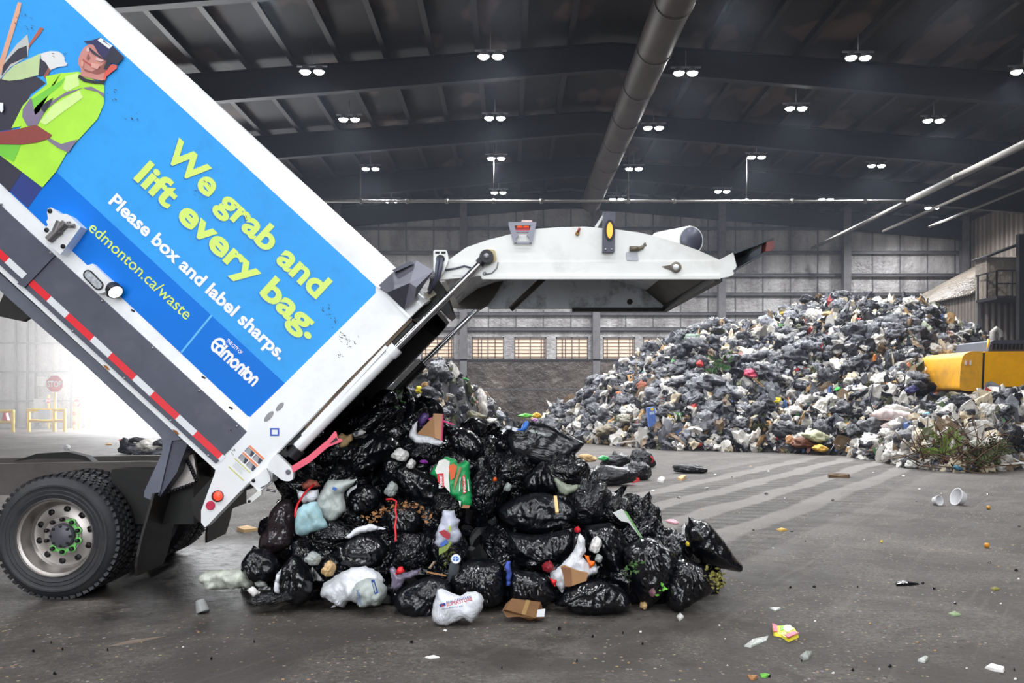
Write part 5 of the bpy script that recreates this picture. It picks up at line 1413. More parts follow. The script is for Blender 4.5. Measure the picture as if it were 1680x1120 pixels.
bm = B(); add_prism(bm, C4([(755, 480), (775, 474), (772, 498), (755, 503)]), PY_(586, 711) - .165, PY_(586, 711) - .16)
tag(obj('printed_label', bm, INK_M), 'tiny dark printed mark on the white scrap above the smooth round bag', 'label')
# carton with pink edges
Yb = PY_(705, 700) - .2
o = prism('cardboard_box', C7([(88, 492), (186, 388), (192, 366), (243, 370), (236, 528), (160, 505)]), Yb, Yb + .05, CARD_M, None, bevel=.004)
tag(o, 'open brown cardboard box with pink edges near the top of the load', 'box')
prism('pink_edge', C7([(243, 370), (250, 372), (244, 540), (234, 530)]), Yb - .004, Yb + .06, M('pink_edge', (226, 40, 120), .5), o)
prism('pink_flap', C7([(246, 405), (318, 432), (316, 438), (245, 416)]), Yb + .01, Yb + .02, MATS['pink_edge'], o)
prism('side_fold', C7([(192, 366), (243, 370), (236, 528), (200, 516)]), Yb - .006, Yb - .001, M('card_light', (196, 150, 112), .8, var=.06), o)
s_('plastic_scrap', 'white crumpled liner under the open brown box with pink edges', 'plastic', C7([(40, 505), (60, 440), (95, 410), (88, 492), (160, 505), (236, 530), (270, 545), (225, 568), (140, 560), (75, 545)]), WFILM_M, .02, dy=-.14, step=4, edge=6, seed=8)
s_('plastic_scrap', 'violet striped wrapper left of the open brown box', 'plastic', C7([(95, 400), (130, 360), (160, 365), (165, 405), (110, 450)]), film('violet_film', (84, 62, 120), rough=.3, wr=.5), .02, dy=-.16, step=4, edge=6, seed=9)
s_('paper_scrap', 'pink and cyan card corner behind the open brown box', 'paper', C7([(160, 400), (205, 374), (215, 390), (175, 416)]), pick('cyan_pink_card', (226, 60, 150), rough=.5), .01, dy=-.18, step=4, edge=6, seed=19)
# beer carton
def beer():
    Yc = PY_(742, 792) - .24
    left = C7([(170, 735), (200, 690), (262, 630), (320, 642), (345, 680), (318, 790), (300, 868), (240, 790)])
    right = C7([(345, 680), (385, 650), (412, 670), (428, 930), (362, 945), (345, 905), (300, 868), (318, 790)])
    o = puff('beer_carton', [left[0], left[1], left[2], left[3], left[4], right[1], right[2], right[3], right[4], right[5], right[6], left[7]], Yc, .045, pick('carton_green', (26, 152, 84), rough=.4), step=4, edge=9, seed=4)
    tag(o, 'torn green and white beer carton with red labels in the middle of the load', 'carton')
    Yf = Yc - .058
    prism('white_panel', C7([(225, 655), (262, 645), (290, 660), (285, 760), (292, 850), (240, 790), (200, 715)]), Yf, Yf + .004, pick('carton_white', (236, 236, 230), rough=.45), o)
    prism('red_label', C7([(212, 735), (252, 732), (256, 822), (218, 785)]), Yf - .004, Yf, pick('carton_red', (214, 34, 44), rough=.45), o)
    prism('red_label', C7([(368, 748), (384, 740), (392, 850), (372, 860)]), Yf - .006, Yf - .001, MATS['carton_red'], o)
    lettering('label_lettering', 'Pilsner', C7([(247, 822)])[0], C7([(243, 740)])[0], 6.6, Yf - .006, LWHITE_M, o, bold=.02)
    lettering('label_lettering', 'Pilsner', C7([(388, 848)])[0], C7([(382, 748)])[0], 3.6, Yf - .008, LWHITE_M, o, bold=.02)
    prism('picture_print', C7([(285, 690), (310, 672), (335, 690), (318, 760), (296, 775)]), Yf - .002, Yf + .004, pick('print_orange', (228, 96, 40), rough=.45), o)
    prism('torn_edge', C7([(340, 720), (352, 690), (362, 700), (330, 800), (316, 840), (318, 790)]), Yf - .003, Yf + .004, CARD_M, o)
    prism('torn_edge', C7([(362, 945), (372, 925), (415, 932), (410, 945)]), Yf - .003, Yf + .02, CARD_M, o)
    prism('white_print', C7([(352, 760), (358, 756), (352, 840), (346, 846)]), Yf - .003, Yf + .003, MATS['carton_white'], o)
    prism('white_print', C7([(398, 770), (404, 768), (410, 840), (404, 842)]), Yf - .003, Yf + .003, MATS['carton_white'], o)
    prism('white_print', C7([(345, 900), (360, 905), (355, 940), (348, 915)]), Yf - .003, Yf + .003, MATS['carton_white'], o)
beer()
# pale grey bag, cushion, red cord
s_('plastic_bag', 'pale grey plastic bag with a blue tag, left side of the load', 'plastic bag', C4([(590, 775), (770, 765), (745, 800), (690, 850), (700, 960), (650, 1010), (590, 1040), (545, 990), (505, 940), (540, 860)]), GREYBAG_M, .07, dy=-.16, step=5, edge=16, seed=12)
prism('blue_tag', C4([(622, 815), (645, 825), (636, 840), (615, 830)]), PY_(546, 823) - .262, PY_(546, 823) - .25, M('tag_blue', (60, 100, 180), .5), bpy.data.objects['plastic_bag'])
s_('cushion', 'stained pale blue cushion below the pale grey plastic bag', 'cushion', C4([(440, 920), (520, 905), (555, 975), (590, 1060), (520, 1085), (430, 1118), (392, 1100), (388, 1030), (405, 950)]), M('cushion_blue', (166, 204, 212), .7, var=.08, grime=.45, grime_rgb=(120, 120, 96), gscale=7), .07, dy=-.2, step=5, edge=14, seed=13)
s_('plastic_bag', 'white crumpled plastic bag end above the pale blue cushion', 'plastic bag', C4([(395, 830), (440, 845), (530, 830), (540, 880), (520, 905), (440, 920), (410, 890)]), WFILM_M, .05, dy=-.14, step=4, edge=10, seed=14)
s_('plastic_bag', 'white plastic corner at the folded end of the pale grey bag', 'plastic bag', C4([(705, 850), (730, 820), (768, 800), (765, 820), (725, 850), (712, 875)]), WFILM_M, .02, dy=-.16, step=4, edge=6, seed=15)
s_('food_scraps', 'reddish food scraps spilling above the pale blue cushion', 'food waste', C4([(425, 800), (470, 770), (520, 775), (545, 810), (500, 825), (440, 835)]), M('food_brown', (168, 92, 74), .7, var=.5, scale=30), .04, dy=-.12, step=3, edge=8, seed=16)
def cord(name, label, cat, pts, r, mat, dy):
    bm = B(); add_tube(bm, [P(x, y, PY_(x, y) + dy) for x, y in pts], r, 7)
    return tag(obj(name, bm, mat, None, smooth=True), label, cat)
RIB_M = M('red_ribbon', (206, 26, 36), .4, var=.1)
cord('drawstring_loop', 'red cord looping over the pale blue cushion and white bag end', 'cord', C4([(505, 800), (455, 845), (430, 880), (405, 920), (392, 960), (390, 1000)]), .009, RIB_M, -.24)
cord('red_ribbon', 'red ribbon dangling over the black bag in the middle of the load', 'ribbon', C4([(945, 893), (985, 890), (1010, 905), (1003, 960), (1010, 1000), (1000, 1060), (1006, 1115), (1004, 1150)]), .008, RIB_M, -.22)
# dried leaves
def leaf_clump(name, label, pts, n, mat, dy=-.2, size=5, seed=1):
    rn = random.Random(seed); bm = B()
    for i in range(n):
        k = rn.random() * (len(pts) - 1); j = int(k); f_ = k - j
        x = pts[j][0] * (1 - f_) + pts[j + 1][0] * f_ + rn.gauss(0, size * 1.3); y = pts[j][1] * (1 - f_) + pts[j + 1][1] * f_ + rn.gauss(0, size * 1.0)
        c = P(x, y, PY_(x, y) + dy + rn.uniform(-.03, .03)); s = size * rn.uniform(.5, 1.1) * 6.7 / F
        m_ = Euler((rn.random() * 6, rn.random() * 6, rn.random() * 6)).to_matrix()
        prof = ((0, -1, 0), (.45, -.35, .15), (.35, .4, .1), (0, 1, -.1), (-.4, .35, .15), (-.45, -.4, .05))
        f = [bm.verts.new(c + m_ @ (Vector(q) * s)) for q in prof]
        ctr = bm.verts.new(c + m_ @ Vector((0, 0, .12 * s)))
        for a in range(6): bm.faces.new((f[a], f[(a + 1) % 6], ctr))
    o = obj(name, bm, mat, None); o['kind'] = 'stuff'
    return tag(o, label, 'leaves')
leaf_clump('dried_leaves', 'brown dried leaves strewn across the bags beside the red ribbon', C4([(830, 1030), (880, 990), (930, 960), (1000, 935), (1070, 920), (1140, 935), (1200, 985), (1215, 1020)]), 110, M('dry_leaf', (158, 112, 70), .8, var=.35, scale=20), seed=2, size=4)
leaf_clump('green_leaves', 'green leaves showing in the hole of the very large bluish black bag', C8([(515, 770), (545, 745), (575, 705)]), 26, M('green_leaf', (62, 98, 48), .6, var=.4, scale=20), dy=-.3, size=5, seed=3)
leaf_clump('weeds', 'yellowish green weeds beside the plump black bag at the end of the load', C8([(1010, 745), (1030, 790), (1045, 850), (1020, 800)]), 60, M('weed', (126, 122, 60), .8, var=.4, scale=20), dy=-.1, size=5, seed=4)
leaf_clump('parsley', 'bright green sprig on the very large bluish black bag', C8([(690, 885), (720, 865), (745, 855)]), 14, M('sprig', (96, 170, 50), .6, var=.3, scale=20), dy=-.2, size=4, seed=5)
leaf_clump('moss_clump', 'mossy stalks above the large taut black bag', C6([(215, 505), (210, 545), (215, 590)]), 30, M('moss', (86, 92, 48), .8, var=.4, scale=20), dy=-.16, size=4, seed=6)
# pale cups and crumpled balls
for (px, py, w_, h_, lab, nm, cat) in ((641, 804, 20, 24, 'crumpled white paper cup right of the pale grey bag', 'paper_cup', 'cup'), (656, 747, 28, 20, 'white crumpled paper beside the smooth round black bag', 'paper_ball', 'paper'), (674, 762, 14, 16, 'small white scrap under the open brown box', 'paper_ball', 'paper'), (833, 800, 12, 14, 'small grey scrap left of the big crumpled bag', 'paper_ball', 'paper'), (512, 918, 26, 20, 'clouded plastic ball above the shiny bag left of the white tied bag', 'plastic_ball', 'plastic'), (538, 935, 22, 24, 'tan crumpled scrap touching the top of the big white tied bag', 'paper_ball', 'paper'), (978, 896, 18, 26, 'white crumpled tissue above the white film with orange', 'tissue', 'tissue'), (983, 917, 12, 12, 'pale grey knot of film beside the puckered black bag', 'plastic_ball', 'plastic'), (1057, 994, 12, 12, 'tan toe of rubbish poking from under the very large bluish bag', 'paper_ball', 'paper'), (560, 718, 16, 12, 'small beige scrap left of the smooth round black bag', 'paper_ball', 'paper')):
    mt = {'tan': pick('tan_paper', (206, 172, 124)), 'whi': pick('white_paper', (228, 226, 222)), 'cra': 0}.get('tan' if 'tan' in lab or 'beige' in lab else 'whi')
    put_bag(nm, lab, cat, px, py, w_, h_, 15, 1, GREYBAG_M if 'grey' in lab or 'cloud' in lab else mt, dy=.16 if px == 1057 else -.2)
for (px, py, w_, h_, rgb, lab) in ((695, 758, 14, 6, (130, 40, 150), 'violet scrap beneath the small bag under the brown box'), (812, 787, 7, 7, (226, 96, 30), 'tiny orange scrap in the dark gap above the upright black bag'), (948, 870, 10, 9, (196, 24, 40), 'small red bottle cap by the white tissue'), (900, 932, 20, 16, (130, 20, 34), 'dark red wrapper left of the white film with orange'), (1105, 857, 22, 7, (226, 170, 180), 'pink scrap on the ridge left of the long bulging bag'), (1129, 893, 4, 7, (226, 200, 40), 'yellow speck of plastic on the long bulging bag'), (1072, 974, 10, 12, (120, 84, 90), 'mauve scrap at the foot of the very large bluish bag')):
    put_bag('plastic_scrap', lab, 'plastic', px, py, w_, h_, 10, 3, M('scrap_%d_%d' % (px, py), rgb, .5), dy=-.1 if px in (1129, 1072) else -.26)
# big white tied bag with its greyish printed overbag
s_('plastic_bag', 'big white knotted plastic bag on the floor in front of the load', 'plastic bag', C5([(840, 735), (860, 660), (935, 610), (1030, 562), (1120, 552), (1200, 590), (1240, 640), (1180, 720), (1080, 780), (1015, 770), (990, 812), (960, 798), (905, 808), (930, 785), (880, 750)]), WFILM_M, .15, dy=0, Y=6.42, step=5, edge=32, seed=22)
o = s_('plastic_bag', 'greyish plastic bag with blue lettering stuck to the big white knotted bag', 'plastic bag', C5([(1035, 700), (1060, 660), (1130, 625), (1200, 635), (1250, 680), (1245, 740), (1205, 795), (1120, 808), (1065, 795), (1060, 750)]), GREYBAG_M, .11, dy=-.16, Y=6.42, step=5, edge=20, seed=23)
PB_M = M('bag_print_blue', (34, 70, 150), .5)
prism('blue_print', C5([(1152, 640), (1172, 638), (1196, 720), (1176, 728)]), 6.105, 6.112, PB_M, o)
prism('print_gap', C5([(1160, 656), (1170, 654), (1186, 712), (1178, 716)]), 6.101, 6.105, GREYBAG_M, o)
lettering('bag_lettering', 'Superstore', C5([(1062, 700)])[0], C5([(1084, 790)])[0], 6, 6.105, PB_M, o, bold=.01)
# clear film bag, cup, paper on the floor
s_('plastic_bag', 'cloudy clear plastic bag with food remains lying on the floor under the tail', 'plastic bag', C5([(98, 610), (140, 585), (250, 572), (415, 568), (420, 600), (440, 640), (430, 690), (330, 690), (200, 698), (150, 695), (110, 650)]), M('cloudy_clear', (190, 194, 182), .3, var=.3, scale=14, grime=.5, grime_rgb=(96, 96, 60), gscale=9, bump=.6, bscale=25), .10, dy=0, Y=6.55, step=5, edge=18, seed=24)
cup = thing('plastic_cup', 'clear plastic cup tipped over alone on the floor', 'cup', P(331, 1000, 6.3))
bm = B(); add_lathe(bm, P(328, 984, 6.3), [(0.034, 0), (0.038, .015), (0.05, .085), (0.052, .095), (0.047, .09), (0.033, .01)], (.35, -.25, -.9), 20); obj('cup_wall', bm, M('clear_plastic', (196, 198, 196), .15, trans=.5, var=.1), cup, smooth=True)
bm = B(); add_lathe(bm, P(328, 984, 6.3), [(0, 0), (0.034, 0), (0, .006)], (.35, -.25, -.9), 20); obj('cup_base', bm, M('cup_dregs', (190, 160, 120), .5), cup)
s_('paper_scrap', 'folded white paper carton scrap at the end of the clear film bag', 'paper', C5([(392, 700), (425, 678), (475, 712), (435, 748)]), pick('white_paper', (228, 226, 222)), .02, Y=6.25, dy=0, step=4, edge=6, seed=26)
s_('plastic_scrap', 'clear wrinkled film beside the clear film bag', 'plastic', C5([(435, 640), (500, 628), (520, 670), (470, 690), (445, 675)]), CLEAR_M, .03, Y=6.45, dy=0, step=4, edge=8, seed=27)
s_('plastic_bag', 'white plastic strip in front of the shiny bag left of the big white one', 'plastic bag', C5([(555, 690), (575, 600), (605, 570), (590, 640), (590, 725), (560, 715)]), WFILM_M, .03, dy=-.1, step=4, edge=7, seed=28)
s_('plastic_scrap', 'white torn plastic lying across the ribbed dark bag', 'plastic', C5([(990, 380), (1060, 320), (1150, 295), (1245, 325), (1180, 335), (1090, 350), (1020, 385)]), WFILM_M, .02, dy=-.25, step=4, edge=6, seed=29)
# red and clear wrapper
s_('plastic_wrapper', 'clear wrapper behind the glittering crumpled bag', 'wrapper', C5([(1265, 570), (1290, 555), (1330, 600), (1460, 565), (1440, 610), (1360, 640), (1320, 700), (1270, 690), (1280, 640)]), film('violet_clear', (120, 112, 132), rough=.2, wr=.7), .04, dy=-.2, step=4, edge=8, seed=30)
s_('plastic_scrap', 'bright red plastic scrap in the clear wrapper', 'plastic', C5([(1298, 605), (1320, 560), (1345, 555), (1362, 590), (1330, 605)]), pick('bright_red', (222, 36, 44), rough=.4), .02, dy=-.3, step=3, edge=6, seed=31)
# white shop bag printed in blue and red
shop = s_('shop_bag', 'white shop bag with red and blue lettering at the very front of the load', 'shop bag', C6([(112, 895), (122, 840), (132, 815), (150, 745), (175, 740), (215, 755), (262, 775), (300, 790), (345, 762), (400, 758), (440, 780), (456, 815), (450, 860), (415, 930), (380, 965), (345, 955), (322, 935), (270, 960), (215, 988), (150, 975), (115, 945)]), WFILM_M, .10, Y=5.95, dy=0, step=5, edge=26, seed=33, wr=.12, crump=.012)
Ys = 5.822
lettering('shop_lettering', 'REAL CANADIAN', C6([(212, 840)])[0], C6([(372, 800)])[0], 4.2, Ys, PB_M, shop, bold=.02)
lettering('shop_lettering', 'SUPERSTORE', C6([(212, 856)])[0], C6([(382, 818)])[0], 5.6, Ys, M('bag_print_red', (206, 40, 60), .5), shop, bold=.02)
lettering('small_lettering', 'it’s on Best for less', C6([(180, 880)])[0], C6([(318, 858)])[0], 2.6, Ys, PB_M, shop, bold=.01)
prism('shop_logo', C6([(162, 845), (200, 834), (206, 852), (168, 862)]), Ys, Ys + .006, PB_M, shop)
prism('logo_red', C6([(174, 850), (190, 844), (194, 852), (178, 858)]), Ys - .003, Ys, MATS['bag_print_red'], shop)
# torn brown carton
Yc = 6.02
ct = thing('cardboard_carton', 'torn brown cardboard carton lying on the floor in front of the load', 'carton', P(855, 1015, Yc + .1))
bm = B()
def q3(pts):
    vs = [bm.verts.new(P(*C6([p[:2]])[0], p[2])) for p in pts]; return bm.faces.new(vs)
q3([(640, 805, 6.18), (828, 828, 6.2), (795, 935, 5.98), (596, 878, 5.98)]); q3([(596, 878, 5.98), (795, 935, 5.98), (760, 950, 6.02), (690, 925, 5.98), (605, 930, 6.0), (576, 885, 6.02)])
q3([(640, 805, 6.18), (596, 878, 5.98), (576, 885, 6.02), (600, 840, 6.18)])
bmesh.ops.solidify(bm, geom=bm.faces[:], thickness=0.008)
obj('carton_shell', bm, CARD_M, ct)
bm = B(); q3([(795, 935, 5.98), (828, 828, 6.2), (850, 905, 6.1), (848, 935, 6.02), (760, 950, 6.0)]); bmesh.ops.solidify(bm, geom=bm.faces[:], thickness=0.006); obj('carton_end', bm, CARD2_M, ct)
prism('white_sticker', C6([(808, 880), (858, 875), (852, 925), (800, 928)]), 6.0, 6.006, LWHITE_M, ct)
prism('packing_tape', C6([(735, 815), (760, 819), (728, 916), (702, 908)]), 5.985, 5.99, M('tape_tan', (186, 150, 96), .3), ct)
# wooden sticks
def stick(label, a, b_, r, rgb, dy=-.3):
    bm = B(); add_bar(bm, P(*a, PY_(*a) + dy), P(*b_, PY_(*b_) + dy), r, r * .7); return tag(obj('wooden_stick', bm, pick('wood_%d' % rgb[0], rgb, rough=.7)), label, 'stick')
stick('pale wooden stick standing on the big finely crumpled bag', (911, 814), (914, 841), .024, (226, 190, 134), dy=-.36)
stick('thin brown stick lying above the glittering crumpled bag', C6([(82, 632)])[0], C6([(208, 656)])[0], .014, (164, 118, 74), dy=-.12)
stick('short bent twig above the thin brown stick', C6([(98, 608)])[0], C6([(130, 565)])[0], .014, (150, 130, 106), dy=-.12)
# white patterned bag, bottle
s_('plastic_bag', 'white see-through bag with colourful rubbish under the green beer carton', 'plastic bag', C6([(128, 440), (150, 360), (190, 225), (262, 228), (275, 275), (300, 290), (285, 340), (310, 390), (290, 440), (240, 465), (165, 480)]), film('milky_film', (186, 190, 206), rough=.3, wr=.6), .06, dy=-.24, step=5, edge=14, seed=36)
wbg = [x for x in bpy.data.objects if x.get('label', '').startswith('white see-through')][0]
for pts, rgb in (([(160, 370), (195, 355), (235, 385), (225, 420), (185, 400)], (176, 44, 60)), ([(165, 450), (205, 420), (222, 440), (175, 470)], (70, 110, 190)), ([(160, 478), (215, 455), (230, 430), (245, 440), (215, 490), (160, 522)], (130, 150, 70)), ([(222, 335), (236, 330), (238, 365), (228, 370)], (190, 200, 70))):
    prism('coloured_content', C6(pts), PY_(736, 870) - .34, PY_(736, 870) - .325, pick('content_%d' % rgb[0], rgb, rough=.5), wbg)
bo = thing('drink_bottle', 'clear drink bottle with a blue cap above the large taut black bag', 'bottle', P(747, 925, 6.35))
Yo = PY_(747, 920) - .22
bm = B(); add_lathe(bm, P(747, 918, Yo), [(0.016, -.02), (0.018, 0), (0.036, .05), (0.04, .1), (0.04, .2), (0.03, .215), (0, .215)], (-.15, .55, -.8), 18); obj('bottle_body', bm, M('bottle_plastic', (120, 128, 136), .12, trans=.4), bo, smooth=True)
bm = B(); add_lathe(bm, P(748, 917, Yo - .01), [(0, -.024), (0.034, -.022), (0.036, 0), (0.0, 0)], (-.05, .95, -.3), 20); cap_ = obj('bottle_cap', bm, M('cap_white', (222, 226, 232), .35), bo, smooth=True, auto=.6)
prism('cap_print', ellipse(747.5, 916.5, 5.4, 4.2, 18), Yo - .037, Yo - .034, M('cap_blue', (54, 126, 210), .4), bo)
bm = B(); add_prism(bm, [(743, 916), (752, 916), (752, 917), (743, 917)], Yo - .04, Yo - .037); add_prism(bm, [(747, 913), (748, 913), (748, 920), (747, 920)], Yo - .04, Yo - .037); obj('cap_cross', bm, LWHITE_M, bo)
s_('cloth_rag', 'twisted blue cloth wedged upright between two black bags', 'cloth', C6([(590, 600), (605, 562), (632, 560), (630, 600), (640, 640), (632, 722), (600, 722), (605, 640)]), M('blue_cloth', (62, 84, 168), .8, var=.15, bump=.4, bscale=40), .035, dy=-.1, step=4, edge=8, seed=38)
# white film with orange, cardboard
s_('plastic_bag', 'white film bag with an orange patch in a gap of black bags', 'plastic bag', C6([(890, 640), (960, 590), (1040, 500), (1070, 420), (1085, 380), (1120, 420), (1125, 500), (1100, 530), (1150, 590), (1215, 595), (1190, 650), (1100, 680), (1000, 720), (970, 770), (930, 720), (895, 690)]), WFILM_M, .05, dy=-.16, step=5, edge=14, seed=40)
s_('plastic_scrap', 'bright orange plastic beside the white film bag', 'plastic', C6([(1115, 518), (1145, 525), (1150, 555), (1185, 565), (1180, 590), (1150, 612), (1142, 580)]), pick('bright_orange', (250, 112, 12), rough=.4), .025, dy=-.25, step=3, edge=6, seed=41)
s_('plastic_scrap', 'red scrap at the lower end of the white film bag', 'plastic', C6([(885, 670), (935, 690), (925, 728), (900, 705)]), pick('bright_red', (222, 36, 44)), .015, dy=-.24, step=3, edge=6, seed=42)
Yk = PY_(943, 943) - .27
kb = prism('cardboard_box', C6([(958, 600), (985, 590), (1070, 625), (1140, 640), (1128, 690), (1020, 728), (990, 728), (975, 650)]), Yk, Yk + .03, CARD_M, None, bevel=.003)
tag(kb, 'brown cardboard piece standing in front of the white film bag with orange', 'box')
prism('card_fold', C6([(1025, 605), (1030, 640), (1035, 725), (990, 728), (975, 650), (960, 602)]), Yk - .004, Yk, CARD2_M, kb)
# green and white carton
Yg = PY_(1030, 858) - .2
gc = prism('folded_carton', C8([(440, 425), (490, 403), (520, 420), (615, 575), (600, 568), (530, 480), (485, 470)]), Yg, Yg + .02, M('carton_pale', (214, 218, 214), .5, var=.05), None)
tag(gc, 'white folded carton strip with a green stripe poking from the load', 'carton')
prism('green_stripe', C8([(500, 408), (520, 420), (612, 574), (600, 568)]), Yg - .004, Yg, M('stripe_green', (106, 168, 90), .5), gc)
s_('plastic_bag', 'crumpled clear bag with green scraps behind the big crumpled bag', 'plastic bag', C7([(915, 740), (960, 770), (1010, 800), (1095, 805), (1060, 850), (1000, 870), (960, 850)]), M('clear_green', (150, 158, 140), .3, var=.3, scale=12, bump=.5), .03, dy=-.12, step=4, edge=9, seed=44)
# crest: blue film, white film, green lid and yellow ball
s_('plastic_scrap', 'blue translucent film scrap on the crest of the load', 'plastic', C7([(700, 465), (730, 455), (738, 430), (760, 408), (776, 420), (772, 450), (750, 480)]), film('blue_film', (70, 130, 220), rough=.2, wr=.5), .03, dy=-.5, step=3, edge=8, seed=45)
s_('plastic_scrap', 'white film beside the blue film scrap', 'plastic', C7([(605, 470), (640, 440), (690, 450), (720, 465), (690, 475), (640, 465), (620, 485)]), WFILM_M, .02, dy=-.45, step=4, edge=6, seed=46)
s_('plastic_scrap', 'pale film trailing right of the blue film scrap', 'plastic', C7([(770, 470), (800, 465), (880, 490), (875, 502), (800, 485)]), GREYBAG_M, .015, dy=-.45, step=4, edge=6, seed=47)
leaf_clump('cabbage_leaves', 'dark green leaves between two bags near the top of the load', C4([(1030, 250), (1045, 280), (1055, 300)]), 16, MATS['green_leaf'], dy=-.1, size=5, seed=8)
# ---------------------------------------------------------------- small heap behind the tailgate opening
def interp(tab, x):
    if x <= tab[0][0]: return tab[0][1]
    for (a, va), (b_, vb) in zip(tab, tab[1:]):
        if x <= b_: return va + (vb - va) * (x - a) / (b_ - a)
    return tab[-1][1]

LOWBAGS = [bag_mesh('heap_bag_shape', 101 + i * 5, 4, pleat=.16, crumple=(.2, .3, .25)[i % 3], knot=i % 2 == 0, low=.5) for i in range(12)]
LOWC = {}
def low_with(i, mat):
    k = (i, mat.name)
    if k not in LOWC:
        me = LOWBAGS[i].copy(); me.materials.append(mat); LOWC[k] = me
    return LOWC[k]
def lump(name, label, cat, loc, s, mat, rn, group=None, flat=.7):
    o = bpy.data.objects.new(name, low_with(rn.randrange(12), mat)); COL.objects.link(o)
    o.location = loc; o.rotation_euler = (rn.uniform(-.6, .6), rn.uniform(-.6, .6), rn.uniform(0, 6.28))
    o.scale = (s * rn.uniform(.8, 1.35), s * rn.uniform(.8, 1.3), s * rn.uniform(.55, .9) * flat / .7)
    return tag(o, label, cat, group)

class Heap:
    """a mound given by where its foot meets the floor and how high its crest stands, seen along each bearing"""
    def __init__(s, foot, sil, slope=0.65, back=6.0, ymax=50.8, pw=.9, seed=0, amp=.35):
        s.foot, s.sil, s.slope, s.back, s.ymax, s.pw, s.seed, s.amp = foot, sil, slope, back, ymax, pw, seed, amp
    def prof(s, px):
        yf = F * CZ / max(interp(s.foot, px) - VY, 1)
        k = (VY - interp(s.sil, px)) / F
        yc = (yf + CZ / s.slope) / (1 - k / s.slope)
        yc = max(yf + .3, min(yc, s.ymax)); zc = max(0.15, CZ + k * yc)
        return yf, yc, zc
    def pt(s, px, t):
        yf, yc, zc = s.prof(px)
        if t <= 1:
            Y = yf + (yc - yf) * t; z = zc * t ** s.pw
        else:
            Y = yc + (t - 1) * s.back; z = zc * max(0, 1 - (t - 1) ** 1.5)
        x = min((px - VX) / F * Y, 27.0)
        n = noise.noise(Vector((x * .45, Y * .45, s.seed))) * s.amp + noise.noise(Vector((x * 1.1, Y * 1.1, s.seed))) * s.amp * .5
        z += n * min(1, t * 2.2) * (1 if t < .9 else .5) * (zc / 4 if zc < 4 else 1)
        return Vector((x, Y, max(z, 0.0)))

def heap_core(name, label, hp, px0, px1, npx, nt, mats, n_lump, smin, smax, seed, weights, tmax=1.06, tbias=1.0):
    """one object: the mound itself with the countless small scraps that cover it"""
    rn = random.Random(seed)
    bm = B(); grid = []
    ts = [i / nt for i in range(nt + 1)] + [1.25, 1.6, 2.0]
    for i in range(npx + 1):
        px = px0 + (px1 - px0) * i / npx
        grid.append([bm.verts.new(hp.pt(px, t) - Vector((0, 0, .10))) for t in ts])
    for a, b_ in zip(grid, grid[1:]):
        for j in range(len(ts) - 1):
            f = bm.faces.new((a[j], b_[j], b_[j + 1], a[j + 1])); f.smooth = True
    vs = [v.co.copy() for v in bm.verts]; bm.verts.index_update()
    fs = [[v.index for v in f.verts] for f in bm.faces]; mi = [0] * len(fs)
    bm.free()
    base = bmesh.new(); bmesh.ops.create_icosphere(base, subdivisions=2, radius=1.0); base.verts.index_update()
    bco = [v.co.copy() for v in base.verts]; bfs = [[v.index for v in f.verts] for f in base.faces]; base.free()
    var = []
    for k in range(24):
        o = Vector((k * 3.3, k * 1.7, 9))
        if k % 3 == 0:      # torn sheets
            var.append([Vector((c.x * 1.2, c.y * 1.1, c.z * .16 + .45 * noise.noise(Vector((c.x * 1.7, c.y * 1.7, 0)) + o))) * (1 + .5 * noise.noise(c * 2.2 + o)) for c in bco])
        else:
            var.append([c * (1 + .8 * noise.noise(c * 1.7 + o) + .6 * noise.noise(c * 3.7 + o)) for c in bco])
    for i in range(n_lump):
        px = rn.uniform(px0, px1); t = rn.random() ** tbias * tmax
        c = hp.pt(px, t); d = c.y / 28.0
        s = rn.uniform(smin, smax) * (rn.random() ** 1.6 * .9 + .5)
        m = Euler((rn.random() * 6, rn.random() * 6, rn.random() * 6)).to_matrix() @ Matrix.Diagonal((s * rn.uniform(.6, 1.6), s * rn.uniform(.5, 1.2), s * rn.uniform(.25, .8)))
        o = len(vs); vv = var[rn.randrange(24)]
        k = rn.choices(range(1, len(mats)), weights)[0]
        if k >= 8 and len(mats) > 8: m = m @ Matrix.Scale(.6, 3)
        c = c + Vector((0, 0, s * .1))
        vs += [c + m @ v for v in vv]
        for f in bfs: fs.append([o + j for j in f]); mi.append(k)
    me = bpy.data.meshes.new(name); me.from_pydata([tuple(v) for v in vs], [], fs)
    for m in mats: me.materials.append(m)
    me.polygons.foreach_set('material_index', mi); me.update()
    o = bpy.data.objects.new(name, me); COL.objects.link(o); o['kind'] = 'stuff'
    return tag(o, label, 'rubbish heap')

SM = [DIRT_M, HBAG_M, HBAG2_M, HWBAG_M] + [M('scrap_' + n_, c_, .6, var=.2, scale=9) for n_, c_ in (('cream', (204, 190, 164)), ('brown', (112, 92, 70)), ('olive', (78, 82, 54)), ('tan', (176, 142, 98)), ('blue', (84, 112, 168)), ('red', (176, 60, 56)), ('yellow', (206, 178, 62)), ('pinkish', (206, 150, 148)), ('orange', (206, 122, 62)), ('green', (86, 134, 84)), ('black', (34, 34, 36)), ('teal', (120, 158, 158)))]
SWT = [26, 16, 22, 7, 6, 5, 3, 1.6, 1.2, 1.1, 1.4, 1.2, 1.1, 18, .9]

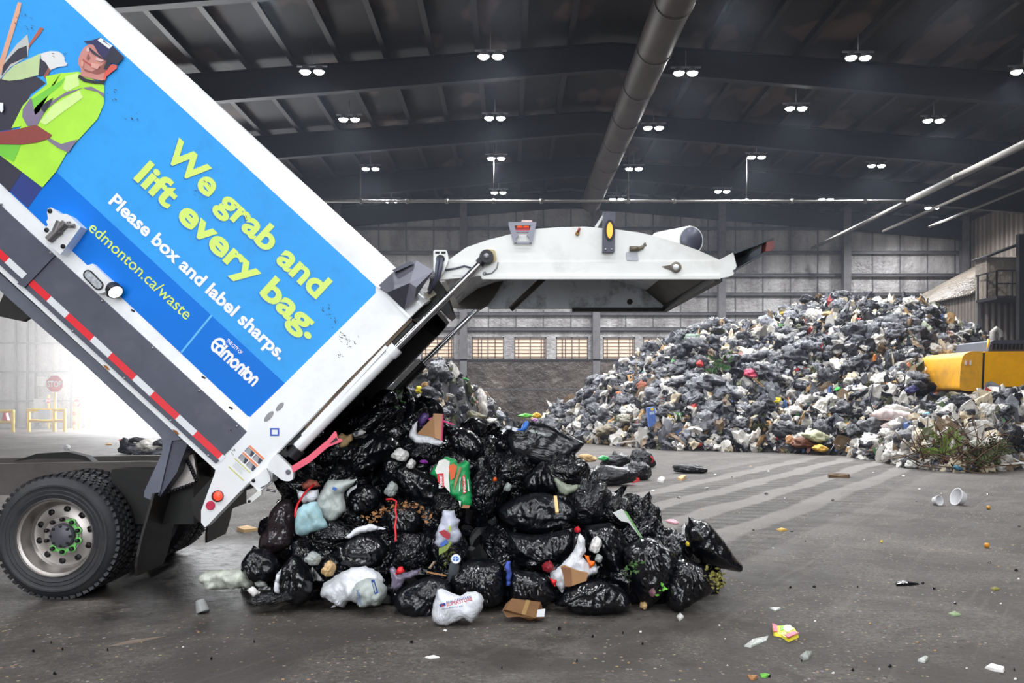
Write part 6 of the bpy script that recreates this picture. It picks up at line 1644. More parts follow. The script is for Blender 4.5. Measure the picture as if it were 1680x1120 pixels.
# the big heap across the hall
big = Heap([(860, 722), (885, 720), (930, 722), (960, 727), (1100, 739), (1300, 743), (1440, 751), (1500, 752), (1560, 745), (1620, 735), (1720, 728), (1900, 726)],
           [(860, 705), (885, 690), (930, 664), (962, 648), (1000, 617), (1050, 582), (1090, 562), (1150, 537), (1240, 533), (1290, 512), (1330, 492), (1380, 484), (1440, 489), (1510, 492), (1560, 523), (1620, 558), (1660, 575), (1720, 590), (1800, 610), (1900, 650)], seed=4.2, ymax=50.0)
heap_core('rubbish_heap', 'huge sloping heap of mixed rubbish against the back wall', big, 862, 1860, 120, 30, SM, 8500, .07, .22, 5, SWT, tbias=.92)
low = Heap([(1395, 749), (1440, 757), (1500, 768), (1560, 774), (1620, 774), (1700, 766), (1800, 758), (1900, 752)], [(1395, 744), (1440, 725), (1500, 690), (1560, 660), (1620, 648), (1660, 645), (1720, 645), (1800, 655), (1900, 690)], slope=.5, back=2.2, seed=8.8, amp=.2)
heap_core('rubbish_spread', 'low spread of pale mixed rubbish in front of the excavator', low, 1397, 1860, 50, 14, SM, 1500, .09, .22, 6, [14, 12, 34, 12, 7, 7, 4, 2, 1.2, 1.1, 2, 1.2, 1.1, 6, 1])
small = Heap([(600, 740), (660, 760), (720, 765), (780, 745), (820, 722), (870, 712)], [(600, 660), (640, 640), (670, 616), (690, 600), (712, 594), (738, 600), (755, 614), (780, 638), (800, 656), (830, 680), (870, 702)], slope=.9, back=2.5, seed=2.1, amp=.25)
heap_core('rubbish_mound', 'smaller grey mound of rubbish behind the dumped load', small, 602, 868, 40, 16, SM, 520, .06, .15, 9, [34, 18, 14, 6, 7, 8, 3, .6, .5, .6, .5, .4, .6, 20, .3])

load = Heap([(395, 950), (430, 965), (500, 985), (600, 990), (800, 994), (950, 992), (1100, 985), (1170, 962), (1225, 935)],
            [(395, 945), (430, 915), (470, 845), (510, 785), (560, 728), (600, 685), (640, 672), (700, 702), (760, 708), (840, 718), (890, 762), (960, 815), (1020, 858), (1100, 885), (1150, 935), (1225, 940)], slope=1.05, back=1.0, pw=1.0, seed=6.6, amp=.12)
heap_core('load_core', 'black torn rubbish filling the gaps between the bags of the dumped load', load, 425, 1165, 60, 20, [BAG_M, PBAG_M, BAG2_M, MATS['scrap_black']], 800, .05, .12, 12, [6, 4, 2])

def visible_pt(hp, px0, px1, rn, tb=.8, tmax=1.0, margin=.03):
    return hp.pt(rn.uniform(px0, px1), margin + (tmax - margin) * rn.random() ** tb)
rn = random.Random(77)
for (name, lab, cat, grp, n_, mat, s0, s1, hp, a, b_) in (
    ('dark_rubbish_bag', 'one of many dusty dark rubbish bags on the huge heap by the back wall', 'rubbish bag', 'dark bags on the big heap', 290, HBAG_M, .17, .40, big, 880, 1690),
    ('white_rubbish_bag', 'one of many soiled white bags on the huge heap by the back wall', 'rubbish bag', 'white bags on the big heap', 230, HWBAG_M, .11, .28, big, 880, 1690),
    ('grey_rubbish_bag', 'one of many pale grey bags on the huge heap by the back wall', 'rubbish bag', 'grey bags on the big heap', 100, HBAG2_M, .14, .32, big, 880, 1690),
    ('dark_rubbish_bag', 'dusty dark rubbish bag in the low spread before the excavator', 'rubbish bag', 'dark bags in the low spread', 26, HBAG_M, .18, .36, low, 1420, 1700),
    ('white_rubbish_bag', 'soiled white bag in the low spread before the excavator', 'rubbish bag', 'white bags in the low spread', 52, HWBAG_M, .12, .30, low, 1420, 1700),
    ('dark_rubbish_bag', 'dusty dark rubbish bag on the smaller mound behind the dumped load', 'rubbish bag', 'dark bags on the small mound', 34, HBAG_M, .14, .30, small, 640, 830),
    ('grey_rubbish_bag', 'pale grey bag on the smaller mound behind the dumped load', 'rubbish bag', 'grey bags on the small mound', 12, HBAG2_M, .10, .2, small, 650, 825),
    ('white_rubbish_bag', 'soiled white bag on the smaller mound behind the dumped load', 'rubbish bag', 'white bags on the small mound', 10, HWBAG_M, .06, .14, small, 690, 830)):
    for i in range(n_):
        c = visible_pt(hp, a, b_, rn); s = rn.uniform(s0, s1) * (.6 + .5 * rn.random())
        lump(name, lab, cat, c + Vector((0, 0, s * .2)), s, mat, rn, grp)

def heap_at(hp, px, py):
    """surface point of a heap seen at a pixel"""
    best = None
    for k in range(101):
        q = hp.pt(px, k / 100.0); y = VY - (q.z - CZ) / q.y * F
        if best is None or abs(y - py) < best[0]: best = (abs(y - py), q)
    return best[1]
def on_heap(hp, name, lab, cat, px, py, wpx, hpx, rgb, dy=-.3, mat=None, group=None):
    q = heap_at(hp, px, py); q = P(px, py, q.y + dy); s = wpx / 2 * q.y / F
    o = bpy.data.objects.new(name, low_with(rn.randrange(12), mat or M('paint_%d_%d' % (px, py), rgb, .55, var=.15, scale=4))); COL.objects.link(o)
    o.location = q; o.scale = (s, s * .8, hpx / 2 * q.y / F); o.rotation_euler = (0, rn.uniform(-.3, .3), 0)
    return tag(o, lab, cat, group)
H = big
on_heap(H, 'green_sack', 'dull green sack with an ochre tip on the shoulder of the big heap', 'sack', 1139, 560, 26, 26, (96, 116, 100))
on_heap(H, 'ochre_scrap', 'ochre scrap at the tip of the dull green sack', 'plastic', 1140, 546, 9, 10, (196, 150, 60))
on_heap(H, 'pink_bucket', 'pink upturned plastic bowl on the big heap', 'bowl', 1232, 614, 22, 12, (226, 84, 112))
on_heap(H, 'red_ball', 'red ball on the left flank of the big heap', 'ball', 1147, 597, 13, 10, (206, 66, 64))
on_heap(H, 'terracotta_pot', 'rusty brown pot on the left flank of the big heap', 'pot', 1054, 634, 18, 16, (150, 84, 60))
on_heap(H, 'orange_cup', 'small orange cup near the rusty brown pot', 'cup', 1017, 646, 9, 8, (226, 112, 50))
on_heap(H, 'peach_ball', 'peach coloured ball near the left foot of the big heap', 'ball', 980, 649, 13, 11, (220, 168, 140))
on_heap(H, 'yellow_bag', 'bright yellow bag low on the left foot of the big heap', 'bag', 914, 691, 11, 9, (236, 214, 30))
on_heap(H, 'yellow_tub', 'bright yellow tub in the middle of the big heap', 'tub', 1275, 657, 11, 9, (236, 214, 40))
on_heap(H, 'olive_cushion', 'olive brown flat cushion at the foot of the big heap', 'cushion', 1000, 706, 38, 18, (116, 106, 84))
on_heap(H, 'grey_stone_bag', 'beige grey sack on the lower left of the big heap', 'sack', 1026, 688, 26, 16, (150, 146, 132))
on_heap(H, 'large_dark_bag', 'large dark bag near the summit on the booth side of the heap', 'rubbish bag', 1518, 525, 44, 15, None, mat=HBAG_M)
on_heap(H, 'pale_green_bag', 'pale green translucent bag below the large dark bag near the summit', 'bag', 1517, 539, 18, 17, (170, 182, 160))
on_heap(H, 'white_panel_bag', 'bright white bag high on the middle of the big heap', 'bag', 1368, 546, 15, 18, (226, 222, 216))
on_heap(H, 'green_tray', 'bright green tray in the middle of the big heap', 'tray', 1375, 638, 12, 5, (60, 200, 80))
on_heap(H, 'violet_crate', 'dark violet crate left of the excavator', 'crate', 1497, 639, 22, 13, (44, 42, 92))
on_heap(H, 'yellow_sack', 'yellow green sack left of the excavator', 'sack', 1523, 625, 12, 14, (206, 196, 50))
on_heap(H, 'salmon_bag', 'salmon coloured bag left of the excavator', 'bag', 1538, 649, 14, 12, (226, 148, 120))
on_heap(H, 'orange_pot', 'rust orange pot at the booth side of the heap', 'pot', 1490, 601, 13, 10, (196, 108, 60))
on_heap(H, 'cream_bundle', 'pale green and cream bundle at the foot of the big heap', 'bundle', 1338, 717, 40, 20, (170, 172, 140))
on_heap(H, 'brown_carcass', 'reddish brown shaggy rug rolled at the foot of the big heap', 'rug', 1318, 727, 34, 18, (112, 66, 42))
on_heap(H, 'tan_carton', 'tan flattened carton beside the reddish brown rug', 'carton', 1297, 723, 16, 14, (196, 146, 104))
on_heap(H, 'mustard_box', 'white and mustard box scraps at the foot of the heap right of the brown rug', 'box', 1345, 736, 22, 12, (216, 170, 70))
on_heap(H, 'black_floor_bag', 'glossy black bag at the very foot of the big heap', 'rubbish bag', 1438, 748, 36, 18, None, mat=HBAG_M)
on_heap(H, 'dark_floor_bag', 'broad dark bag above the glossy black one at the heap foot', 'rubbish bag', 1462, 730, 50, 22, None, mat=HBAG_M)
on_heap(H, 'dark_slope_bag', 'large dark bag left of the pink stained sheet', 'rubbish bag', 1432, 704, 48, 34, None, mat=HBAG_M)
on_heap(low, 'black_slope_bag', 'black bag just below the excavator body', 'rubbish bag', 1553, 684, 30, 18, None, mat=HBAG_M)
on_heap(low, 'turquoise_bag', 'pale turquoise bag in the low spread', 'bag', 1520, 681, 14, 9, (140, 190, 204))
on_heap(low, 'green_tuft', 'round dark green tuft in the low spread', 'plant', 1547, 669, 16, 15, (66, 84, 46))
on_heap(low, 'white_sheet', 'white sheet bundle at the frame edge in the low spread', 'sheet', 1628, 728, 30, 24, (226, 220, 214))
on_heap(low, 'pale_tub', 'pale green white tub in the low spread', 'tub', 1607, 731, 26, 18, (180, 188, 176))
on_heap(low, 'blue_wrap', 'pale blue wrap in the low spread', 'plastic', 1645, 709, 24, 10, (160, 184, 220))
on_heap(low, 'red_scrap', 'crimson scrap below the excavator corner', 'plastic', 1562, 664, 9, 5, (186, 40, 56))
on_heap(low, 'teal_scrap', 'teal blue scrap at the front edge of the low spread', 'plastic', 1571, 768, 14, 8, (60, 106, 130))
on_heap(low, 'white_tub', 'white tub at the front edge of the low spread', 'tub', 1495, 762, 18, 13, (222, 220, 214))
# blue and white printed box standing on the heap
q = heap_at(H, 1071, 690)
bx = thing('detergent_box', 'blue and white box standing on the lower slope of the big heap', 'box', P(1071, 700, q.y - .4))
prism('box_front', [(1062, 669), (1074, 667), (1077, 698), (1065, 700)], q.y - .5, q.y - .2, M('box_blue', (82, 116, 190), .5), bx)
prism('box_side', [(1074, 667), (1081, 681), (1082, 700), (1077, 698)], q.y - .45, q.y - .15, M('box_white', (214, 216, 220), .5), bx)
prism('box_print', ellipse(1070, 671, 2.8, 2.8, 12), q.y - .506, q.y - .5, pick('print_yellow', (226, 196, 50), rough=.5), bx)
prism('box_print', [(1065.5, 676), (1073, 674.5), (1073.5, 679), (1066, 680.5)], q.y - .506, q.y - .5, M('print_pale', (180, 200, 230), .5), bx)
# pink stained sheet, boards
q = heap_at(H, 1462, 686)
soft('bed_sheet', 'white sheet with pink stains spread on the foot of the big heap', 'sheet', [(1425, 680), (1448, 668), (1470, 672), (1492, 676), (1508, 690), (1506, 702), (1488, 700), (1480, 712), (1468, 700), (1450, 706), (1444, 698), (1462, 690), (1440, 688)], q.y - 1.0, .14, M('stained_sheet', (232, 214, 210), .7, var=.05, grime=.6, grime_rgb=(214, 90, 110), gscale=1.6), step=3, edge=8, seed=50)
soft('plastic_sheet', 'pale plastic sheet behind the pink stained sheet', 'sheet', [(1445, 668), (1470, 662), (1490, 668), (1505, 676), (1490, 680), (1460, 676)], q.y - .7, .1, HWBAG_M, step=3, edge=6, seed=51)
def board(label, a, b_, w_, rgb, hp, dy=-.5, nm='board'):
    q = heap_at(hp, (a[0] + b_[0]) / 2, (a[1] + b_[1]) / 2).y + dy
    bm = B(); add_bar(bm, P(*a, q), P(*b_, q), w_, w_ * .5); tag(obj(nm, bm, pick('board_%d_%d' % rgb[:2], rgb, rough=.7)), label, 'board')
board('long white board leaning on the booth side of the big heap', (1572, 546), (1597, 566), .12, (224, 218, 212), big)
board('thin tan lath lying across the middle of the big heap', (1236, 620), (1252, 634), .07, (186, 140, 96), big)
board('thin tan lath high on the left shoulder of the big heap', (1242, 574), (1252, 583), .06, (196, 150, 104), big)
board('white lath on the floor edge of the big heap left of the blue box', (1012, 727), (1046, 722), .07, (210, 206, 200), big, dy=-.7)
board('white pole lying in the low spread at the frame edge', (1640, 762), (1690, 758), .06, (224, 222, 218), low)
board('curved white pole in the low spread at the frame edge', (1655, 748), (1690, 766), .05, (220, 218, 212), low)
# uprooted branches
def branch_heap(name, label, px0, px1, py0, py1, n_, mats, L, r, seed, hp=low, leaf=False):
    rn2 = random.Random(seed); bm = B()
    for i in range(n_):
        x, y = rn2.uniform(px0, px1), rn2.uniform(py0, py1); q = heap_at(hp, x, y); c = P(x, y, q.y - rn2.uniform(.1, .5))
        d = Vector((rn2.uniform(-1, 1), rn2.uniform(-.4, .4), rn2.uniform(-.25, .7))).normalized() * L * rn2.uniform(.4, 1)
        m = c + d * .5 + Vector((0, 0, rn2.uniform(-.04, .1)))
        add_tube(bm, [c, m, c + d + Vector((0, 0, rn2.uniform(-.12, .12)))], [r, r * .7, r * .3], 5, 0)
        if leaf:
            for j in range(14):
                p = c + d * (j / 14.0); side = Vector((d.z, rn2.uniform(-.6, .6), -d.x)).normalized() * (1 if j % 2 else -1)
                e = p + (side * .8 + d.normalized() * .8).normalized() * L * .28 * (1.1 - j / 16.0)
                a_ = (e - p).cross(Vector((0, 1, .3))).normalized() * .03
                f = bm.faces.new([bm.verts.new(p), bm.verts.new((p + e) / 2 + a_), bm.verts.new(e), bm.verts.new((p + e) / 2 - a_ + Vector((0, -.02, 0)))]); f.material_index = 1
    o = obj(name, bm, mats); o['kind'] = 'stuff'
    return tag(o, label, 'branches')
TWIG_M = M('twig_brown', (86, 66, 44), .85, var=.4); FROND_M = M('frond_green', (116, 142, 60), .7, var=.3, scale=4); FROND2_M = M('frond_dark', (64, 76, 40), .7, var=.3, scale=4)
branch_heap('twig_tangle', 'tangle of brown twigs and roots at the front edge of the low spread', 1490, 1640, 715, 768, 150, [TWIG_M, FROND_M], .9, .016, 1)
branch_heap('conifer_branches', 'light green conifer branches lying on the brown twigs', 1538, 1578, 708, 748, 13, [TWIG_M, FROND_M], .6, .012, 2, leaf=True)
branch_heap('conifer_branches', 'dark olive conifer branches at the floor edge of the low spread', 1600, 1640, 738, 766, 18, [TWIG_M, FROND2_M], .6, .012, 3, leaf=True)
branch_heap('hedge_cuttings', 'green hedge cuttings on the left slope of the big heap', 1168, 1195, 585, 612, 14, [TWIG_M, M('cutting_green', (70, 112, 62), .7, var=.3)], .5, .012, 4, hp=big, leaf=True)
# things on the small mound and crest
on_heap(small, 'yellow_plastic_bag', 'yellow plastic wisp on the smaller mound', 'plastic', 689, 640, 14, 12, (222, 204, 30), dy=-.5)
on_heap(small, 'white_film_bag', 'long white film bag hanging down the flank of the smaller mound', 'plastic bag', 789, 668, 20, 44, None, dy=-.6, mat=HWBAG_M)
on_heap(small, 'green_scrap', 'small green scrap near the top of the smaller mound', 'plastic', 764, 622, 10, 4, (60, 150, 70), dy=-.5)
on_heap(small, 'mossy_sod', 'round mossy sod at the foot of the smaller mound', 'sod', 776, 686, 30, 20, (84, 78, 46), dy=-.9)
on_heap(small, 'white_paper_bag', 'white crumpled paper below the long white film bag', 'paper', 802, 692, 22, 9, (216, 214, 208), dy=-1.0)
on_heap(small, 'tan_scrap', 'tan ribbon of paper beside the yellow wisp', 'paper', 698, 634, 10, 16, (150, 112, 60), dy=-.45)
for (px, py, w_, h_, rgb, lab, nm, cat, Y) in ((862, 682, 20, 7, (110, 206, 80), 'light green flat bottle on the floor behind the load crest', 'green_bottle', 'bottle', 20), (880, 682, 13, 10, (222, 176, 50), 'mustard yellow ball behind the load crest', 'yellow_ball', 'ball', 20.5), (877, 689, 8, 5, (196, 130, 206), 'lilac scrap beneath the mustard yellow ball', 'lilac_scrap', 'plastic', 20)):
    q = P(px, py, Y); o = bpy.data.objects.new(nm, low_with(3, M('p_' + nm, rgb, .5))); COL.objects.link(o); s = w_ / 2 * Y / F
    o.location = q; o.scale = (s, s * .7, h_ / 2 * Y / F); tag(o, lab, cat)

# ---------------------------------------------------------------- excavator behind the low spread
EY = 23.5
ex = thing('excavator', 'yellow excavator body at the frame edge behind the low spread of rubbish', 'excavator', P(1660, 720, EY + 1))
EXY_M = M('excavator_yellow', (250, 178, 8), .35, var=.05, grime=.25, grime_rgb=(150, 104, 30), gscale=1.2, coat=.3)
EXW_M = M('weight_yellow', (230, 166, 40), .45, var=.08, grime=.6, grime_rgb=(120, 96, 72), gscale=1.0)
prism('counterweight', rounded([(1574, 640), (1576, 600), (1580, 582), (1592, 576), (1615, 576), (1612, 641), (1590, 642)], 8), EY, EY + 2.4, EXW_M, ex, bevel=.06)
prism('engine_cover', [(1616, 576.5), (1900, 574), (1900, 634), (1613, 634)], EY - .02, EY + 2.4, EXY_M, ex, bevel=.03)
prism('side_seam', [(1613.5, 578), (1616, 578), (1613.5, 637), (1611, 637)], EY - .03, EY + .02, DARK_M, ex)
prism('lower_sill', [(1608, 634), (1900, 634), (1900, 645), (1606, 642)], EY + .02, EY + 2.3, M('sill_grey', (126, 122, 118), .5, .3), ex, bevel=.02)
prism('cooling_housing', [(1626, 560), (1632, 557.5), (1900, 556), (1900, 576), (1621, 576)], EY + .2, EY + 2.0, M('housing_grey', (70, 74, 86), .5, .2), ex, bevel=.02)
bm = B()
for k in range(26):
    x = 1630 + k * 6.5; add_prism(bm, [(x, 564), (x + 3.4, 564), (x + 2.6, 573), (x - .8, 573)], EY + .17, EY + .21)
obj('cooling_grille', bm, BLACK_M, ex)
bm = B(); add_tube(bm, [P(1629, 558, EY + 1), P(1629, 545, EY + 1), P(1634, 540, EY + 1), P(1640, 545, EY + 1), P(1641, 553, EY + 1)], .09, 12); obj('exhaust_pipe', bm, M('exhaust_grey', (150, 146, 142), .5, .4), ex, smooth=True, auto=.8)
bm = B(); add_tube(bm, [P(1620, 577, EY + .3), P(1622, 556, EY + .3)], .03, 8); obj('mirror_post', bm, EXY_M, ex)
for k in range(3): prism('decal_strip', [(1583.5 + k * 3.8, 591), (1586.5 + k * 3.8, 591), (1586 + k * 3.8, 598.5), (1583 + k * 3.8, 598.5)], EY - .012, EY + .02, (M('decal_white', (226, 222, 214), .5) if k == 0 else (M('decal_orange2', (206, 130, 90), .5) if k == 1 else MATS['decal_white'])), ex)
prism('slew_ring', [(1640, 645), (1800, 645), (1800, 665), (1640, 665)], EY + .4, EY + 2.0, BLACK_M, ex)
for y0 in (EY, EY + 2.0): prism('crawler_track', stadium((1620, 690), (1830, 690), 26), y0, y0 + .6, M('track_%d' % int(y0 * 10), (52, 46, 44), .7, .3, grime=.5), ex, Yref=EY)

# ---------------------------------------------------------------- far left: stop signs, barriers, lockers
def octagon(cx, cy, r): return [(cx + r * math.cos(PI / 8 + k * PI / 4), cy + r * math.sin(PI / 8 + k * PI / 4)) for k in range(8)]
def stop_sign(label, cx, cy, r, Y, foot, wood):
    root = thing('stop_sign', label, 'sign', P(cx, foot, Y))
    bm = B(); q = P(cx, cy, Y); add_box(bm, (q.x - .04, Y + .02, 0), (q.x + .04, Y + .1, q.z + (1.1 if wood else .3))); obj('post', bm, YELLOW_M, root)
    prism('sign_plate', octagon(cx, cy, r), Y, Y + .015, SIGNRED_M, root)
    bm = B()
    o8, i8 = octagon(cx, cy, r), octagon(cx, cy, r * .93)
    for k in range(8):
        vs = [bm.verts.new(P(*p, Y - .004)) for p in (o8[k], o8[(k + 1) % 8], i8[(k + 1) % 8], i8[k])]; bm.faces.new(vs)
    for f in bm.faces:
        f.normal_update()
        if f.normal.y > 0: f.normal_flip()
    obj('sign_border', bm, SIGNWHITE_M, root)
    lettering('sign_lettering', 'STOP', (cx - r * .78, cy + r * .33), (cx + r * .78, cy + r * .33), r * .68, Y - .006, SIGNWHITE_M, root, bold=.03)
stop_sign('large red stop sign on a yellow post behind the yellow barrier', 89.5, 629.5, 15.2, 39.2, 706, False)
stop_sign('small red stop sign on a striped post beside the open door', 126, 661, 7, 41.5, 704, False)
stop_sign('small dim red stop sign behind the yellow post of the large one', 79, 657, 4.5, 43.3, 704, False)
def bar_rail(label, xs, y0, rails, Y, foot):
    root = thing('guard_rail', label, 'barrier', P(xs[0], foot, Y))
    for x in xs:
        bm = B(); q = P(x, y0, Y); add_tube(bm, [(q.x, Y, 0), (q.x, Y, q.z)], .075, 12); obj('post', bm, YELLOW_M, root, smooth=True, auto=.8)
    for y in rails:
        bm = B(); a, b_ = P(min(xs) - 2, y, Y), P(max(xs) + 2, y, Y); add_tube(bm, [a, b_], .075, 10); obj('rail', bm, YELLOW_M, root, smooth=True, auto=.8)
    return root
gr = bar_rail('yellow pipe barrier in front of the large stop sign', (47, 89, 106), 671, (672.5, 690), 39.0, 708)
prism('notice_board', [(63, 672), (83, 672), (83, 688), (63, 688)], 38.85, 38.9, SIGNWHITE_M, gr)
bar_rail('yellow pipe barrier cut by the frame edge, carrying a red can', (-25, 21), 673, (674.5, 692), 38.6, 709)
o = prism('red_can', [(3, 689.2), (5, 677), (9, 677), (12, 689.2)], 38.5, 38.7, SIGNRED_M, None); tag(o, 'small red can standing on the barrier at the frame edge', 'can')
for (px, w_, y0, Y, lab, c) in ((123, 3.4, 667, 41.4, 'orange and white striped bollard under the small stop sign', 'o'), (130.5, 2.6, 667, 41.6, 'pale yellow bollard right of the striped one', 'p'), (146.5, 1.3, 666, 42.5, 'slim yellow bollard at the bright open door', 'y')):
    root = thing('bollard', lab, 'bollard', P(px, 704, Y)); q = P(px, y0, Y); r_ = w_ * Y / F
    bm = B(); add_tube(bm, [(q.x, Y, 0), (q.x, Y, q.z)], r_, 12); obj('post', bm, YELLOW_M if c == 'y' else M('bollard_pale_' + c, (232, 200, 120), .5), root, smooth=True, auto=.8)
    if c == 'o':
        for k in range(3):
            bm = B(); z = .25 + k * .45; add_tube(bm, [(q.x, Y, z), (q.x, Y, z + .18)], r_ * 1.03, 12); obj('stripe', bm, M('stripe_orange_%d' % k, (226, 120, 60), .5), root)
for (pts, lab) in (([(60, 618), (73, 618), (73, 633), (60, 633)], 'white wall cabinet left of the large stop sign'), ([(55, 654), (66, 654), (66, 688), (55, 688)], 'pale grey wall locker behind the yellow barrier')):
    q = prism('wall_cabinet', pts, YD - .45, YD - .02, M('cabinet_%d' % pts[0][0], (196, 196, 192), .5), None, bevel=.01); tag(q, lab, 'cabinet')
# strewn rubbish near the door
for (px, py, w_, h_, mt, lab) in ((211, 730, 30, 24, HBAG_M, 'dark bag at the near end of the strewn rubbish by the door'), (228, 732, 34, 20, HBAG2_M, 'grey bag in the middle of the strewn rubbish by the door'), (245, 728, 40, 20, HWBAG_M, 'white bag in the strewn rubbish by the door'), (262, 723, 26, 12, HBAG_M, 'black hose coil on top of the strewn rubbish by the door'), (256, 737, 36, 10, HBAG2_M, 'flat grey bag under the strewn rubbish by the door'), (226, 717, 24, 8, HBAG_M, 'black rags on top of the strewn rubbish by the door'), (238, 750, 80, 7, BAG_M, 'flat black plastic sheet on the floor before the strewn rubbish')):
    Y = CZ * F / (744 - VY) - .3; o = bpy.data.objects.new('strewn_bag', low_with(rn.randrange(12), mt)); COL.objects.link(o)
    if py == 750: Y = 21.0
    s = w_ / 2 * Y / F; o.location = P(px, py, Y); o.scale = (s, s * .7, h_ / 2 * Y / F); o.location.z = min(o.location.z, max(.62 * o.scale.z, o.location.z - .08)); tag(o, lab, 'rubbish bag')
for (px, py, w_, h_, rgb, lab) in ((238, 735, 5, 7, (226, 90, 70), 'red scrap on the strewn rubbish by the door'), (199, 722, 8, 3, (226, 120, 110), 'pink scrap behind the strewn rubbish by the door'), (178, 729, 9, 3, (206, 160, 90), 'tan scrap on the bright floor by the door'), (110, 735, 9, 10, (190, 190, 190), 'clear bottle standing on the bright floor by the door')):
    Y = CZ * F / (py + h_ / 2 + 4 - VY); o = bpy.data.objects.new('floor_scrap', low_with(2, M('fs_%d' % px, rgb, .6))); COL.objects.link(o)
    s = w_ / 2 * Y / F; o.location = P(px, py, Y); o.scale = (s, s * .7, h_ / 2 * Y / F); tag(o, lab, 'litter')

# ---------------------------------------------------------------- litter on the floor
def floor_Y(py): return CZ * F / (py - VY)
def flat_litter(name, label, cat, pts, mat, h=.012, group=None):
    """crumpled flat scrap lying on the floor: outline given where it is seen on the ground"""
    g = [Vector(((x - VX) / F * floor_Y(y), floor_Y(y))) for x, y in pts]
    c = sum(g, Vector((0, 0))) / len(g)
    bm = B(); rn3 = random.Random(int(pts[0][0] * 7 + pts[0][1]))
    top, bot = [], []
    for p in g:
        bot.append(bm.verts.new((p.x, p.y, .001))); top.append(bm.verts.new((p.x * .92 + c.x * .08, p.y * .92 + c.y * .08, h * rn3.uniform(.4, 1.4))))
    ct_ = bm.verts.new((c.x, c.y, h * 1.6)); n = len(g)
    for i in range(n):
        j = (i + 1) % n
        bm.faces.new((bot[i], bot[j], top[j], top[i])); bm.faces.new((top[i], top[j], ct_))
    bm.faces.new(bot[::-1])
    return tag(obj(name, bm, mat), label, cat, group)
def W8(pts): return [(1200 + x / 3.11, 760 + y / 3.11) for x, y in pts]
o = flat_litter('candy_wrapper', 'yellow and pink candy wrapper lying alone on the floor', 'wrapper', W8([(208, 838), (270, 840), (325, 850), (345, 888), (290, 912), (255, 888), (215, 880)]), M('wrapper_yellow', (238, 226, 70), .35, var=.08, scale=30), .02)
for pts, rgb, nm in (([(208, 838), (232, 850), (236, 880), (215, 880)], (242, 92, 120), 'wrapper_end'), ([(318, 880), (345, 888), (290, 912), (270, 898)], (240, 110, 130), 'wrapper_end'), ([(272, 850), (300, 848), (318, 868), (285, 885), (262, 868)], (214, 232, 200), 'wrapper_print'), ([(248, 855), (262, 850), (266, 872), (252, 876)], (130, 196, 60), 'wrapper_print')):
    g = [Vector(((x - VX) / F * floor_Y(y), floor_Y(y), .034)) for x, y in W8(pts)]
    bm = B(); va = [bm.verts.new(p) for p in g]; vb = [bm.verts.new(p - Vector((0, 0, .006))) for p in g]; bm.faces.new(va); bm.faces.new(vb[::-1])
    for i in range(len(g)): bm.faces.new((va[i], vb[i], vb[(i + 1) % len(g)], va[(i + 1) % len(g)]))
    obj(nm, bm, M('wr_%d_%d' % (pts[0][0], rgb[2]), rgb, .4), o)
TUB_M = M('tub_white', (214, 214, 216), .4, var=.06)
def tub(label, px, py, w_, h_, tilt):
    Y = floor_Y(py + h_ * .5); r_ = w_ / 2 * Y / F; hh = h_ * .8 * Y / F
    root = thing('plastic_tub', label, 'tub', P(px, py + h_ * .5, Y)); c = P(px, py, Y); c.z = max(c.z, r_ * .8)
    bm = B(); add_lathe(bm, c - Vector(tilt).normalized() * hh / 2, [(0, 0), (r_ * .75, 0), (r_ * .8, hh * .1), (r_ * .95, hh), (r_ * 1.0, hh), (r_ * .9, hh * .95), (r_ * .74, hh * .08), (0, hh * .06)], tilt, 20); obj('tub_wall', bm, TUB_M, root, smooth=True, auto=.8)
    bm = B(); add_lathe(bm, c + Vector(tilt).normalized() * hh * .48, [(r_ * .95, 0), (r_ * 1.07, 0), (r_ * 1.07, hh * .07), (r_ * .95, hh * .07)], tilt, 20, close=True); obj('rim', bm, TUB_M, root, smooth=True)
tub('small white plastic tub tipped on its side on the open floor', 1537, 822, 17, 12, (.4, -.9, .2))
tub('larger white plastic tub lying right of the small one on the floor', 1574, 820, 28, 15, (-.95, -.12, .3))
def fruit(label, px, py, r_px, rgb):
    Y = floor_Y(py + r_px); r_ = r_px * Y / F
    root = thing('orange_fruit', label, 'fruit', P(px, py + r_px, Y)); c = P(px, py, Y); c.z = r_
    bm = B(); add_lathe(bm, c + Vector((0, 0, -r_)), [(0, 0)] + [(r_ * math.sin(PI * k / 9), r_ * (1 - math.cos(PI * k / 9))) for k in range(1, 9)] + [(0, 2 * r_ * .97)], (.1, -.2, 1), 16); obj('peel', bm, M('peel_%d' % px, rgb, .5, var=.25, scale=25, grime=.4), root, smooth=True)
    bm = B(); add_disc(bm, c + Vector((0, -.3 * r_, .93 * r_)), r_ * .14, r_ * .06, (0, -.2, 1), 8); obj('stalk_end', bm, TWIG_M, root)
fruit('rotting orange lying on the open floor nearest the frame edge', 1618, 894, 4.4, (206, 140, 40))
fruit('rotting orange farther back near the white plastic tubs', 1621, 832, 3.4, (196, 146, 60))
fruit('tiny yellow fruit alone on the tracked floor', 1446, 888, 2.2, (226, 200, 40))
flat_litter('black_strip', 'black plastic strip lying on the open floor', 'plastic', W8([(835, 615), (880, 608), (955, 612), (958, 618), (900, 625), (840, 626)]), BAG_M, .02)
flat_litter('wood_splinter', 'brown wood splinter on the tracked floor', 'wood', W8([(490, 66), (560, 62), (605, 66), (600, 75), (540, 73), (495, 74)]), TWIG_M, .05)
flat_litter('paper_scrap', 'white torn paper at the lower corner of the floor', 'paper', W8([(1292, 1045), (1325, 1032), (1395, 1055), (1388, 1068), (1340, 1062)]), MATS['white_paper'], .02)
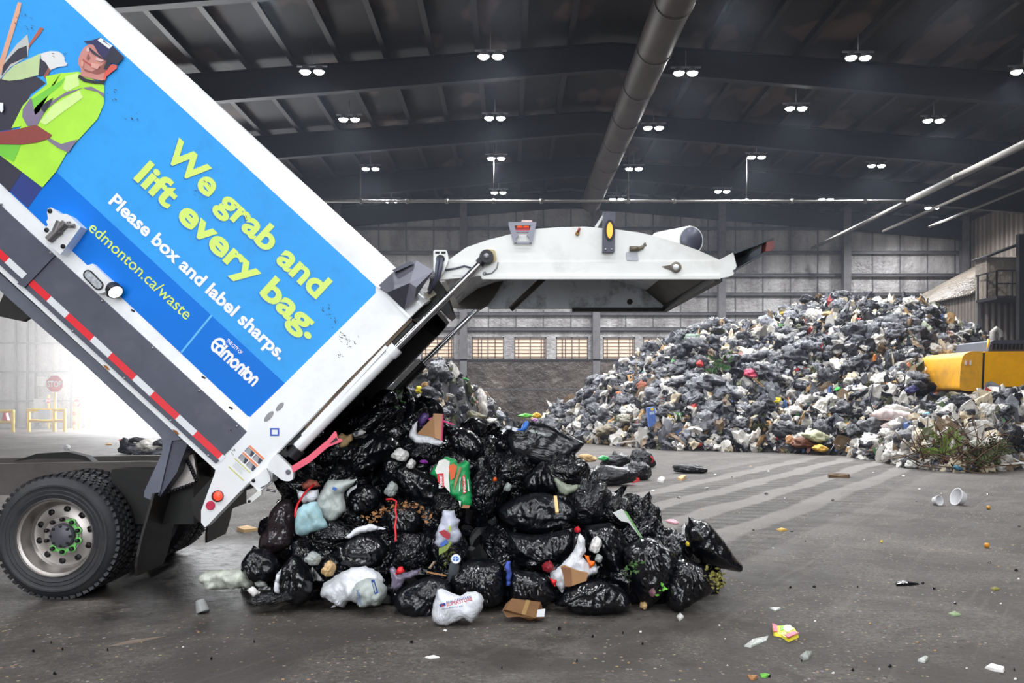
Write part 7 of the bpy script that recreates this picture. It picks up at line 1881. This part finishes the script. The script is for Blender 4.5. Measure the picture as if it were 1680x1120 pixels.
flat_litter('paper_scrap', 'crumpled yellowish white scrap near the bottom of the floor', 'paper', W8([(950, 1012), (990, 990), (1005, 1000), (985, 1020)]), CLEAR_M, .015)
flat_litter('plastic_film', 'thin clear film left of the candy wrapper', 'plastic', W8([(65, 935), (110, 905), (190, 880), (180, 905), (100, 940)]), CLEAR_M, .012)
flat_litter('paper_scrap', 'grey white crumple below the candy wrapper', 'paper', W8([(348, 990), (380, 975), (412, 970), (392, 1000), (365, 1005)]), CLEAR_M, .025)
flat_litter('leaf_scrap', 'pale green leaf near the bottom edge of the floor', 'leaf', W8([(145, 1078), (175, 1076), (198, 1085), (175, 1095), (152, 1092)]), MATS['sprig'], .012)
flat_litter('leaf_scrap', 'brown leaf near the bottom edge of the floor', 'leaf', W8([(80, 1082), (110, 1080), (135, 1095), (110, 1108), (90, 1100)]), MATS['dry_leaf'], .012)
flat_litter('leaf_scrap', 'yellow leaf right of the black plastic strip', 'leaf', W8([(1320, 640), (1345, 632), (1375, 642), (1340, 652)]), MATS['weed'], .012)
flat_litter('leaf_scrap', 'yellow orange leaf on the tracked floor right of the load', 'leaf', W8([(228, 338), (255, 333), (285, 342), (255, 349)]), M('leaf_orange', (206, 166, 80), .7), .02)
flat_litter('leaf_scrap', 'grey green leaf on the lower open floor', 'leaf', W8([(1105, 765), (1140, 758), (1175, 775), (1135, 782)]), M('leaf_grey', (130, 150, 110), .7), .012)
flat_litter('paper_scrap', 'pale folded paper left of the open floor above the candy wrapper', 'paper', W8([(193, 740), (222, 735), (255, 742), (222, 756)]), CLEAR_M, .01)
flat_litter('foam_scrap', 'thin white splinters of foam before the glittering bag', 'foam', [(697, 1079), (712, 1076), (722, 1079), (706, 1081)], MATS['white_paper'], .008)
flat_litter('paper_scrap', 'white scrap on the floor below the plump black bag', 'paper', [(1110, 1012), (1116, 1009), (1122, 1013), (1115, 1019)], MATS['white_paper'], .02)
flat_litter('food_scrap', 'yellowish bread crust on the floor under the tail lights', 'food', [(388, 870), (405, 866), (424, 870), (400, 874)], MATS['tan_paper'], .03)
flat_litter('plastic_film', 'pale streak of film on the floor below the truck wheel', 'plastic', [(176, 1060), (215, 1050), (275, 1043), (235, 1052), (195, 1059)], M('film_tan', (120, 106, 92), .5), .003)
flat_litter('paper_scrap', 'white rolled scrap between the load and the flattened black bag', 'paper', [(1078, 790), (1085, 784), (1092, 786), (1088, 792)], MATS['white_paper'], .05)
flat_litter('paper_scrap', 'dark and yellow scrap near the flattened black bag', 'paper', [(1111, 786), (1120, 782), (1126, 785), (1118, 789)], MATS['tan_paper'], .05)
flat_litter('plastic_scrap', 'red scraps below the long bag with the red tie', 'plastic', [(1025, 790), (1035, 786), (1050, 789), (1040, 792)], MATS['bright_red'], .05)
on = bpy.data.objects.new('green_bottle', low_with(3, M('bottle_green', (50, 170, 90), .3))); COL.objects.link(on); on.location = P(990, 752, 19); on.scale = (.11, .08, .06); tag(on, 'bright green bottle lying behind the load near the black bags', 'bottle')
for (px, py, w_, h_, lab) in ((963, 752, 26, 11, 'cream crumpled paper behind the load under the pointed sheet'),):
    on = bpy.data.objects.new('paper_ball', low_with(5, MATS['tan_paper'])); COL.objects.link(on); on.location = P(px, py, 19.0); on.scale = (.2, .12, .09); tag(on, lab, 'paper')
# red ties on the bags behind
for (px, py, lab) in ((958, 783, 'red tie at the end of the long black bag behind the load'), (1070, 754, 'red tie on the rounded black bag farthest back')):
    Yt = floor_Y(790 if px < 1000 else 768) - (.35 if px < 1000 else .0); bm = B(); add_tube(bm, [P(px - 2, py - 6, Yt), P(px + 2, py, Yt), P(px - 1, py + 5, Yt)], .018, 6); tag(obj('bag_tie', bm, RIB_M), lab, 'tie')
# crumbs of litter: dozens of alike tiny scraps
rn = random.Random(5)
CR = [[MATS['white_paper'], 'pale'], [BAG_M, 'dark'], [M('tan_crumb_dust', (150, 124, 92), .8), 'tan']]
for i in range(110):
    px, py = rn.uniform(1010, 1680), rn.uniform(760, 1115)
    if py < 1000 and px < 1230 and py > 840: continue
    if rn.random() < .3: px, py = rn.uniform(20, 1000), rn.uniform(1030, 1115)
    k = rn.choices((0, 1, 2), (4, 5, 4))[0]; w_ = rn.uniform(1.1, 3.4); h_ = w_ * rn.uniform(.25, .5)
    flat_litter(CR[k][1] + '_crumb', {0: 'tiny white paper crumb among others on the open floor', 1: 'tiny black crumb of dirt among others on the open floor', 2: 'tiny tan crumb among others on the open floor'}[k], 'litter', [(px - w_, py), (px - w_ * .2, py - h_), (px + w_, py - h_ * .3), (px + w_ * .4, py + h_)], CR[k][0], .006 if k != 1 else .012, group=CR[k][1] + ' crumbs on the floor')

# parts never go deeper than part > sub-part
bpy.context.view_layer.update()
def depth(o):
    n = 0
    while o.parent is not None: o = o.parent; n += 1
    return n
for o in list(sc.objects):
    while depth(o) > 2:
        w_ = o.matrix_world.copy(); gp = o.parent.parent
        o.parent = gp; o.matrix_parent_inverse = gp.matrix_world.inverted() @ w_ @ o.matrix_basis.inverted()
bpy.context.view_layer.update()
